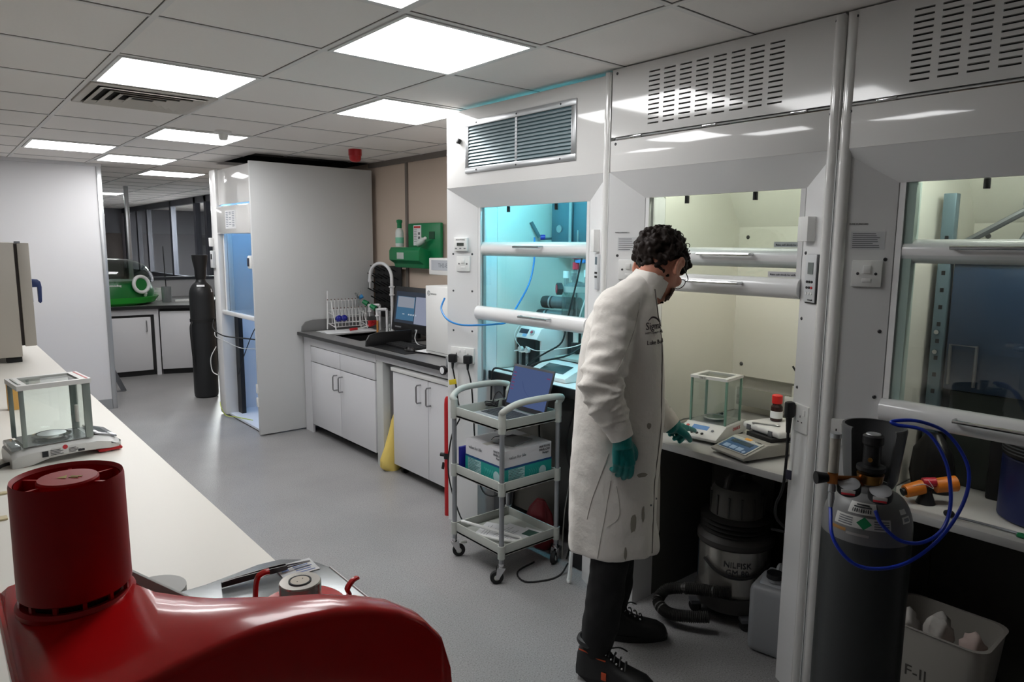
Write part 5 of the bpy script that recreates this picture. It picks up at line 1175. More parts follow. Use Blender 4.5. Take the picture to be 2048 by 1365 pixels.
single('floor_tube', 'thin white tube bent on the floor under the hem of the lab coat', 'tube', G().tube([(2.46, 2.42, 0.10), (2.39, 2.36, 0.008), (2.31, 2.29, 0.006), (2.30, 2.26, 0.03), (2.27, 2.22, 0.22), (2.30, 2.15, 0.45)], 0.0065, 7), M_ptrim, loc=(2.31, 2.29, 0))
g = crumpled('b', [(0.0, 2.49, 2.70, 0.04, 0.08), (0.05, 2.49, 2.70, 0.048, 0.11), (0.12, 2.49, 2.70, 0.048, 0.11), (0.2, 2.495, 2.70, 0.04, 0.08), (0.26, 2.50, 2.70, 0.015, 0.03)], 5.2, 0.2)
single('red_bag', 'crumpled dark red bag under the worktop behind the trolley', 'bag', g, mat('dark_red_plastic', (120, 20, 30), 0.4), loc=(2.50, 2.68, 0), ang=60)
single('dark_case', 'low black case on the floor between trolley and lab coat', 'case', G().box(2.44, 2.56, 2.29, 2.42, 0, 0.12, 0.01), M_black, loc=(2.5, 2.35, 0))
# ------------------------------------------------------------------ on the shelf of the middle cupboard
ZS = 0.8155
def sub(g0, M): return g0
t = Thing('analytical_balance', 'white analytical balance with clear glass draught shield on the cupboard shelf', 'balance', (2.625, 1.72, ZS), 0.12)
# own frame: -x is the front, y to the left as seen from the front, z up
M_bal = mat('balance_white', (214, 214, 212), 0.35)
g = G(); g.prism([(-0.147, 0.012), (-0.15, 0.026), (-0.055, 0.066), (0.145, 0.066), (0.15, 0.05), (0.15, 0.012)], -0.095, 0.095, 'xz', 0.008); t.p('base', g, M_bal, world=False)
for fx in (-0.12, 0.12):
    for fy in (-0.075, 0.075): t.p('foot', G().cyl((fx, fy, 0), (fx, fy, 0.014), 0.014, n=12), M_black, world=False)
nn = Vector((-0.04, 0, 0.095)).normalized(); xx = Vector((0.095, 0, 0.04)).normalized(); M3 = Matrix((xx, Vector((0, 1, 0)), nn)).transposed()
def on_front(u, v, a, b, h, mt_, nm, round_=False):
    c = Vector((-0.15 + 0.095 * u, v, 0.026 + 0.04 * u)) + nn * 0.0008
    g = G()
    if round_: g.cyl(c, c + nn * h, a / 2, n=16)
    else: g.obox(c + nn * h / 2, (a, b, h), M3, 0.0006)
    t.p(nm, g, mt_, world=False)
on_front(0.66, 0.01, 0.028, 0.075, 0.002, emit_mat('balance_lcd', (130, 170, 215), 0.45), 'display')
for k in range(3): on_front(0.25, 0.03 - 0.024 * k, 0.013, 0.013, 0.003, M_rubber, 'button', True)
on_front(0.66, 0.07, 0.014, 0.014, 0.003, mat('soft_red_button', (200, 90, 84), 0.4), 'button', True); on_front(0.55, -0.052, 0.012, 0.012, 0.003, M_steel_dk, 'button', True)
me = text_mesh('OHAUS', 0.022, basis((0.04, -0.0958, 0.044), (1, 0, 0), (0, 0, 1))); t.p('lettering', me, mat('badge_red', (190, 50, 60), 0.5), world=False)
x0, x1, y0, y1, z0, z1 = -0.045, 0.095, -0.082, 0.082, 0.067, 0.262
t.p('floor_plate', G().box(x0, x1, y0, y1, z0, z0 + 0.003), M_alu, world=False)
M_gedge = mat('green_glass_edge', (120, 158, 142), 0.15)
for x, y in ((x0, y0), (x0, y1), (x1, y0), (x1, y1)): t.p('pillar', G().box(x - 0.005, x + 0.005, y - 0.004, y + 0.004, z0, z1), M_gedge, world=False)
for b in ((x0 - 0.002, x0 + 0.002, y0 + 0.004, y1 - 0.004), (x1 - 0.002, x1 + 0.002, y0 + 0.004, y1 - 0.004), (x0 + 0.005, x1 - 0.005, y0 - 0.002, y0 + 0.002), (x0 + 0.005, x1 - 0.005, y1 - 0.002, y1 + 0.002)): t.p('glass_pane', G().box(*b, z0 + 0.003, z1), M_glass, world=False)
g = G(); a = 0.022
for b in ((x0 - 0.008, x1 + 0.008, y0 - 0.006, y0 - 0.006 + a), (x0 - 0.008, x1 + 0.008, y1 + 0.006 - a, y1 + 0.006), (x0 - 0.008, x0 - 0.008 + a, y0 - 0.006 + a, y1 + 0.006 - a), (x1 + 0.008 - a, x1 + 0.008, y0 - 0.006 + a, y1 + 0.006 - a)): g.box(*b, z1, z1 + 0.012)
t.p('top_frame', g, M_bal, world=False); t.p('top_glass', G().box(x0 + a - 0.008, x1 + 0.008 - a, y0 + a - 0.006, y1 + 0.006 - a, z1 + 0.006, z1 + 0.009), M_glass, world=False)
t.p('sticker', G().box(x0 - 0.009, x0 - 0.008, 0.01, 0.045, z1 - 0.004, z1 + 0.012), M_gplastic, world=False)
me = text_mesh('USE 2', 0.009, basis((x0 - 0.0095, 0.0275, z1 + 0.004), (0, -1, 0), (0, 0, 1))); t.p('lettering', me, M_ink, world=False)
t.p('pan_shield', G().lathe([(0.048, 0.078), (0.052, 0.082), (0.046, 0.086), (0.044, 0.08)], (0.025, 0.0, 0), 28), M_alu, world=False)
t.p('pan', G().lathe([(0.0, 0.074), (0.036, 0.08), (0.038, 0.084), (0.0, 0.083)], (0.025, 0.0, 0), 28), mat('dark_green_pan', (54, 72, 62), 0.3, 0.3), world=False)
t = Thing('top_pan_balance', 'grey top-pan balance with a blue keypad beside the analytical balance', 'balance', (2.60, 1.43, ZS), -0.28)
M_tpb = mat('balance_warm_grey', (150, 148, 142), 0.45)
g = G(); g.prism([(-0.22, 0.01), (-0.225, 0.022), (-0.10, 0.062), (0.13, 0.055), (0.14, 0.01)], -0.095, 0.095, 'xz', 0.008); t.p('base', g, M_tpb, world=False)
for fx in (-0.18, 0.11):
    for fy in (-0.07, 0.07): t.p('foot', G().cyl((fx, fy, 0), (fx, fy, 0.012), 0.012, n=12), M_black, world=False)
nn = Vector((-0.04, 0, 0.125)).normalized(); xx = Vector((0.125, 0, 0.04)).normalized(); M3 = Matrix((xx, Vector((0, 1, 0)), nn)).transposed()
def on_tp(u, v, a, b, h, mt_, nm, off=0.0006, bev=0.0004):
    c = Vector((-0.225 + 0.125 * u, v, 0.022 + 0.04 * u)) + nn * (off + h / 2); g = G(); g.obox(c, (a, b, h), M3, bev); return t.p(nm, g, mt_, world=False)
on_tp(0.56, 0, 0.10, 0.165, 0.003, M_gplastic, 'keypad_frame'); on_tp(0.50, 0, 0.078, 0.15, 0.001, mat('keypad_blue', (50, 88, 128), 0.4), 'keypad', 0.0038); on_tp(0.66, 0.0, 0.022, 0.11, 0.001, mat('lcd_dark_teal', (44, 66, 78), 0.2), 'display', 0.0049)
for k in range(3): on_tp(0.34, 0.042 - 0.036 * k, 0.024, 0.030, 0.001, mat('keypad_pale', (150, 176, 206), 0.4), 'button', 0.0049)
c = Vector((-0.225 + 0.125 * 0.28, -0.06, 0.022 + 0.04 * 0.28)) + nn * 0.0049; t.p('button', G().cyl(c, c + nn * 0.001, 0.008, n=12), mat('keypad_pale', (150, 176, 206), 0.4), world=False)
on_tp(0.93, 0.0, 0.014, 0.035, 0.001, mat('orange_label', (226, 160, 60), 0.5), 'label', 0.0038)
me = text_mesh('CITIZEN', 0.010, Matrix.Translation(Vector((-0.225 + 0.125 * 0.92, -0.055, 0.022 + 0.04 * 0.92)) + nn * 0.0042) @ Matrix((Vector((0, -1, 0)), xx, nn)).transposed().to_4x4()); t.p('lettering', me, M_ink, world=False)
t.p('pan_support', G().box(-0.06, 0.11, -0.07, 0.07, 0.058, 0.078, 0.004), M_black, world=False)
t = Thing('white_tray', 'white square weighing tray with grey corner clips on the top-pan balance', 'tray', (2.66, 1.425, ZS + 0.0785), -0.28)
t.p('plate', G().box(-0.10, 0.11, -0.105, 0.105, 0.0, 0.030, 0.012, 3), M_bal, world=False)
for x, y in ((-0.101, -0.055), (-0.101, 0.065), (-0.03, -0.106)): t.p('clip', G().obox((x, y, 0.012), (0.004 if x < -0.09 else 0.022, 0.022 if x < -0.09 else 0.004, 0.024), None, 0.001), M_steel_dk, world=False)
bz = ZS + 0.0785 + 0.0305; c = (2.70, 1.46, bz)
t = Thing('reagent_bottle', 'small brown bottle with a bright red cap on the white tray', 'bottle', c)
t.p('body', G().lathe([(0.022, 0.0), (0.0245, 0.003), (0.0245, 0.062), (0.018, 0.07), (0.018, 0.078)], c, 24), mat('amber_dark', (44, 20, 18), 0.15))
t.p('label', G().lathe([(0.0249, 0.014), (0.0249, 0.044)], c, 24, cap=False), M_paper)
t.p('cap', G().lathe([(0.021, 0.076), (0.0215, 0.08), (0.0215, 0.108), (0.019, 0.111)], c, 20), mat('bright_red_cap', (205, 30, 26), 0.4))
t = Thing('spatula', 'small steel spatula lying on the white tray in front of the bottle', 'spatula', (2.60, 1.45, bz))
t.p('stem', G().obox((2.60, 1.455, bz + 0.003), (0.012, 0.10, 0.004), (0, 0, 0.35), 0.001), M_alu); t.p('spoon', G().sph((2.617, 1.405, bz + 0.0045), 0.009, (1, 1, 0.4), u=12, v=8), M_alu)
t = Thing('solvent_can', 'metal-topped white can with a black rod behind the balances', 'can', (2.98, 1.47, ZS))
t.p('body', G().box(2.93, 3.05, 1.40, 1.53, ZS, ZS + 0.155, 0.02), mat('can_white', (206, 206, 202), 0.35)); t.p('top', G().lathe([(0.062, 0.155), (0.05, 0.162), (0.03, 0.165), (0.03, 0.185), (0.026, 0.188)], (2.99, 1.465, ZS), 24), M_alu)
g = G(); g.tube([(3.0, 1.45, ZS + 0.16), (2.985, 1.55, ZS + 0.30)], 0.0045, 8, smooth=False); t.p('rod', g, M_black)
g = G(); g.cyl((2.78, 1.86, ZS), (2.78, 1.86, ZS + 0.1), 0.001, n=4)
t = Thing('balance_cable', 'thin grey cable curving on the shelf behind the analytical balance', 'cable', (2.8, 1.9, ZS))
t.p('lead', G().tube([(2.55, 1.90, ZS + 0.005), (2.68, 1.91, ZS + 0.03), (2.82, 1.87, ZS + 0.02), (2.95, 1.90, ZS + 0.0075)], 0.0035, 6), mat('cable_grey2', (110, 112, 110), 0.5)); t.p('plug', G().cyl((2.95, 1.90, ZS + 0.0075), (3.0, 1.91, ZS + 0.0075), 0.006, n=8), M_black)
t = Thing('mains_plug', 'black angled plug with a drooping flex on the right-hand column', 'plug', (2.33, 1.16, 1.05))
p, d, nrm = col_pt(1.094, c2r, 0.82, 1.07, 0.03); M3 = Matrix((d, Vector((0, 0, 1)), nrm)).transposed()
t.p('body', G().obox(p, (0.028, 0.06, 0.034), M3, 0.009), M_black); t.p('flex_guard', G().cyl(p + Vector((0, 0, -0.028)), p + Vector((0, 0, -0.085)), 0.011, 0.008, 12), M_black)
q = p + Vector((0, 0, -0.08))
t.p('flex', G().tube([q, q + Vector((0.0, 0.0, -0.10)), q + Vector((0.01, 0.012, -0.22)), q + Vector((0.03, 0.045, -0.30)), q + Vector((0.05, 0.05, -0.36)), q + Vector((0.10, 0.03, -0.42)), q + Vector((0.30, 0.2, -0.52))], 0.0055, 8), M_rubber)
t.p('tag', G().obox(q + Vector((-0.004, -0.014, -0.16)), (0.004, 0.022, 0.035), None, 0.001), mat('dark_tag', (44, 44, 60), 0.5))
# ------------------------------------------------------------------ on the floor under the middle cupboard
c = (2.70, 1.62, 0)
t = Thing('vacuum_cleaner', 'drum vacuum cleaner with steel tank and dark motor head under the shelf', 'vacuum cleaner', c)
M_vac = mat('vac_charcoal', (62, 60, 58), 0.5)
t.p('base', G().lathe([(0.13, 0.05), (0.16, 0.06), (0.17, 0.10), (0.165, 0.13)], c, 36), M_vac)
t.p('tank', G().lathe([(0.152, 0.13), (0.155, 0.135), (0.155, 0.335), (0.158, 0.345)], c, 40), mat('steel_tank', (196, 193, 186), 0.25, 0.75))
t.p('rim', G().lathe([(0.160, 0.345), (0.168, 0.355), (0.168, 0.375), (0.15, 0.40)], c, 36), M_vac)
t.p('cable_wrap', G().lathe([(0.14, 0.38)] + [(0.15 + 0.008 * math.cos(k * PI), 0.385 + k * 0.01) for k in range(9)] + [(0.13, 0.475)], c, 36), mat('flex_black', (34, 32, 31), 0.6))
t.p('motor_head', G().lathe([(0.118, 0.46), (0.112, 0.58), (0.10, 0.60), (0.04, 0.61)], c, 32), mat('vac_lighter', (86, 84, 80), 0.45))
for k in range(26):
    a = 2 * PI * k / 26
    if k % 2 == 0: t.p('vent_rib', G().obox((c[0] + 0.116 * math.cos(a), c[1] + 0.116 * math.sin(a), 0.525), (0.008, 0.007, 0.09), (0, 0, a)), M_vac)
t.p('handle', G().tube([(2.70 - 0.09, 1.62, 0.60), (2.70 - 0.07, 1.62, 0.645), (2.70, 1.62, 0.655), (2.70 + 0.07, 1.62, 0.645), (2.70 + 0.09, 1.62, 0.60)], 0.016, 10), M_vac)
th = math.atan2(-1.62, -2.70) + 0.10
for s_, zz, off in (('NILFISK', 0.285, 0), ('GM 80', 0.25, 0)):
    lab = text_mesh(s_, 0.036, Matrix.Identity(4))
    for v in lab.vertices:
        a = th + v.co.x / 0.157; v.co = Vector((c[0] + (0.1568 + v.co.z) * math.cos(a), c[1] + (0.1568 + v.co.z) * math.sin(a), zz + v.co.y))
    t.p('lettering', lab, M_ink)
for k in range(4):
    a = 0.9 + k * PI / 2; p = Vector((c[0] + 0.17 * math.cos(a), c[1] + 0.17 * math.sin(a), 0.028))
    w_ = t.p('castor', G().cyl(p - Vector((0.01, 0, 0)), p + Vector((0.01, 0, 0)), 0.028, n=16), M_rubber); t.p('bracket', G().obox(p + Vector((0, 0, 0.025)), (0.05, 0.05, 0.02), (0, 0, a), 0.004), M_steel_dk, w_)
t.p('strap', G().tube([(c[0] + 0.162 * math.cos(th + q), c[1] + 0.162 * math.sin(th + q), 0.30 - 0.07 * math.cos(q * 1.3)) for q in [-1.0, -0.6, -0.2, 0.2, 0.6, 1.0]], 0.006, 6), M_rubber)
hs = [(2.56, 1.54, 0.16), (2.53, 1.60, 0.155), (2.50, 1.70, 0.14), (2.46, 1.80, 0.11), (2.405, 1.81, 0.07), (2.375, 1.74, 0.055), (2.40, 1.66, 0.06), (2.46, 1.58, 0.07)]
P = catmull(hs, 26); g = G(); L_ = len(P)
prof = lambda tt: 0.024 + 0.003 * (1 if int(tt * (L_ - 1)) % 2 else -1)
g.tube(P, prof, 12, smooth=False); t.p('hose', g, mat('hose_grey', (58, 57, 55), 0.5), ang=10)
def jerry(label, c, w_, d_, h_, mt_, capm, rz):
    j = Thing('jerrycan', label, 'jerrycan', c, rz, 'white jerrycans under the shelf')
    g = G(); g.box(-w_ / 2, w_ / 2, -d_ / 2, d_ / 2, 0, h_ * 0.86, 0.03, 4); g.prism([(-w_ / 2 + 0.02, h_ * 0.84), (w_ / 2 - 0.02, h_ * 0.84), (w_ / 2 - 0.03, h_ * 0.92), (-w_ / 2 + 0.06, h_ * 0.92)], -d_ / 2 + 0.03, d_ / 2 - 0.03, 'xz', 0.01); j.p('body', g, mt_, world=False)
    j.p('neck', G().cyl((-w_ / 2 + 0.06, 0, h_ * 0.9), (-w_ / 2 + 0.06, 0, h_ * 0.95), 0.028, n=18), mt_, world=False); j.p('cap', G().cyl((-w_ / 2 + 0.06, 0, h_ * 0.94), (-w_ / 2 + 0.06, 0, h_), 0.033, n=18), capm, world=False)
    j.p('handle', G().tube([(-w_ / 2 + 0.10, 0, h_ * 0.9), (-w_ / 2 + 0.12, 0, h_ * 0.99), (w_ / 2 - 0.06, 0, h_ * 0.99), (w_ / 2 - 0.04, 0, h_ * 0.9)], 0.014, 8), mt_, world=False)
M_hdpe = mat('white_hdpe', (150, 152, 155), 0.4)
jerry('white jerrycan with a black cap on the floor right of the vacuum cleaner', (2.58, 1.345, 0), 0.20, 0.17, 0.34, M_hdpe, M_black, 0.2)
jerry('tall white jerrycan standing behind the black-capped jerrycan', (2.80, 1.335, 0), 0.20, 0.15, 0.56, M_hdpe, M_ptrim, 0.1)
c = (2.90, 1.845, 0)
t = Thing('water_bottle', 'large bluish plastic water bottle on the floor left of the vacuum cleaner', 'bottle', c)
t.p('body', G().lathe([(0.075, 0.0), (0.085, 0.01), (0.085, 0.20), (0.08, 0.25), (0.05, 0.31), (0.025, 0.33), (0.025, 0.36)], c, 28), mat('bluish_plastic', (120, 140, 156), 0.25)); t.p('cap', G().cyl((2.90, 1.845, 0.355), (2.90, 1.845, 0.385), 0.028, n=16), M_ptrim)
# ------------------------------------------------------------------ grey gas cylinder in front of the right-hand column
c = (1.965, 0.775, 0.0)
t = Thing('gas_cylinder', 'grey-shouldered gas cylinder with a blue hose in the right foreground', 'gas cylinder', c)
M_cg = mat('cylinder_grey', (112, 112, 112), 0.38); M_cd = mat('cylinder_dark', (44, 47, 47), 0.4)
rr = 0.115
t.p('lower_body', G().lathe([(rr * 0.86, 0.0), (rr * 0.97, 0.015), (rr, 0.05), (rr, 0.862)], c, 48), M_cd)
sh = [(rr, 0.862), (rr, 0.875)] + [(0.055 + (rr - 0.055) * math.cos(a) ** 0.85, 0.875 + 0.105 * math.sin(a)) for a in [PI / 2 * k / 9 for k in range(1, 9)]] + [(0.052, 0.985), (0.052, 1.0)]
t.p('shoulder', G().lathe(sh, c, 48), M_cg)
g = G(); a0, a1 = -2.765 + 0.72, -2.765 + 2 * PI - 0.72          # guard with an open front facing the room
ring_o, ring_i = [], []
prof = [(0.060, 1.0), (0.068, 1.02), (0.072, 1.06), (0.078, 1.12), (0.082, 1.16), (0.080, 1.168)]
n_ = 30; rows = []
for (r_, z_) in prof: rows.append([(c[0] + r_ * math.cos(a0 + (a1 - a0) * k / n_), c[1] + r_ * math.sin(a0 + (a1 - a0) * k / n_), z_) for k in range(n_ + 1)])
for (r_, z_) in reversed(prof): rows.append([(c[0] + (r_ - 0.006) * math.cos(a0 + (a1 - a0) * k / n_), c[1] + (r_ - 0.006) * math.sin(a0 + (a1 - a0) * k / n_), z_) for k in range(n_ + 1)])
rows.append(rows[0])
g.loft(rows, cap=False, close=False); g.bm.normal_update()
for k in (0, n_):
    g.poly([r[k] for r in rows[:-1]])
bmesh.ops.remove_doubles(g.bm, verts=g.bm.verts[:], dist=1e-5); bmesh.ops.recalc_face_normals(g.bm, faces=g.bm.faces[:])
t.p('valve_guard', g, mat('guard_grey', (84, 85, 86), 0.4))
t.p('valve', G().lathe([(0.025, 1.0), (0.025, 1.03), (0.018, 1.04), (0.018, 1.09)], c, 18), mat('brass', (150, 110, 60), 0.3, 0.9))
fx = Vector((-0.93, -0.37, 0)).normalized(); sx = Vector((fx.y, -fx.x, 0)); sx = Vector((-V_R.x, -V_R.y, 0)).normalized()   # towards the room / towards its left
def cp(f_, s_, z_): return Vector((c[0], c[1], 0)) + fx * f_ + sx * s_ + Vector((0, 0, z_))
t.p('label', G(), M_paper) if False else None
def shoulder_patch(a_c, aw, z0, z1, mt_, name, off=0.0008, par=None):
    rs = lambda z: next(r0 + (r1 - r0) * (z - z0_) / (z1_ - z0_) for (r0, z0_), (r1, z1_) in zip(sh, sh[1:]) if z0_ <= z <= z1_ and z1_ > z0_)
    g = G(); nz, na = 5, 10; V = []
    for i in range(nz + 1):
        z = z0 + (z1 - z0) * i / nz; r_ = rs(z) + off
        V.append([g.bm.verts.new((c[0] + r_ * math.cos(a_c + aw * (k / na - 0.5)), c[1] + r_ * math.sin(a_c + aw * (k / na - 0.5)), z + off)) for k in range(na + 1)])
    for i in range(nz):
        for k in range(na): g.bm.faces.new((V[i][k], V[i][k + 1], V[i + 1][k + 1], V[i + 1][k]))
    return t.p(name, g, mt_, par)
av = math.atan2(-c[1], -c[0])                       # the side facing the room
M_cl = mat('cylinder_label', (196, 196, 192), 0.5)
l1 = shoulder_patch(av - 0.10, 1.30, 0.905, 0.935, M_cl, 'label'); l2 = shoulder_patch(av - 0.12, 0.70, 0.942, 0.969, M_cl, 'label')
for k in range(4): shoulder_patch(av + 0.34, 0.34, 0.927 - k * 0.006, 0.930 - k * 0.006, mat('grey_ink', (110, 112, 116), 0.7), 'print_line', 0.0014, l1); shoulder_patch(av - 0.48, 0.34, 0.927 - k * 0.006, 0.930 - k * 0.006, mat('grey_ink', (110, 112, 116), 0.7), 'print_line', 0.0014, l1)
g = G(); r_ = 0.1042
def sp_(a, z):
    for (r0, z0_), (r1, z1_) in zip(sh, sh[1:]):
        if z0_ <= z <= z1_ and z1_ > z0_:
            r = r0 + (r1 - r0) * (z - z0_) / (z1_ - z0_) + 0.0018; return (c[0] + r * math.cos(a), c[1] + r * math.sin(a), z + 0.001)
g.poly([sp_(av - 0.05, 0.904), sp_(av + 0.12, 0.920), sp_(av - 0.05, 0.937), sp_(av - 0.22, 0.920)]); t.p('hazard_diamond', g, mat('diamond_green', (16, 130, 80), 0.5), l1)
for k in range(9): shoulder_patch(av - 0.36 + k * 0.055, 0.03 if k % 3 else 0.016, 0.946, 0.955, M_ink, 'bar_code', 0.0014, l2)
for k in range(2): shoulder_patch(av - 0.12, 0.46 - 0.12 * k, 0.9575 + k * 0.0052, 0.9605 + k * 0.0052, M_ink, 'print_line', 0.0014, l2)
l3 = shoulder_patch(av + 1.0, 0.24, 0.945, 0.957, M_cl, 'label'); l4 = shoulder_patch(av + 1.05, 0.30, 0.922, 0.939, M_cl, 'label')
shoulder_patch(av + 1.05, 0.2, 0.926, 0.935, M_steel_dk, 'bar_code', 0.0014, l4)
shoulder_patch(av - 0.62, 0.36, 0.889, 0.898, mat('worn_orange_print', (150, 110, 60), 0.6), 'worn_print'); shoulder_patch(av - 0.18, 0.5, 0.884, 0.891, mat('worn_grey_print', (150, 148, 144), 0.6), 'worn_print')
# regulator
R = Thing('gas_regulator', 'brass and black pressure regulator with two round gauges on the grey cylinder', 'regulator', cp(0.07, 0, 1.05))
M_brass = mat('brass', (150, 110, 60), 0.3, 0.9); M_copper = mat('copper_tone', (176, 110, 60), 0.35, 0.9)
R.p('adjuster', G().lathe([(0.030, 0.0), (0.036, 0.008), (0.036, 0.018), (0.022, 0.022), (0.022, 0.075), (0.026, 0.08), (0.026, 0.10), (0.02, 0.105)], cp(0.075, 0.0, 1.055), 26), M_black)
R.p('knob_face', G().lathe([(0.019, 0.105), (0.017, 0.107)], cp(0.075, 0.0, 1.055), 22), M_alu)
R.p('screw_eye', G().cyl(cp(0.098, 0.004, 1.095), cp(0.100, 0.004, 1.095), 0.006, n=12), M_brass)
R.p('body', G().lathe([(0.02, -0.03), (0.03, -0.025), (0.034, 0.0)], cp(0.075, 0.0, 1.052), 22), M_brass)
R.p('inlet', G().cyl(cp(0.0265, 0.0, 1.035), cp(0.075, 0.0, 1.035), 0.011, n=14), M_brass)
for nm, f_, s_, z_, tilt in (('low', 0.10, 0.055, 1.020, 0.5), ('high', 0.115, -0.030, 1.005, 0.0)):
    cc = cp(f_, s_, z_); up = Vector((fx.x * 0.45, fx.y * 0.45, 1)).normalized()
    x_ = up.cross(Vector((0, 0, 1)).cross(up)).normalized(); y_ = up.cross(x_); M3 = Matrix((x_, y_, up)).transposed()
    gg = R.p('gauge', G().lathe([(0.026, -0.012), (0.030, -0.008), (0.030, 0.008), (0.027, 0.014)], cc, 26, M3), M_black)
    R.p('glass', G().lathe([(0.027, 0.0145), (0.020, 0.018), (0.004, 0.019)], cc, 26, M3), mat('gauge_face', (170, 172, 176), 0.15), gg)
    R.p('band', G().obox(cc + fx * 0.0295 - Vector((0, 0, 0.002)), (0.003, 0.034, 0.009), (0, 0, math.atan2(fx.y, fx.x)), 0.001), mat('band_white', (190, 188, 186), 0.5), gg); R.p('red_band', G().obox(cc + fx * 0.0297 - Vector((0, 0, 0.009)), (0.003, 0.032, 0.006), (0, 0, math.atan2(fx.y, fx.x)), 0.001), mat('band_red', (200, 50, 60), 0.5), gg)
    R.p('stem', G().cyl(cc - up * 0.01, cp(0.075, 0.0, 1.035), 0.007, n=10), M_copper)
fm = cp(0.095, 0.10, 1.075)
R.p('outlet_block', G().obox(fm + Vector((0, 0, -0.03)), (0.024, 0.026, 0.03), (0, 0, 0.4), 0.003), M_copper); R.p('outlet_pipe', G().cyl(fm + Vector((0, 0, -0.03)), cp(0.075, 0.0, 1.035), 0.007, n=10), M_copper)
fl_ = R.p('flow_tube', G().cyl(fm + Vector((0, 0, -0.014)), fm + Vector((0, 0, 0.085)), 0.013, n=16), mat('flow_tube_acrylic', (190, 184, 174), 0.15, trans=0.35)); R.p('flow_core', G().cyl(fm + Vector((0, 0, -0.012)), fm + Vector((0, 0, 0.08)), 0.005, n=10), M_gplastic, fl_); R.p('flow_cap', G().cyl(fm + Vector((0, 0, 0.08)), fm + Vector((0, 0, 0.092)), 0.0145, n=16), M_alu, fl_)
R.p('needle_knob', G().cyl(fm + Vector((0, 0, -0.03)) + sx * 0.014, fm + Vector((0, 0, -0.03)) + sx * 0.045, 0.012, 0.017, 14), M_black)
R.p('hose_tail', G().lathe([(0.008, 0.0), (0.010, -0.01), (0.010, -0.022), (0.007, -0.024), (0.009, -0.04), (0.006, -0.065)], fm + Vector((0, 0, -0.045)), 14), M_alu)
M_dblue = mat('deep_blue_hose', (24, 52, 170), 0.35)
q = lambda px_, py_, d_: (lambda v: Vector((0, 0, CZ)) + v * d_)(V_F + V_R * ((px_ - 1024) / CF) - V_U * ((py_ - 682.5) / CF))
base = fm + Vector((0, 0, -0.1125))
hose = [base, cp(0.155, 0.085, 0.90), cp(0.185, 0.03, 0.845), cp(0.19, -0.04, 0.83), cp(0.175, -0.12, 0.845), cp(0.14, -0.20, 0.90), cp(0.10, -0.255, 0.985), cp(0.07, -0.26, 1.07), cp(0.05, -0.20, 1.155), cp(0.05, -0.12, 1.19), cp(0.04, -0.05, 1.188), cp(0.05, -0.06, 1.180), cp(0.08, -0.14, 1.168), cp(0.11, -0.195, 1.095), cp(0.14, -0.215, 1.00), cp(0.16, -0.20, 0.93), cp(0.17, -0.15, 0.895), cp(0.17, -0.09, 0.90), cp(0.165, -0.04, 0.94), cp(0.158, -0.02, 0.975)]
single('blue_hose', 'deep blue hose looped in two coils around the grey gas cylinder', 'hose', G().tube(hose, 0.0048, 9, 7), M_dblue, loc=base)
# ------------------------------------------------------------------ inside and under the right-hand cupboard
t = Thing('jacketed_machine', 'large dark blue boxed machine behind the lowered sash of the right cupboard', 'laboratory instrument', (2.9, 0.45, ZS))
M_mach = mat('dark_blue_panel', (34, 54, 78), 0.3)
x0, x1 = 2.72, 3.08
t.p('cabinet', G().box(x0, x1, 0.08, 0.855, 1.16, 1.60, 0.004), M_mach); t.p('lower_section', G().box(x0 + 0.03, x1, 0.08, 0.84, ZS, 1.155, 0.004), mat('dark_green_grey', (60, 66, 62), 0.4))
t.p('upright', G().box(x0 - 0.005, x0 + 0.035, 0.865, 0.905, ZS, 1.84, 0.002), mat('blue_grey_upright', (96, 116, 126), 0.4, 0.3))
for k in range(12): t.p('slot', G().box(x0 - 0.006, x0 - 0.005, 0.878, 0.890, 1.02 + k * 0.06, 1.035 + k * 0.06), M_black)
t.p('top_rail', G().box(x0 - 0.01, x1, 0.08, 0.86, 1.60, 1.615, 0.004), M_alu); t.p('hook', G().tube([(x0 + 0.0, 0.70, 1.615), (x0, 0.70, 1.64), (x0, 0.69, 1.65), (x0, 0.68, 1.63)], 0.005, 6), M_chrome)
t.p('pipe_frame', G().tube([(x0 + 0.0, 0.84, 1.18), (x0 - 0.01, 0.84, 1.32), (x0 - 0.01, 0.76, 1.32), (x0 - 0.01, 0.76, 1.18)], 0.006, 6, smooth=False), M_steel_dk)
for z_ in (1.36, 1.29): t.p('bolt', G().cyl((x0 - 0.02, 0.885, z_), (x0 - 0.006, 0.885, z_), 0.008, n=8), M_chrome)
t.p('hotplate', G().cyl((2.70, 0.66, ZS + 0.26), (2.70, 0.66, ZS + 0.275), 0.045, n=28), M_steel_dk); t.p('hotplate_stand', G().box(2.675, 2.725, 0.635, 0.685, ZS, ZS + 0.26, 0.006), M_black)
t = Thing('overhead_camera', 'blue-grey box with two slanted arms hanging at the top of the right cupboard', 'camera arm', (2.78, 0.62, 2.0))
M_bg = mat('blue_grey_upright', (96, 116, 126), 0.4, 0.3)
t.p('box', G().box(2.74, 2.84, 0.52, 0.68, 1.79, 1.86, 0.006), M_bg); t.p('ceiling_mount', G().box(2.78, 2.81, 0.58, 0.62, 1.86, 2.019), M_bg); t.p('arm', G().tube([(2.77, 0.64, 1.80), (2.76, 0.86, 1.66)], 0.012, 8, smooth=False), M_steel_dk); t.p('arm', G().tube([(2.77, 0.62, 1.80), (2.75, 0.70, 1.62)], 0.012, 8, smooth=False), M_steel_dk)
t = Thing('bench_clamp', 'orange clamp with a red middle on the shelf behind the grey cylinder', 'clamp', (2.470, 0.795, ZS))
M_or = mat('orange_plastic', (210, 118, 30), 0.45)
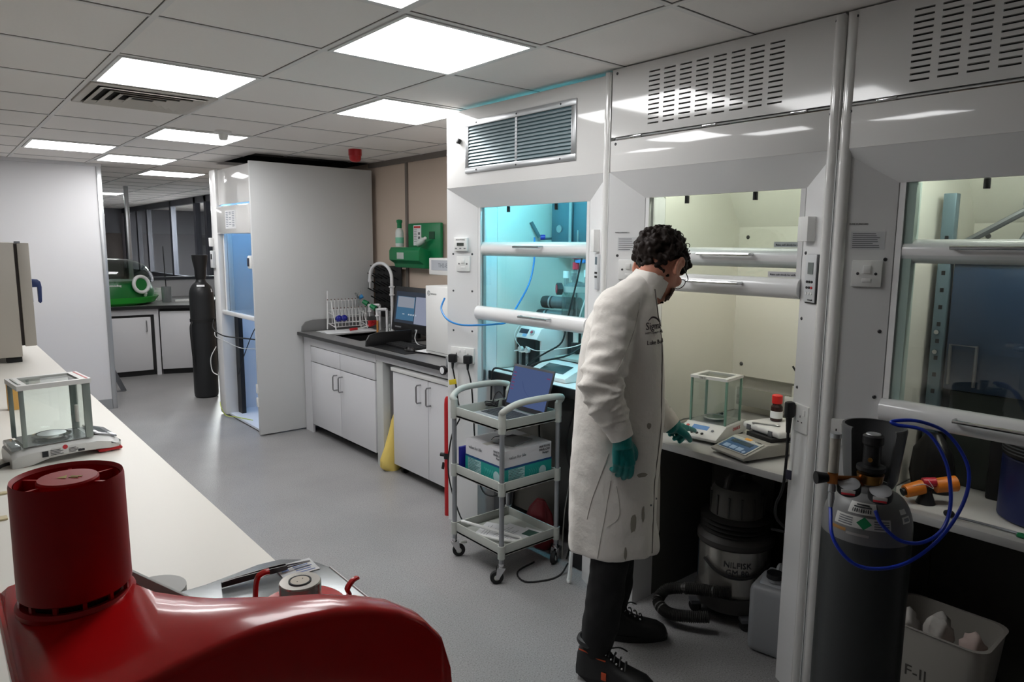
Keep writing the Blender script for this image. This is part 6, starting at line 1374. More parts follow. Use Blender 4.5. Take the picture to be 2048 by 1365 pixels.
t.p('stand', G().cyl((2.470, 0.795, ZS), (2.470, 0.795, ZS + 0.045), 0.03, 0.014, 16), M_black)
t.p('jaw', G().cyl((2.415, 0.840, ZS + 0.040), (2.460, 0.805, ZS + 0.055), 0.021, 0.024, 16), M_or); t.p('jaw', G().cyl((2.485, 0.775, ZS + 0.062), (2.530, 0.730, ZS + 0.072), 0.024, 0.026, 16), M_or); t.p('handle', G().cyl((2.460, 0.805, ZS + 0.07), (2.485, 0.775, ZS + 0.074), 0.016, n=12), M_redc)
t.p('knob', G().cyl((2.408, 0.846, ZS + 0.037), (2.416, 0.840, ZS + 0.040), 0.013, n=14), M_black); t.p('string', G().tube([(2.420, 0.820, ZS + 0.062), (2.445, 0.795, ZS + 0.07), (2.470, 0.775, ZS + 0.055), (2.450, 0.785, ZS + 0.085)], 0.0012, 5), M_paper)
single('dark_holdall', 'black sack slumped on the shelf behind the orange clamp', 'bag', crumpled('b', [(ZS, 2.62, 0.83, 0.035, 0.06), (ZS + 0.06, 2.62, 0.83, 0.045, 0.072), (ZS + 0.14, 2.625, 0.835, 0.04, 0.06), (ZS + 0.20, 2.63, 0.84, 0.015, 0.025)], 9.1, 0.15), M_black, loc=(2.62, 0.83, ZS), ang=60)
c = (2.60, 0.49, ZS)
t = Thing('circulator', 'navy blue drum-shaped bath with a black lid at the right edge of the photo', 'laboratory instrument', c)
t.p('tank', G().lathe([(0.128, 0.0), (0.136, 0.006), (0.136, 0.195), (0.132, 0.20)], c, 44), mat('navy_enamel', (26, 36, 84), 0.35)); t.p('lid', G().lathe([(0.133, 0.201), (0.138, 0.205), (0.138, 0.255), (0.12, 0.268), (0.03, 0.272)], c, 44), M_black)
for k in range(4): t.p('vent_slot', G().lathe([(0.1385, 0.214 + k * 0.01), (0.139, 0.214 + k * 0.01), (0.139, 0.218 + k * 0.01), (0.1385, 0.218 + k * 0.01)], c, 44, cap=False), M_steel_dk)
t = Thing('glass_rod', 'thin stirring rod with a dark bulb lying on the right shelf', 'rod', (2.40, 0.62, ZS))
t.p('stem', G().tube([(2.39, 0.69, ZS + 0.008), (2.40, 0.58, ZS + 0.006), (2.395, 0.50, ZS + 0.005)], 0.004, 6), M_steel_dk); t.p('bulb', G().sph((2.39, 0.70, ZS + 0.013), 0.012, (1, 1.4, 1), u=12, v=8), M_rubber); t.p('green_tip', G().obox((2.385, 0.505, ZS + 0.007), (0.02, 0.03, 0.01), None, 0.002), M_green)
# waste bin with tissue
c = (2.50, 0.72, 0)
t = Thing('waste_bin', 'off-white plastic bin with handwritten letters under the right cupboard', 'bin', c)
def rr_ring(hx, hy, z, r=0.05, n=6):
    out = []
    for (sx_, sy_, a0) in ((1, 1, 0), (-1, 1, PI / 2), (-1, -1, PI), (1, -1, 1.5 * PI)):
        for k in range(n + 1):
            a = a0 + PI / 2 * k / n; out.append((c[0] + sx_ * (hx - r) + r * math.cos(a), c[1] + sy_ * (hy - r) + r * math.sin(a), z))
    return out
t.p('shell', G().loft([rr_ring(0.10, 0.125, 0.0), rr_ring(0.128, 0.158, 0.415), rr_ring(0.133, 0.163, 0.42), rr_ring(0.122, 0.152, 0.42), rr_ring(0.096, 0.121, 0.012)]), mat('bin_white', (176, 172, 164), 0.5))
me = text_mesh('F-II', 0.055, basis((c[0] - 0.1185, c[1] + 0.03, 0.265), (0, -1, 0), (-0.068, 0, 1))); t.p('handwriting', me, mat('faded_marker', (84, 80, 76), 0.8))
for k, (x, y, z, s_, lab) in enumerate(((2.455, 0.812, 0.388, 0.048, 'crumpled white tissue at the left of the waste bin'), (2.465, 0.722, 0.392, 0.054, 'crumpled white tissue in the middle of the waste bin'), (2.455, 0.618, 0.382, 0.050, 'crumpled pinkish tissue at the right of the waste bin'))):
    g = G(); bmesh.ops.create_icosphere(g.bm, subdivisions=3, radius=s_)
    for v in g.bm.verts:
        n = noise.noise(v.co * 28 + Vector((k * 5, 0, 0))) + 0.6 * noise.noise(v.co * 55); v.co *= 1 + 0.42 * n; v.co.y *= 0.72; v.co.z *= 1.15; v.co += Vector((x, y, z))
    single('tissue', lab, 'tissue', g, mat('tissue_white', (206, 202, 196), 0.9) if k < 2 else mat('tissue_pinkish', (206, 186, 178), 0.9), group='tissues in the waste bin', loc=(x, y, z), ang=80)
single('bin_filling', 'grey packed paper filling the waste bin below the tissues', 'waste paper', crumpled('f', [(0.014, 2.50, 0.72, 0.08, 0.10), (0.14, 2.50, 0.72, 0.088, 0.112), (0.28, 2.50, 0.72, 0.09, 0.12), (0.31, 2.50, 0.72, 0.06, 0.08)], 2.2, 0.03), mat('grey_paper_fill', (120, 118, 112), 0.9), loc=(2.50, 0.72, 0.02))
g = G()
t = Thing('coiled_hose', 'pair of dark rubber hoses coiled on the floor right of the waste bin', 'hose', (2.62, 0.46, 0))
for k in range(3): 
    t.p('coil', G().tube([(2.58 + (0.11 + 0.01 * k) * math.cos(a), 0.44 + 0.09 * math.sin(a), 0.06 + 0.06 * k + 0.02 * math.sin(a * 2)) for a in [2 * PI * q_ / 18 for q_ in range(18)]], 0.025, 8, 2, closed=True), M_rubber)
# ------------------------------------------------------------------ white bench along the left
ZW = 0.90
t = Thing('workbench', 'long white workbench running along the left of the room', 'workbench', (-0.2, 3.3, 0))
M_wtop = mat('white_laminate', (216, 212, 204), 0.42)
t.p('top', G().box(-1.0, 0.585, -0.6, 7.70, ZW - 0.03, ZW, 0.003), M_wtop)
for k in range(8): t.p('base_panel', G().box(-0.95, 0.53, -0.55 + k * 1.02, -0.55 + k * 1.02 + 1.0, 0.08, ZW - 0.031, 0.002), M_cab)
t.p('plinth', G().box(-0.95, 0.48, -0.55, 7.6, 0, 0.08), M_dark)
# oven at the far end
t = Thing('laboratory_oven', 'beige laboratory oven with a blue door handle at the far left of the bench', 'oven', (0.1, 5.55, ZW))
M_beige = mat('oven_beige', (172, 166, 156), 0.45)
t.p('body', G().box(-0.25, 0.428, 5.25, 5.85, 0.935, 1.646, 0.006), M_beige)
t.p('door_gasket', G().box(0.428, 0.444, 5.262, 5.838, 1.005, 1.636), mat('gasket_dark', (34, 26, 22), 0.7))
d = t.p('door', G().box(0.444, 0.506, 5.25, 5.85, 1.0, 1.644, 0.005), M_beige)
t.p('hinge', G().cyl((0.432, 5.256, 1.646), (0.462, 5.256, 1.646), 0.008, n=10), M_steel_dk, d)
M_hblue = mat('handle_blue', (42, 58, 104), 0.4)
g = G(); g.box(0.506, 0.518, 5.40, 5.45, 1.42, 1.576, 0.005); t.p('handle_plate', g, M_hblue, d)
g = G(); g.prism([(0.506, 1.415), (0.552, 1.41), (0.567, 1.395), (0.572, 1.36), (0.568, 1.265), (0.558, 1.255), (0.549, 1.265), (0.549, 1.36), (0.52, 1.36), (0.522, 1.265), (0.516, 1.258), (0.506, 1.258)], 5.405, 5.445, 'xz', 0.003); t.p('handle', g, M_hblue, d)
for x in (-0.2, 0.39):
    for y in (5.30, 5.80): t.p('foot', G().box(x - 0.045, x + 0.035, y - 0.03, y + 0.03, ZW, 0.936, 0.004), M_rubber)
# analytical balance with red trim
t = Thing('analytical_balance', 'white analytical balance with red trim on the white bench', 'balance', (0.325, 2.86, ZW), 0.10)
g = G()
def bsec(x, zt_, zb_, hw, r=0.018):
    return [(x, -hw, zb_ + r), (x, -hw + 0.006, zb_), (x, hw - 0.006, zb_), (x, hw, zb_ + r), (x, hw, zt_ - r), (x, hw - r, zt_), (x, -hw + r, zt_), (x, -hw, zt_ - r)]
g.loft([bsec(-0.165, 0.046, 0.0, 0.085), bsec(-0.15, 0.058, 0.0, 0.092), bsec(-0.11, 0.064, 0.004, 0.094), bsec(-0.06, 0.066, 0.018, 0.095), bsec(0.03, 0.068, 0.022, 0.095), bsec(0.085, 0.068, 0.02, 0.095), bsec(0.13, 0.058, 0.016, 0.094), bsec(0.158, 0.042, 0.014, 0.088), bsec(0.165, 0.034, 0.018, 0.08)])
t.p('base', g, M_bal, world=False, ang=40)
t.p('trim', G().box(0.09, 0.168, -0.088, 0.088, 0.004, 0.016, 0.005), M_redp, world=False)
for x in (-0.13, 0.12):
    for y in (-0.07, 0.07): t.p('foot', G().cyl((x, y, 0), (x, y, 0.012 if x > 0 else 0.006), 0.013, n=12), M_redp if x < 0 else M_gplastic, world=False)
nn = Vector((0.016, 0, 0.05)).normalized(); xx = Vector((0.05, 0, -0.016)).normalized(); M3 = Matrix((xx, Vector((0, 1, 0)), nn)).transposed()
t.p('display_bezel', G().obox((0.118, 0, 0.0645), (0.075, 0.155, 0.006), M3, 0.002), mat('bezel_silver', (160, 162, 166), 0.15, 0.5), world=False)
t.p('display', G().obox(Vector((0.116, 0, 0.0645)) + nn * 0.0035, (0.032, 0.10, 0.001), M3), mat('display_dark', (84, 88, 94), 0.15), world=False)
x0, x1, y0, y1, z0, z1 = -0.125, 0.065, -0.085, 0.085, 0.067, 0.262
t.p('floor_plate', G().box(x0, x1, y0, y1, z0, z0 + 0.002), mat('chamber_steel', (150, 154, 156), 0.2, 0.7), world=False)
for x, y in ((x0, y0), (x0, y1), (x1, y0), (x1, y1)):
    w_ = 0.007 if x < 0 else 0.012
    t.p('pillar', G().box(x - w_, x + w_, y - 0.005, y + 0.005, z0, z1, 0.002), mat('pillar_grey_green', (140, 150, 146), 0.25, 0.3), world=False)
for b in ((x1 - 0.002, x1 + 0.002, y0 + 0.005, y1 - 0.005), (x0 + 0.007, x1 - 0.012, y0 - 0.002, y0 + 0.002), (x0 + 0.007, x1 - 0.012, y1 - 0.002, y1 + 0.002)): t.p('glass_pane', G().box(*b, z0 + 0.002, z1), M_glass, world=False)
g = G(); a, b = 0.032, 0.016
for q in ((x0 - 0.012, x1 + 0.016, y0 - 0.008, y0 - 0.008 + b), (x0 - 0.012, x1 + 0.016, y1 + 0.008 - b, y1 + 0.008), (x0 - 0.012, x0 - 0.012 + a, y0 - 0.008 + b, y1 + 0.008 - b), (x1 + 0.016 - a, x1 + 0.016, y0 - 0.008 + b, y1 + 0.008 - b)): g.box(*q, z1, z1 + 0.016)
t.p('top_frame', g, M_bal, world=False)
t.p('red_stripe', G().box(x1 + 0.002, x1 + 0.008, y0, y1, z1 + 0.016, z1 + 0.0168), M_redp, world=False); t.p('top_grip', G().box(x0 - 0.002, x0 + 0.006, y0 + 0.02, y1 - 0.02, z1 + 0.016, z1 + 0.019, 0.001), M_gplastic, world=False)
t.p('top_glass', G().box(x0 + a - 0.012, x1 + 0.016 - a, y0 + b - 0.008, y1 + 0.008 - b, z1 + 0.009, z1 + 0.012), M_glass, world=False)
t.p('door_handle', G().cyl((0.03, y0 - 0.006, 0.13), (0.03, y0 - 0.006, 0.19), 0.006, n=10), M_gplastic, world=False)
t.p('pan_ring', G().lathe([(0.054, 0.075), (0.06, 0.078), (0.06, 0.081), (0.05, 0.084), (0.05, 0.076)], (-0.03, 0, 0), 32, cap=False), M_chrome, world=False); t.p('pan', G().lathe([(0.0, 0.079), (0.042, 0.079), (0.044, 0.084), (0.0, 0.086)], (-0.03, 0, 0), 32), M_alu, world=False)
t.p('label', G().box(-0.055, 0.05, -0.0962, -0.0956, 0.026, 0.052), M_bal, world=False)
t.p('square_mark', G().box(-0.082, -0.064, -0.0966, -0.0956, 0.026, 0.046), M_ink, world=False)
g = G()
for k in range(4): g.box(-0.058, -0.058 + 0.03 + 0.008 * (k % 2), -0.0967, -0.0963, 0.044 - k * 0.0052, 0.0462 - k * 0.0052); g.box(-0.004, 0.018 + 0.007 * (k % 3), -0.0967, -0.0963, 0.042 - k * 0.0045, 0.044 - k * 0.0045)
g.box(0.024, 0.044, -0.0967, -0.0963, 0.026, 0.034); t.p('print_lines', g, M_ink, world=False)
t.p('red_mark', G().cyl((-0.014, -0.0963, 0.05), (-0.014, -0.0968, 0.05), 0.008, n=14), mat('badge_red', (190, 50, 60), 0.5), world=False)
t.p('side_window', G().box(-0.163, -0.135, -0.075, 0.06, 0.055, 0.072, 0.004), mat('clear_tray', (200, 206, 206), 0.1, trans=0.5), world=False)
single('power_lead', 'black power lead running from the red-trimmed balance to the bench\'s left', 'cable', G().tube([(0.185, 2.80, ZW + 0.012), (0.15, 2.80, ZW + 0.01), (0.10, 2.74, ZW + 0.009), (-0.05, 2.62, ZW + 0.008), (-0.3, 2.6, ZW + 0.008)], 0.006, 8), M_rubber, loc=(0.1, 2.74, ZW))
single('orange_box', 'slim orange box standing on the bench behind the balance', 'box', G().box(0.235, 0.285, 3.76, 3.80, ZW, ZW + 0.12, 0.002), mat('orange_carton', (216, 160, 70), 0.5), loc=(0.26, 3.78, ZW))
single('wooden_strip', 'cream wooden strip lying on the bench at the photo\'s left edge, farther one', 'strip', G().box(-0.25, 0.135, 2.495, 2.515, ZW, ZW + 0.006, 0.002), mat('cream_wood', (190, 176, 140), 0.5), loc=(-0.05, 2.505, ZW))
single('wooden_strip', 'cream wooden strip lying on the bench at the photo\'s left edge, nearer one', 'strip', G().box(-0.25, 0.118, 2.255, 2.285, ZW, ZW + 0.006, 0.002), mat('cream_wood', (190, 176, 140), 0.5), loc=(-0.05, 2.27, ZW))
# ------------------------------------------------------------------ red instrument in the foreground
t = Thing('tabletop_instrument', 'big glossy red laboratory instrument with a ribbed fan turret in the foreground', 'laboratory instrument', (0.2, 0.8, ZW))
M_rbody = mat('glossy_red_cover', (204, 18, 22), 0.22, coat=0.25); M_rdrum = mat('satin_red_plastic', (182, 22, 30), 0.38); M_igrey = mat('instrument_grey', (168, 168, 164), 0.45)
t.p('base', G().box(0.045, 0.43, 0.67, 1.02, ZW + 0.012, 1.1175, 0.012), M_igrey); t.p('head_block', G().box(0.045, 0.150, 0.67, 0.95, 1.1175, 1.232, 0.006), M_igrey)
for x in (0.09, 0.36):
    for y in (0.70, 0.98): t.p('foot', G().cyl((x, y, ZW), (x, y, ZW + 0.013), 0.018, n=12), M_rubber)
def ip(tab, x):
    for (a, u), (b, v) in zip(tab, tab[1:]):
        if x <= b: q = max(0, (x - a) / (b - a)); q = q * q * (3 - 2 * q) * 0.4 + q * 0.6; return u + (v - u) * q
    return tab[-1][1]
zt_ = [(0.03, 1.255), (0.12, 1.262), (0.154, 1.267), (0.19, 1.271), (0.223, 1.272), (0.264, 1.269), (0.308, 1.263), (0.344, 1.253), (0.382, 1.237), (0.415, 1.214), (0.436, 1.188), (0.446, 1.155), (0.449, 1.12)]
yb_ = [(0.03, 0.965), (0.10, 0.955), (0.135, 0.90), (0.151, 0.855), (0.163, 0.816), (0.192, 0.769), (0.22, 0.741), (0.27, 0.714), (0.339, 0.695), (0.40, 0.688), (0.449, 0.684)]
rows = []; xs = [0.032, 0.036, 0.044, 0.06, 0.08, 0.10, 0.12, 0.135, 0.145, 0.155, 0.165, 0.18, 0.195, 0.21, 0.225, 0.245, 0.265, 0.287, 0.308, 0.327, 0.344, 0.363, 0.382, 0.40, 0.415, 0.427, 0.436, 0.442, 0.446, 0.449]
for i, x in enumerate(xs):
    z = ip(zt_, x); yb2 = ip(yb_, x); yf = 0.640 + 0.006 * math.sin((x - 0.05) * 9)
    z -= {0: 0.02, 1: 0.008, 2: 0.002}.get(i, 0)
    zb = 1.235 - 0.0 if x < 0.07 else max(0.94, 1.235 - (x - 0.07) * 3.0)
    zb = min(zb, z - 0.03); r = 0.011
    rows.append([(x, yf + 0.004, zb), (x, yf, zb + 0.006), (x, yf, z - r), (x, yf + r * 0.3, z - r * 0.3), (x, yf + r, z), (x, (yf + yb2) / 2, z + 0.001), (x, yb2 - r, z), (x, yb2 - r * 0.3, z - r * 0.3), (x, yb2, z - r), (x, yb2, max(zb, z - 0.075) + 0.004), (x, yb2 - 0.003, max(zb, z - 0.075))])
g = G(); g.loft(rows); t.p('cover', g, M_rbody, ang=50)
t.p('edge_bead', G().tube([(0.034, 0.96, 1.243), (0.034, 0.80, 1.243), (0.036, 0.652, 1.243), (0.044, 0.638, 1.243)], 0.004, 6, smooth=False), M_rbody)
t.p('front_skirt', G().box(0.075, 0.444, 0.646, 0.662, 0.915, 1.12, 0.006), M_rbody)
# fan turret
fc = (0.100, 0.862, 0.0); R_ = 0.0535
dr = t.p('fan_turret', G().lathe([(R_ - 0.004, 1.396), (R_ - 0.001, 1.4), (R_, 1.396), (R_ + 0.001, 1.276), (R_ - 0.001, 1.274), (R_ - 0.004, 1.278), (R_ - 0.005, 1.396)], fc, 64, cap=False), M_rdrum)
t.p('turret_hub', G().lathe([(0.0295, 1.36), (0.0295, 1.396), (0.028, 1.398)], fc, 48), M_rdrum, dr)
t.p('turret_core', G().cyl((fc[0], fc[1], 1.265), (fc[0], fc[1], 1.345), R_ - 0.008, n=40), mat('turret_inside', (56, 8, 10), 0.6), dr)
for k in range(6):
    a = 2 * PI * k / 6 + 0.35; d = Vector((math.cos(a), math.sin(a), 0)); c = Vector(fc) + d * 0.039
    t.p('spoke', G().obox((c.x, c.y, 1.380), (0.021, 0.0035, 0.028), (0, 0, a)), M_rdrum, dr)
for k in range(12):
    a = 2 * PI * k / 12; d = Vector((math.cos(a), math.sin(a), 0)); c = Vector(fc) + d * (R_ - 0.003)
    t.p('support', G().obox((c.x, c.y, 1.268), (0.004, 0.004, 0.02), (0, 0, a)), M_rdrum, dr)
t.p('turret_ring', G().lathe([(R_ - 0.006, 1.257), (R_ + 0.003, 1.257), (R_ + 0.004, 1.263), (R_ + 0.001, 1.267), (R_ - 0.006, 1.266)], fc, 64, cap=False), M_rdrum, dr)
dd = Vector((V_R.x, V_R.y, 0)).normalized(); uu = Vector((-dd.y, dd.x, 0))
g = G(); c0 = Vector((fc[0], fc[1], 1.3985))
tri = [Vector((-0.009, -0.006, 0)), Vector((0.002, -0.006, 0)), Vector((-0.0035, 0.005, 0))]
g.poly([tuple(c0 + dd * v.x + uu * v.y) for v in tri]); g.obox(c0 + dd * 0.0085 + uu * 0.002, (0.012, 0.0018, 0.0004), Matrix((dd, uu, Vector((0, 0, 1)))).transposed()); g.obox(c0 + dd * 0.0075 - uu * 0.002, (0.010, 0.0018, 0.0004), Matrix((dd, uu, Vector((0, 0, 1)))).transposed())
t.p('warning_mark', g, mat('gold_print', (176, 146, 40), 0.5), dr)
# grey sample platform behind the arm, with its red clamp ring
M_plat = mat('platform_steel', (150, 154, 156), 0.24, 0.65)
P = [(0.13, 0.72), (0.455, 0.72), (0.455, 0.985), (0.447, 1.015), (0.43, 1.042), (0.405, 1.062), (0.37, 1.066), (0.33, 1.058), (0.285, 1.05), (0.245, 1.05), (0.215, 1.075), (0.13, 1.05)]
t.p('platform', G().prism(P, 1.118, 1.140, 'xy', 0.003, 2), M_plat)
t.p('platform_edge', G().tube([(0.4555, 0.80, 1.139), (0.4555, 0.985, 1.139)], 0.0016, 6, smooth=False), M_ptrim)
t.p('rear_disc', G().cyl((0.225, 1.10, 1.115), (0.225, 1.10, 1.132), 0.045, n=32), M_igrey); t.p('pointer', G().obox((0.208, 1.128, 1.135), (0.006, 0.03, 0.004), (0, 0, 0.5), 0.001), M_redp)
g = G(); g.prism([(0.155, 1.225), (0.165, 1.225), (0.262, 1.139), (0.235, 1.139)], 1.0, 1.012, 'xz', 0.001); t.p('side_fin', g, M_igrey)
pc = Vector((0.364, 0.884, 1.140))
t.p('clamp_disc', G().lathe([(0.062, 0.0), (0.062, 0.006), (0.058, 0.009)], pc, 44), M_rbody)
t.p('sample_holder', G().lathe([(0.0285, 0.009), (0.0285, 0.043), (0.027, 0.045)], pc, 48), mat('turned_steel', (196, 192, 186), 0.22, 0.9))
t.p('holder_ring', G().lathe([(0.0155, 0.0452), (0.0155, 0.0462), (0.0135, 0.0462), (0.0135, 0.0452)], pc, 36, cap=False), M_ink); t.p('sample_disc', G().cyl(pc + Vector((0, 0, 0.0452)), pc + Vector((0, 0, 0.046)), 0.0128, n=30), mat('sample_pale', (206, 196, 178), 0.5))
for dx in (-0.005, 0.005): t.p('pin_hole', G().cyl(pc + Vector((dx, dx * 0.5, 0.046)), pc + Vector((dx, dx * 0.5, 0.0463)), 0.0009, n=8), M_ink)
for (bx, by, sx_, hh) in ((0.318, 0.925, -1, 0.020), (0.428, 0.868, 1, -0.006)):
    g = G(); d = Vector((sx_ * 0.9, 0.25, 0)).normalized(); pts = [Vector((bx, by, 1.140)), Vector((bx, by, 1.152 + hh * 0.3)) + d * 0.002, Vector((bx, by, 1.165 + hh)) - d * 0.001, Vector((bx, by, 1.173 + hh)) - d * 0.009 * (1 if hh > 0 else -1), Vector((bx, by, 1.174 + hh)) - d * 0.018 * (1 if hh > 0 else -1)]
    g.tube(pts, 0.0058, 8, 5, flat=0.55); t.p('clamp_tab', g, M_rbody)
# tweezers and card on the platform
t = Thing('tweezers', 'dark grey tweezers lying on the grey platform of the red instrument', 'tweezers', (0.36, 1.02, 1.140))
M_tw = mat('tweezer_grey', (84, 80, 80), 0.35, 0.6)
a, b = Vector((0.300, 1.022, 0)), Vector((0.396, 1.015, 0)); d = (b - a).normalized(); n_ = Vector((-d.y, d.x, 0))
for s_ in (-1, 1):
    g = G(); rr = []
    for q, w_, off, z_ in ((0, 0.0045, 0.0012, 1.1445), (0.02, 0.0052, 0.0018, 1.1455), (0.07, 0.0048, 0.004, 1.1465), (0.096, 0.004, 0.0042, 1.1465), (0.098, 0.0016, 0.004, 1.1462), (0.135, 0.0008, 0.0012, 1.1455)):
        c = a + d * q + n_ * s_ * off; rr.append([tuple(c + n_ * 0.0011 + Vector((0, 0, z_ - w_ + 0.001))), tuple(c + n_ * 0.0011 + Vector((0, 0, z_ + w_))), tuple(c - n_ * 0.0011 + Vector((0, 0, z_ + w_))), tuple(c - n_ * 0.0011 + Vector((0, 0, z_ - w_ + 0.001)))])
    g.loft(rr); t.p('arm', g, M_tw)
t = Thing('paper_card', 'small white card with blue print under the tip of the tweezers', 'card', (0.415, 1.005, 1.1403), -0.05)
t.p('sheet', G().box(-0.032, 0.026, -0.017, 0.03, 0.0, 0.0006), M_paper, world=False)
g = G()
for k in range(5): g.box(-0.008, 0.020 - 0.004 * (k % 2), -0.012 + k * 0.0075, -0.0095 + k * 0.0075, 0.0006, 0.0009)
g.box(-0.027, -0.016, 0.004, 0.016, 0.0006, 0.0009); t.p('print_lines', g, mat('blue_print', (110, 130, 190), 0.6), world=False)
# ------------------------------------------------------------------ the person in the lab coat
PO = Vector((1.95, 1.70, 0)); th_ = math.radians(-45)
PF = Vector((math.cos(th_), math.sin(th_), 0)); PR = Vector((PF.y, -PF.x, 0)); UP = Vector((0, 0, 1))
def W(f, r, z): return PO + PF * f + PR * r + UP * z
person = Thing('person', 'person in a white lab coat and teal gloves bending over the balances', 'person', PO)
M_skin = mat('skin', (196, 134, 112), 0.5); M_coat = mat('lab_coat_cotton', (226, 221, 214), 0.85, bump=0.25, bump_scale=45, sheen=0.1)
M_trous = mat('black_trousers', (17, 17, 18), 0.85); M_hair = mat('dark_brown_hair', (30, 21, 17), 0.62, spec=0.25, noise_amt=0.4, noise_scale=60); M_glove = mat('teal_nitrile', (0, 118, 116), 0.42, bump=0.15, bump_scale=70)
M_boot = mat('black_leather', (20, 20, 21), 0.5); M_orange = mat('orange_trim', (190, 76, 40), 0.6)
def limb(g, pts, rad, n=16, sub=5):
    P = [Vector(p) for p in pts]; Q = catmull(P, sub); m_ = len(Q) - 1; k = len(rad) - 1
    def R(tt):
        x = tt * k; i = min(int(x), k - 1); q = x - i; q = q * q * (3 - 2 * q); return rad[i] * (1 - q) + rad[i + 1] * q
    g.tube(Q, R, n, smooth=False)
    g.sph(Q[0], rad[0] * 0.99, u=14, v=8); g.sph(Q[-1], rad[-1] * 0.99, u=14, v=8); return g
# pose
S_R, E_R, W_R = W(-0.015, 0.165, 1.43), W(-0.062, 0.215, 1.155), W(0.012, 0.215, 0.99)
S_L = W(0.03, -0.16, 1.42); E_L = Vector((2.185, 1.86, 1.13)); W_L = Vector((2.300, 1.702, 0.920)); T_L = Vector((2.465, 1.732, 0.882))
HIP_R, HIP_L = W(0.0, 0.072, 0.92), W(0.0, -0.072, 0.92)
AN_R, AN_L = Vector((1.845, 1.665, 0.10)), Vector((2.125, 1.83, 0.10)); KN_R, KN_L = Vector((1.872, 1.638, 0.50)), Vector((2.085, 1.785, 0.50))
HC = Vector((2.072, 1.608, 1.580))                     # head centre
hy, hp = math.radians(4), math.radians(37)
hf = Vector((math.cos(hy) * math.cos(hp), math.sin(hy) * math.cos(hp), -math.sin(hp))); hr = Vector((math.sin(hy), -math.cos(hy), 0)); hu = hr.cross(hf)
HM = Matrix((hr, hf, hu)).transposed()               # columns: right, forward, up
def Hd(x, y, z): return HC + HM @ Vector((x, y, z))
# body: one continuous surface
g = G()
g.sph(Hd(0, -0.012, 0.028), 1, (0.077, 0.097, 0.088), HM, 28, 18); g.sph(Hd(0, 0.03, -0.03), 1, (0.062, 0.066, 0.078), HM, 24, 14)
g.sph(Hd(0, 0.045, -0.072), 1, (0.048, 0.048, 0.045), HM, 20, 12); g.sph(Hd(0, 0.066, -0.102), 1, (0.026, 0.022, 0.02), HM, 14, 10)
g.loft([[Hd(x * w_, y, z) for x, y in ((-1, 0.085), (1, 0.085), (0.35, 0.085 + d_), (-0.35, 0.085 + d_))] for z, w_, d_ in ((0.02, 0.010, 0.008), (-0.015, 0.012, 0.016), (-0.032, 0.016, 0.024), (-0.040, 0.013, 0.012))])
for s_ in (-1, 1):
    g.sph(Hd(s_ * 0.034, 0.072, 0.022), 1, (0.026, 0.014, 0.010), HM, 12, 8); g.sph(Hd(s_ * 0.044, 0.062, -0.022), 1, (0.024, 0.022, 0.022), HM, 12, 8)
    # ear: a tilted cup with its rim
    g.sph(Hd(s_ * 0.081, -0.008, -0.010), 1, (0.013, 0.020, 0.033), HM, 14, 10)
    rim = [Hd(s_ * (0.091), -0.012 + 0.020 * math.cos(a), -0.008 + 0.034 * math.sin(a)) for a in [PI * 0.1 + PI * 1.45 * k / 10 for k in range(11)]]
    g.tube(rim, 0.006, 8, 2)
g.loft([[Hd(x, y, z) for x, y in ((-0.022, 0.083), (0.022, 0.083), (0.016, 0.096), (-0.016, 0.096))] for z in (-0.066, -0.074)])
limb(g, [Hd(0, -0.025, -0.04), W(0.115, -0.01, 1.52), W(0.075, 0, 1.47)], [0.054, 0.054, 0.06])
limb(g, [W(0.07, 0, 1.46), W(0.03, 0, 1.36), W(0.01, 0, 1.15), W(-0.01, 0, 0.95)], [0.07, 0.12, 0.115, 0.12])
for S, E, Wr in ((S_R, E_R, W_R), (S_L, E_L, W_L)):
    limb(g, [W(0.035, 0, 1.42), S], [0.06, 0.05]); limb(g, [S, (S + E) / 2, E, (E + Wr) / 2, Wr], [0.05, 0.046, 0.04, 0.038, 0.029])
for Hp, K, A in ((HIP_R, KN_R, AN_R), (HIP_L, KN_L, AN_L)): limb(g, [Hp, K, A], [0.070, 0.056, 0.042])
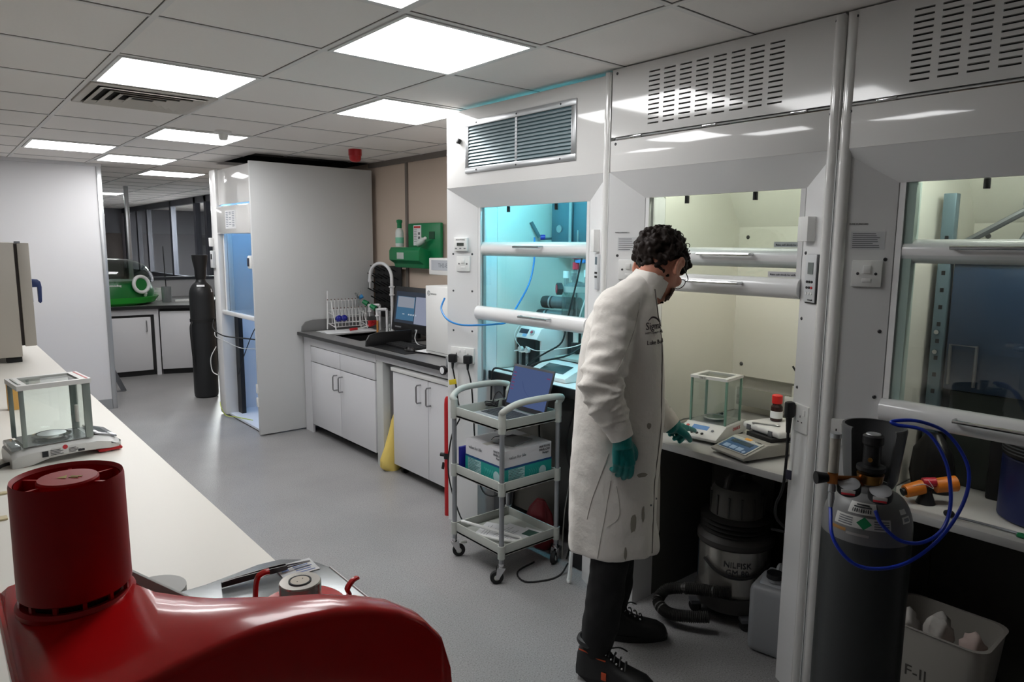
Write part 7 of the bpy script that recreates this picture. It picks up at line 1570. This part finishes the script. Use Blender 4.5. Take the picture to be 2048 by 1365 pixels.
def build_hand(g, wr, axis, palm, thumb_sign, curls, grow=0.0, spread=0.2):
    a = Vector(axis).normalized(); n = Vector(palm); n = (n - a * n.dot(a)).normalized(); s = a.cross(n) * thumb_sign
    offs = (0.0285, 0.0095, -0.0095, -0.027); ml = (0.088, 0.092, 0.087, 0.078); fl = ((0.043, 0.027, 0.021), (0.047, 0.030, 0.022), (0.043, 0.028, 0.021), (0.034, 0.021, 0.019))
    for k in range(4):
        base = wr + s * offs[k] * 0.55 + a * 0.005; kn = wr + s * offs[k] + a * ml[k]
        limb(g, [base, (base + kn) / 2 + n * 0.002, kn], [0.016 + grow, 0.0155 + grow, 0.0125 + grow], 12, 4)
        d = a.copy(); p = kn; pts = [p.copy()]; ang = 0
        for j in range(3):
            ang += curls[k][j]; d = (a * math.cos(ang) + n * math.sin(ang) + s * offs[k] * spread).normalized(); p = p + d * fl[k][j]; pts.append(p.copy())
        g.tube([kn - a * 0.01] + pts, lambda tt: (0.0105 + grow) * (1 - 0.28 * tt), 12, 4); g.sph(pts[-1], 0.0077 + grow, u=12, v=8)
        g.sph(kn, 0.0125 + grow, u=12, v=8)
    tb = wr + a * 0.022 + s * 0.024 + n * 0.006; d1 = (a * 0.75 + s * 0.55 + n * 0.35).normalized(); d2 = (a * 0.92 + s * 0.15 + n * 0.4).normalized(); d3 = (a * 0.9 - s * 0.05 + n * 0.45).normalized()
    t1 = tb + d1 * 0.044; t2 = t1 + d2 * 0.032; t3 = t2 + d3 * 0.024
    g.tube([tb, t1, t2, t3], lambda tt: (0.0155 + grow) * (1 - 0.42 * tt), 12, 5); g.sph(t3, 0.009 + grow, u=12, v=8)
    limb(g, [wr + a * 0.02 + n * 0.003, wr + a * 0.072 + n * 0.003], [0.019 + grow, 0.017 + grow], 12, 3)
relaxed = [(0.30, 0.50, 0.35), (0.38, 0.55, 0.4), (0.45, 0.6, 0.4), (0.5, 0.6, 0.4)]
point_c = [(0.05, 0.06, 0.05), (0.55, 1.25, 0.8), (0.65, 1.3, 0.8), (0.7, 1.3, 0.8)]
AX_R = (PF * 0.10 - UP); PA_R = (-PR * 0.95 - PF * 0.3)
ax_l = (T_L - W_L); PA_L = Vector((-0.35, 0.1, -1))
build_hand(g, W_R + UP * -0.005, AX_R, PA_R, 1, relaxed, -0.0015); build_hand(g, W_L, ax_l, PA_L, -1, point_c, -0.0015)
for A, d in ((AN_R, Vector((0.33, -0.94, 0)).normalized()), (AN_L, Vector((0.69, -0.73, 0)).normalized())):
    limb(g, [A, A + d * 0.06 - UP * 0.045, A + d * 0.16 - UP * 0.065], [0.04, 0.036, 0.026])
body = union_remesh('body', g, 0.0048, 4, 0.5, person.I)
bd = person.p('body', body, M_skin, world=False)
for s_ in (-1, 1):
    person.p('eye', G().sph(Hd(s_ * 0.033, 0.083, -0.001), 0.0115, u=14, v=10), mat('eye_white', (206, 202, 198), 0.3), bd)
    person.p('iris', G().sph(Hd(s_ * 0.033, 0.090, -0.002), 0.0056, u=10, v=8), mat('iris_dark', (50, 36, 28), 0.3), bd)
    person.p('eyebrow', G().tube([Hd(s_ * 0.016, 0.088, 0.024), Hd(s_ * 0.034, 0.087, 0.029), Hd(s_ * 0.052, 0.074, 0.023)], 0.004, 6), M_hair, bd)
person.p('lips', G().tube([Hd(-0.022, 0.089, -0.0705), Hd(0, 0.0985, -0.070), Hd(0.022, 0.089, -0.0705)], 0.0045, 8), mat('lip_tone', (160, 92, 84), 0.5), bd)
# hair: a lumpy mass of curls
rnd = random.Random(11); g = G()
g.sph(Hd(0, -0.02, 0.04), 1, (0.081, 0.099, 0.087), HM, 28, 18)
cnt = 0
while cnt < 620:
    u_, v_ = rnd.uniform(0, 2 * PI), rnd.uniform(-0.9, 1.0); q = Vector((math.cos(u_) * math.sqrt(1 - v_ * v_), math.sin(u_) * math.sqrt(1 - v_ * v_), v_))
    x, y, z = q.x * 0.081, -0.022 + q.y * 0.098, 0.031 + q.z * 0.089
    if y > 0.055 and z < 0.055: continue
    if y > 0.0 and z < 0.008: continue
    if abs(x) > 0.05 and -0.05 < y < 0.04 and z < 0.024: continue
    if z < -0.055: continue
    o = 1 + rnd.uniform(-0.02, 0.17) * (1 if z > -0.01 else 0.3)
    g.sph(Hd(x * o, -0.02 + (y + 0.02) * o, 0.035 + (z - 0.035) * o), rnd.uniform(0.007, 0.0125) * (1 if z > -0.02 else 0.8), u=7, v=5); cnt += 1
for k in range(30):                                    # forelock falling over the forehead
    g.sph(Hd(rnd.uniform(-0.06, 0.06), 0.074 + rnd.uniform(-0.012, 0.012), 0.066 + rnd.uniform(-0.014, 0.026)), rnd.uniform(0.010, 0.016), u=7, v=5)
hair = union_remesh('hair', g, 0.0036, 0, 0.4, person.I); hr_ = person.p('hair', hair, M_hair, world=False)
for k in range(60):                                    # loose curls
    u_ = rnd.uniform(0, 2 * PI); zz = rnd.uniform(0.2, 1.0); q = Vector((math.cos(u_) * math.sqrt(1 - zz * zz) * 0.086, -0.022 + math.sin(u_) * math.sqrt(1 - zz * zz) * 0.103, 0.031 + zz * 0.094))
    if q.y > 0.06 and q.z < 0.06: continue
    nrm = (q - Vector((0, -0.02, 0.035))).normalized(); tg = nrm.cross(Vector((rnd.uniform(-1, 1), rnd.uniform(-1, 1), rnd.uniform(-1, 1)))).normalized(); R2 = rnd.uniform(0.005, 0.009)
    pts = [Hd(*(q + nrm * (0.002 + R2 * (1 - math.cos(a))) + tg * R2 * math.sin(a) * 1.3)) for a in [0, 0.7, 1.4, 2.1, 2.8, 3.5, 4.2]]
    person.p('curl', G().tube(pts, 0.0014, 5, 3), M_hair, hr_)
g = G()
for k in range(150):
    a = rnd.uniform(-1.35, 1.35); zz = rnd.uniform(-0.118, -0.062); rr_ = 0.052 + 0.012 * (zz + 0.118) / 0.056
    x, y = math.sin(a) * rr_, 0.035 + math.cos(a) * 0.048 * (1 if zz > -0.1 else 0.75)
    if abs(x) < 0.024 and zz > -0.078: continue
    g.sph(Hd(x, y, zz), rnd.uniform(0.004, 0.0065), u=6, v=4)
person.p('beard', union_remesh('beard', g, 0.0035, 1, 0.3, person.I), mat('beard_brown', (58, 40, 34), 0.7), world=False)
# glasses
gl = None; M_gf = mat('dark_glasses_frame', (34, 32, 32), 0.3)
g = G()
for s_ in (-1, 1):
    ring = [Hd(s_ * 0.034 + 0.024 * math.cos(a), 0.106 - 0.005 * abs(math.cos(a)), -0.006 + 0.021 * math.sin(a)) for a in [2 * PI * k / 20 for k in range(20)]]
    g.tube(ring, 0.0016, 6, 2, closed=True)
    g.tube([Hd(s_ * 0.058, 0.100, 0.002), Hd(s_ * 0.074, 0.085, 0.006), Hd(s_ * 0.083, 0.02, 0.012), Hd(s_ * 0.084, -0.01, 0.010), Hd(s_ * 0.082, -0.03, -0.008)], 0.0018, 6)
g.tube([Hd(-0.011, 0.107, 0.0), Hd(0, 0.111, 0.003), Hd(0.011, 0.107, 0.0)], 0.0016, 6)
gl = person.p('glasses', g, M_gf)
for s_ in (-1, 1): person.p('lens', G().poly([Hd(s_ * 0.034 + 0.023 * math.cos(a), 0.1045, -0.006 + 0.020 * math.sin(a)) for a in [2 * PI * k / 20 for k in range(20)]]), M_glass, gl)
# lab coat
g = G(); rows = []
ctab = [(0.502, 0.0, 0.163, 0.170), (0.52, 0.0, 0.165, 0.172), (0.62, -0.002, 0.166, 0.174), (0.75, -0.004, 0.166, 0.176), (0.88, 0.004, 0.168, 0.178), (1.0, 0.012, 0.168, 0.176), (1.10, 0.016, 0.166, 0.172), (1.2, 0.016, 0.160, 0.176), (1.30, 0.016, 0.150, 0.184), (1.37, 0.018, 0.136, 0.188), (1.43, 0.028, 0.112, 0.176), (1.475, 0.048, 0.088, 0.142), (1.505, 0.075, 0.072, 0.10), (1.53, 0.098, 0.064, 0.078), (1.55, 0.112, 0.060, 0.070)]
N_ = 56
for (z, cf, hf_, hr2) in ctab:
    row = []
    for k in range(N_):
        a = 2 * PI * k / N_; e = 2.4; ca, sa = math.cos(a), math.sin(a)
        x = math.copysign(abs(ca) ** (2 / e), ca) * hf_; y = math.copysign(abs(sa) ** (2 / e), sa) * hr2
        low = max(0, (1.0 - z) / 0.5)
        fold = 1 + low * 0.035 * math.sin(a * 7 + 1.3) * (0.6 + 0.4 * math.sin(a * 3)) + 0.012 * noise.noise(Vector((ca * 2, sa * 2, z * 7)))
        if z > 1.25: pass
        row.append(W(cf + x * fold + (0.012 if (z < 0.6 and ca > 0.9) else 0), y * fold, z + (0.012 * max(0, sa) if z < 0.6 else 0) - 0.004 * (z < 0.6)))
    rows.append(row)
g.loft(rows)
def sleeve(g, S, E, Wr, rad, seed):
    P = catmull([S, S.lerp(E, 0.5), E, E.lerp(Wr, 0.5), Wr], 9); L_ = len(P) - 1; k = len(rad) - 1; rings = []; px_ = None
    for i, p in enumerate(P):
        d = (P[min(i + 1, L_)] - P[max(i - 1, 0)]).normalized()
        if px_ is None: x, y = g.frame_of(d)
        else: x = (px_ - d * px_.dot(d)).normalized(); y = d.cross(x)
        px_ = x; q = i / L_ * k; j = min(int(q), k - 1); q -= j; q = q * q * (3 - 2 * q); r = rad[j] * (1 - q) + rad[j + 1] * q
        w_ = 0.26 * math.exp(-((i / L_ - 0.5) / 0.17) ** 2) + 0.20 * math.exp(-((i / L_ - 0.85) / 0.14) ** 2) + 0.06
        rings.append([p + (x * math.cos(a) + y * math.sin(a)) * r * (1 + w_ * (noise.noise(Vector((i * 0.55 + math.cos(a) * 1.2, math.sin(a) * 1.6, seed))) + 0.35 * math.sin(i * 2.2 + 2.2 * math.sin(a)))) for a in [2 * PI * q2 / 20 for q2 in range(20)]])
    g.loft(rings)
CW_R = W_R + (E_R - W_R).normalized() * 0.035; CW_L = W_L + (E_L - W_L).normalized() * 0.03
sleeve(g, S_R + PR * -0.02, E_R, CW_R, [0.080, 0.078, 0.073, 0.062, 0.048], 1.7); sleeve(g, S_L, E_L, CW_L, [0.082, 0.078, 0.072, 0.062, 0.048], 4.1)
limb(g, [W(0.075, 0.03, 1.505), W(0.03, 0.10, 1.465), S_R + PR * -0.02], [0.055, 0.072, 0.082]); limb(g, [W(0.075, -0.03, 1.505), W(0.05, -0.10, 1.46), S_L], [0.055, 0.072, 0.08])
coat = union_remesh('lab_coat', g, 0.0062, 5, 0.5, person.I)
# creases pressed into the cloth
nrms = [Vector(v.normal) for v in coat.vertices]
for v, vn in zip(coat.vertices, nrms):
    c = Vector(v.co); wv = person.M @ c; rel = wv - PO; z = rel.z; r = rel.dot(PR); f = rel.dot(PF)
    n = 0.0045 * noise.noise(Vector((f * 9, r * 9, z * 5))) + 0.003 * noise.noise(Vector((f * 20 + z * 9, r * 20, z * 17)))
    if z < 1.0: n += 0.006 * math.sin(f * 38 + z * 4 + 2 * noise.noise(Vector((f * 4, r * 4, z * 2)))) * (1.0 - z)
    v.co = c + vn * n
co = person.p('lab_coat', coat, M_coat, world=False)
from mathutils.bvhtree import BVHTree
bvh = BVHTree.FromPolygons([person.M @ v.co for v in coat.vertices], [tuple(p.vertices) for p in coat.polygons])
def on_coat(f, z, off, dirv=None):
    d = dirv or -PR; o = W(f, 0, z) - d * 0.6; h = bvh.ray_cast(o, d)
    return (h[0] + h[1] * off) if h[0] else W(f, 0.15, z)
def stroke(name, pts, r, mt_, off=0.001, dirv=None):
    person.p(name, G().tube([on_coat(f, z, off, dirv) for f, z in pts], r, 6, 3), mt_, co)
M_seam2 = mat('seam_grey', (172, 166, 158), 0.9)
stroke('arm_seam', [(0.06, 1.46), (0.055, 1.42), (0.04, 1.36), (0.012, 1.29), (-0.012, 1.24), (-0.03, 1.20)], 0.0011, M_seam2)
stroke('side_seam', [(-0.02, 0.82), (-0.035, 0.70), (-0.05, 0.60), (-0.06, 0.52)], 0.0012, M_seam2)
stroke('pocket_slit', [(-0.03, 0.92), (-0.055, 0.84), (-0.085, 0.74), (-0.10, 0.66)], 0.0012, M_seam2)
stroke('pocket_hem', [(0.0, 0.80), (0.012, 0.74), (0.01, 0.68), (-0.03, 0.645)], 0.0010, M_seam2)
pl = []
for z in [1.50, 1.46, 1.40, 1.3, 1.2, 1.1, 1.0, 0.9, 0.8, 0.7, 0.6, 0.52]:
    d = (-PF * 0.82 - PR * 0.57).normalized(); o = W(0.075, 0.05, z) - d * 0.6; h = bvh.ray_cast(o, d)
    if h[0]: pl.append(h[0] + h[1] * 0.001)
person.p('placket_edge', G().tube(pl, 0.0022, 6, 3), mat('placket_shadow_grey', (124, 119, 112), 0.9), co)
for f, z in ((0.155, 0.72), (0.13, 0.715)):
    p = on_coat(f, z, 0.001); person.p('press_stud', G().sph(p, 0.004, u=8, v=6), M_steel_dk, co)
# worn stains on the skirt of the coat
M_stain = mat('grey_stain', (150, 144, 132), 0.9)
for f, z, a, b in ((0.065, 0.66, 0.010, 0.035), (0.10, 0.69, 0.006, 0.03), (0.04, 0.545, 0.006, 0.025), (0.11, 1.02, 0.008, 0.012), (0.09, 0.84, 0.02, 0.008)):
    cen = []; g = G(); ring = []
    for k in range(12):
        an = 2 * PI * k / 12; q = 1 + 0.35 * noise.noise(Vector((f * 50, k * 1.7, z * 20))); ring.append(g.bm.verts.new(on_coat(f + a * q * math.cos(an), z + b * q * math.sin(an), 0.0012)))
    cv = g.bm.verts.new(on_coat(f, z, 0.0014))
    for k in range(12): g.bm.faces.new((cv, ring[k], ring[(k + 1) % 12]))
    person.p('stain', g, M_stain, co)
# printed chest logo, wrapped on the cloth
M_print = mat('print_dark', (58, 48, 52), 0.8)
ld = (-PR * 0.92 - PF * 0.38).normalized(); lx = Vector((-ld.y, ld.x, 0)); 
if lx.dot(PF) < 0: lx = -lx
def chest(s, size, u0, z0):
    me = text_mesh(s, size, Matrix.Identity(4), 0.0003, 'LEFT')
    for v in me.vertices:
        o = W(0.055, 0.10, z0) + lx * (u0 + v.co.x) + UP * v.co.y - ld * 0.5; h = bvh.ray_cast(o, ld)
        v.co = (h[0] + h[1] * (0.0015 + v.co.z)) if h[0] else o + ld * 0.45
    return person.p('chest_print', me, M_print, co)
chest('Sigma-HSE', 0.036, 0.0, 1.375); chest('SAFETY, QUALITY, EXPERTISE', 0.0085, -0.002, 1.352); chest('Luke Buckner', 0.022, 0.006, 1.318)
for (pts, r) in (([(0.012, 0.022), (0.035, 0.034), (0.062, 0.026), (0.08, 0.012)], 0.0028), ([(0.095, -0.022), (0.115, -0.030), (0.135, -0.026), (0.15, -0.014)], 0.0028)):
    q = []
    for u, dz in pts:
        o = W(0.055, 0.10, 1.372 + dz) + lx * u - ld * 0.5; h = bvh.ray_cast(o, ld)
        if h[0]: q.append(h[0] + h[1] * 0.001)
    if len(q) > 1: person.p('logo_swoosh', G().tube(q, lambda tt, r=r: r * (0.25 + math.sin(PI * min(1, max(0, tt)))), 6, 4), M_print, co)
g = G(); fl = [(0.150, 0.98), (0.170, 0.98), (0.182, 0.75), (0.186, 0.56), (0.176, 0.488), (0.164, 0.53), (0.158, 0.75)]
g.loft([[W(f, q, z) for f, z in fl] for q in (-0.035, -0.029)]); person.p('front_flap', g, M_coat, co)
# collar and cuffs
g = G(); rr = []
for z, cf, hf_, hr2 in ((1.50, 0.080, 0.074, 0.096), (1.53, 0.104, 0.066, 0.080), (1.558, 0.122, 0.061, 0.072), (1.555, 0.122, 0.056, 0.067), (1.515, 0.095, 0.06, 0.075)):
    rr.append([W(cf + math.cos(a) * hf_, math.sin(a) * hr2, z + 0.012 * (-math.cos(a)) - 0.03 * max(0, math.cos(a))) for a in [2 * PI * k / 36 for k in range(36)]])
g.loft(rr, cap=False); person.p('collar', g, M_coat, co)
for E, Wr, a in ((E_R, CW_R, 0.030), (E_L, CW_L, 0.028)):
    d = (Wr - E).normalized(); g = G(); g.tube([Wr - d * 0.03, Wr, Wr + d * 0.015, Wr + d * 0.034], lambda tt: 0.050 - 0.008 * tt, 18, 3); person.p('cuff', g, M_coat, co)
# gloves
for (wr, ax, pa, sg, cu) in ((W_R + UP * -0.005, AX_R, PA_R, 1, relaxed), (W_L, ax_l, PA_L, -1, point_c)):
    g = G(); build_hand(g, wr, ax, pa, sg, cu, 0.0022); a = Vector(ax).normalized()
    g.tube([wr - a * 0.02, wr - a * 0.0, wr + a * 0.03], lambda tt: 0.034, 18, 4)
    gm = union_remesh('glove', g, 0.0030, 4, 0.5, person.I); person.p('glove', gm, M_glove, world=False)
# trousers
g = G()
limb(g, [W(0.0, 0, 1.02), W(0.0, 0, 0.92)], [0.10, 0.115])
for Hp, K, A, cr in ((HIP_R, KN_R, AN_R, 0), (HIP_L, KN_L, AN_L, 1)):
    limb(g, [Hp, Hp.lerp(K, 0.5), K, K.lerp(A, 0.5), A + UP * 0.045], [0.080, 0.078, 0.074, 0.071, 0.062], 18, 6)
tr = union_remesh('trousers', g, 0.008, 4, 0.5, person.I)
nrms = [Vector(v.normal) for v in tr.vertices]
for v, vn in zip(tr.vertices, nrms): v.co += vn * (0.006 * noise.noise(Vector(v.co) * 11) + 0.004 * noise.noise(Vector(v.co) * 27))
person.p('trousers', tr, M_trous, world=False)
# boots
def boot(A, d, label=None, trim=True):
    d = Vector(d).normalized(); s = Vector((d.y, -d.x, 0)); B = lambda f, q, z: Vector((A.x, A.y, 0)) + d * f + s * q + UP * z
    rows = []
    for f, hw, top, wl in ((-0.075, 0.028, 0.07, 0.9), (-0.068, 0.038, 0.125, 1), (-0.03, 0.044, 0.165, 1), (0.015, 0.046, 0.16, 1), (0.05, 0.047, 0.115, 1), (0.09, 0.049, 0.092, 1), (0.14, 0.052, 0.078, 1), (0.185, 0.049, 0.07, 1), (0.215, 0.036, 0.055, 1), (0.225, 0.02, 0.04, 1)):
        rows.append([B(f, -hw, 0.024), B(f, -hw * 1.03, 0.024 + (top - 0.024) * 0.4), B(f, -hw * 0.82, 0.024 + (top - 0.024) * 0.82), B(f, -hw * 0.4, top), B(f, hw * 0.4, top), B(f, hw * 0.82, 0.024 + (top - 0.024) * 0.82), B(f, hw * 1.03, 0.024 + (top - 0.024) * 0.4), B(f, hw, 0.024)])
    g = G(); g.loft(rows); b = person.p('boot', g, M_boot, ang=60)
    out = []
    for k in range(28):
        a = 2 * PI * k / 28; x = math.cos(a); f = 0.075 + x * 0.155; hw = 0.042 + 0.012 * math.sin((f + 0.08) / 0.31 * PI) - (0.008 if x < -0.7 else 0); out.append((f, math.sin(a) * hw * (1.0 if abs(x) < 0.98 else 0.9)))
    g = G(); g.loft([[B(f, q, 0.0) for f, q in out], [B(f, q, 0.026) for f, q in out]]); person.p('sole', g, M_rubber, b)
    person.p('ankle_collar', G().tube([B(-0.02 + 0.048 * math.cos(a), 0.046 * math.sin(a), 0.158) for a in [2 * PI * k / 16 for k in range(16)]], 0.013, 8, 2, closed=True), M_boot, b)
    if trim:
        person.p('tongue_label', G().obox(B(0.030, 0.004, 0.150), (0.008, 0.045, 0.026), Matrix((d, -s, UP)).transposed() @ Euler((0, -0.6, 0)).to_matrix(), 0.002), M_orange, b)
        person.p('side_stripe', G().tube([B(-0.055, 0.044, 0.13), B(-0.02, 0.046, 0.128), B(0.02, 0.044, 0.115), B(0.05, 0.035, 0.108)], 0.0025, 6), M_orange, b)
        person.p('side_mark', G().obox(B(0.05, 0.05, 0.055), (0.02, 0.004, 0.03), Matrix((d, -s, UP)).transposed(), 0.001), M_orange, b)
    for k in range(4):
        f = 0.045 + 0.022 * k
        for q in (-1, 1): person.p('eyelet', G().sph(B(f, q * 0.024, 0.128 - 0.012 * k), 0.005, u=10, v=6), M_chrome, b)
        person.p('lace', G().tube([B(f, -0.024, 0.13 - 0.012 * k), B(f + 0.006, 0, 0.138 - 0.012 * k), B(f + 0.012, 0.024, 0.122 - 0.012 * k)], 0.003, 6), M_black, b)
    person.p('lace_end', G().tube([B(0.05, -0.01, 0.138), B(0.075, -0.045, 0.13), B(0.10, -0.06, 0.115)], 0.003, 6), M_black, b)
boot(AN_R, (0.33, -0.94, 0)); boot(AN_L, (0.69, -0.73, 0), None, False)
SC.cycles.use_denoising = True
SC.cycles.max_bounces = 8; SC.cycles.transparent_max_bounces = 16
SC.cycles.caustics_reflective = False; SC.cycles.caustics_refractive = False
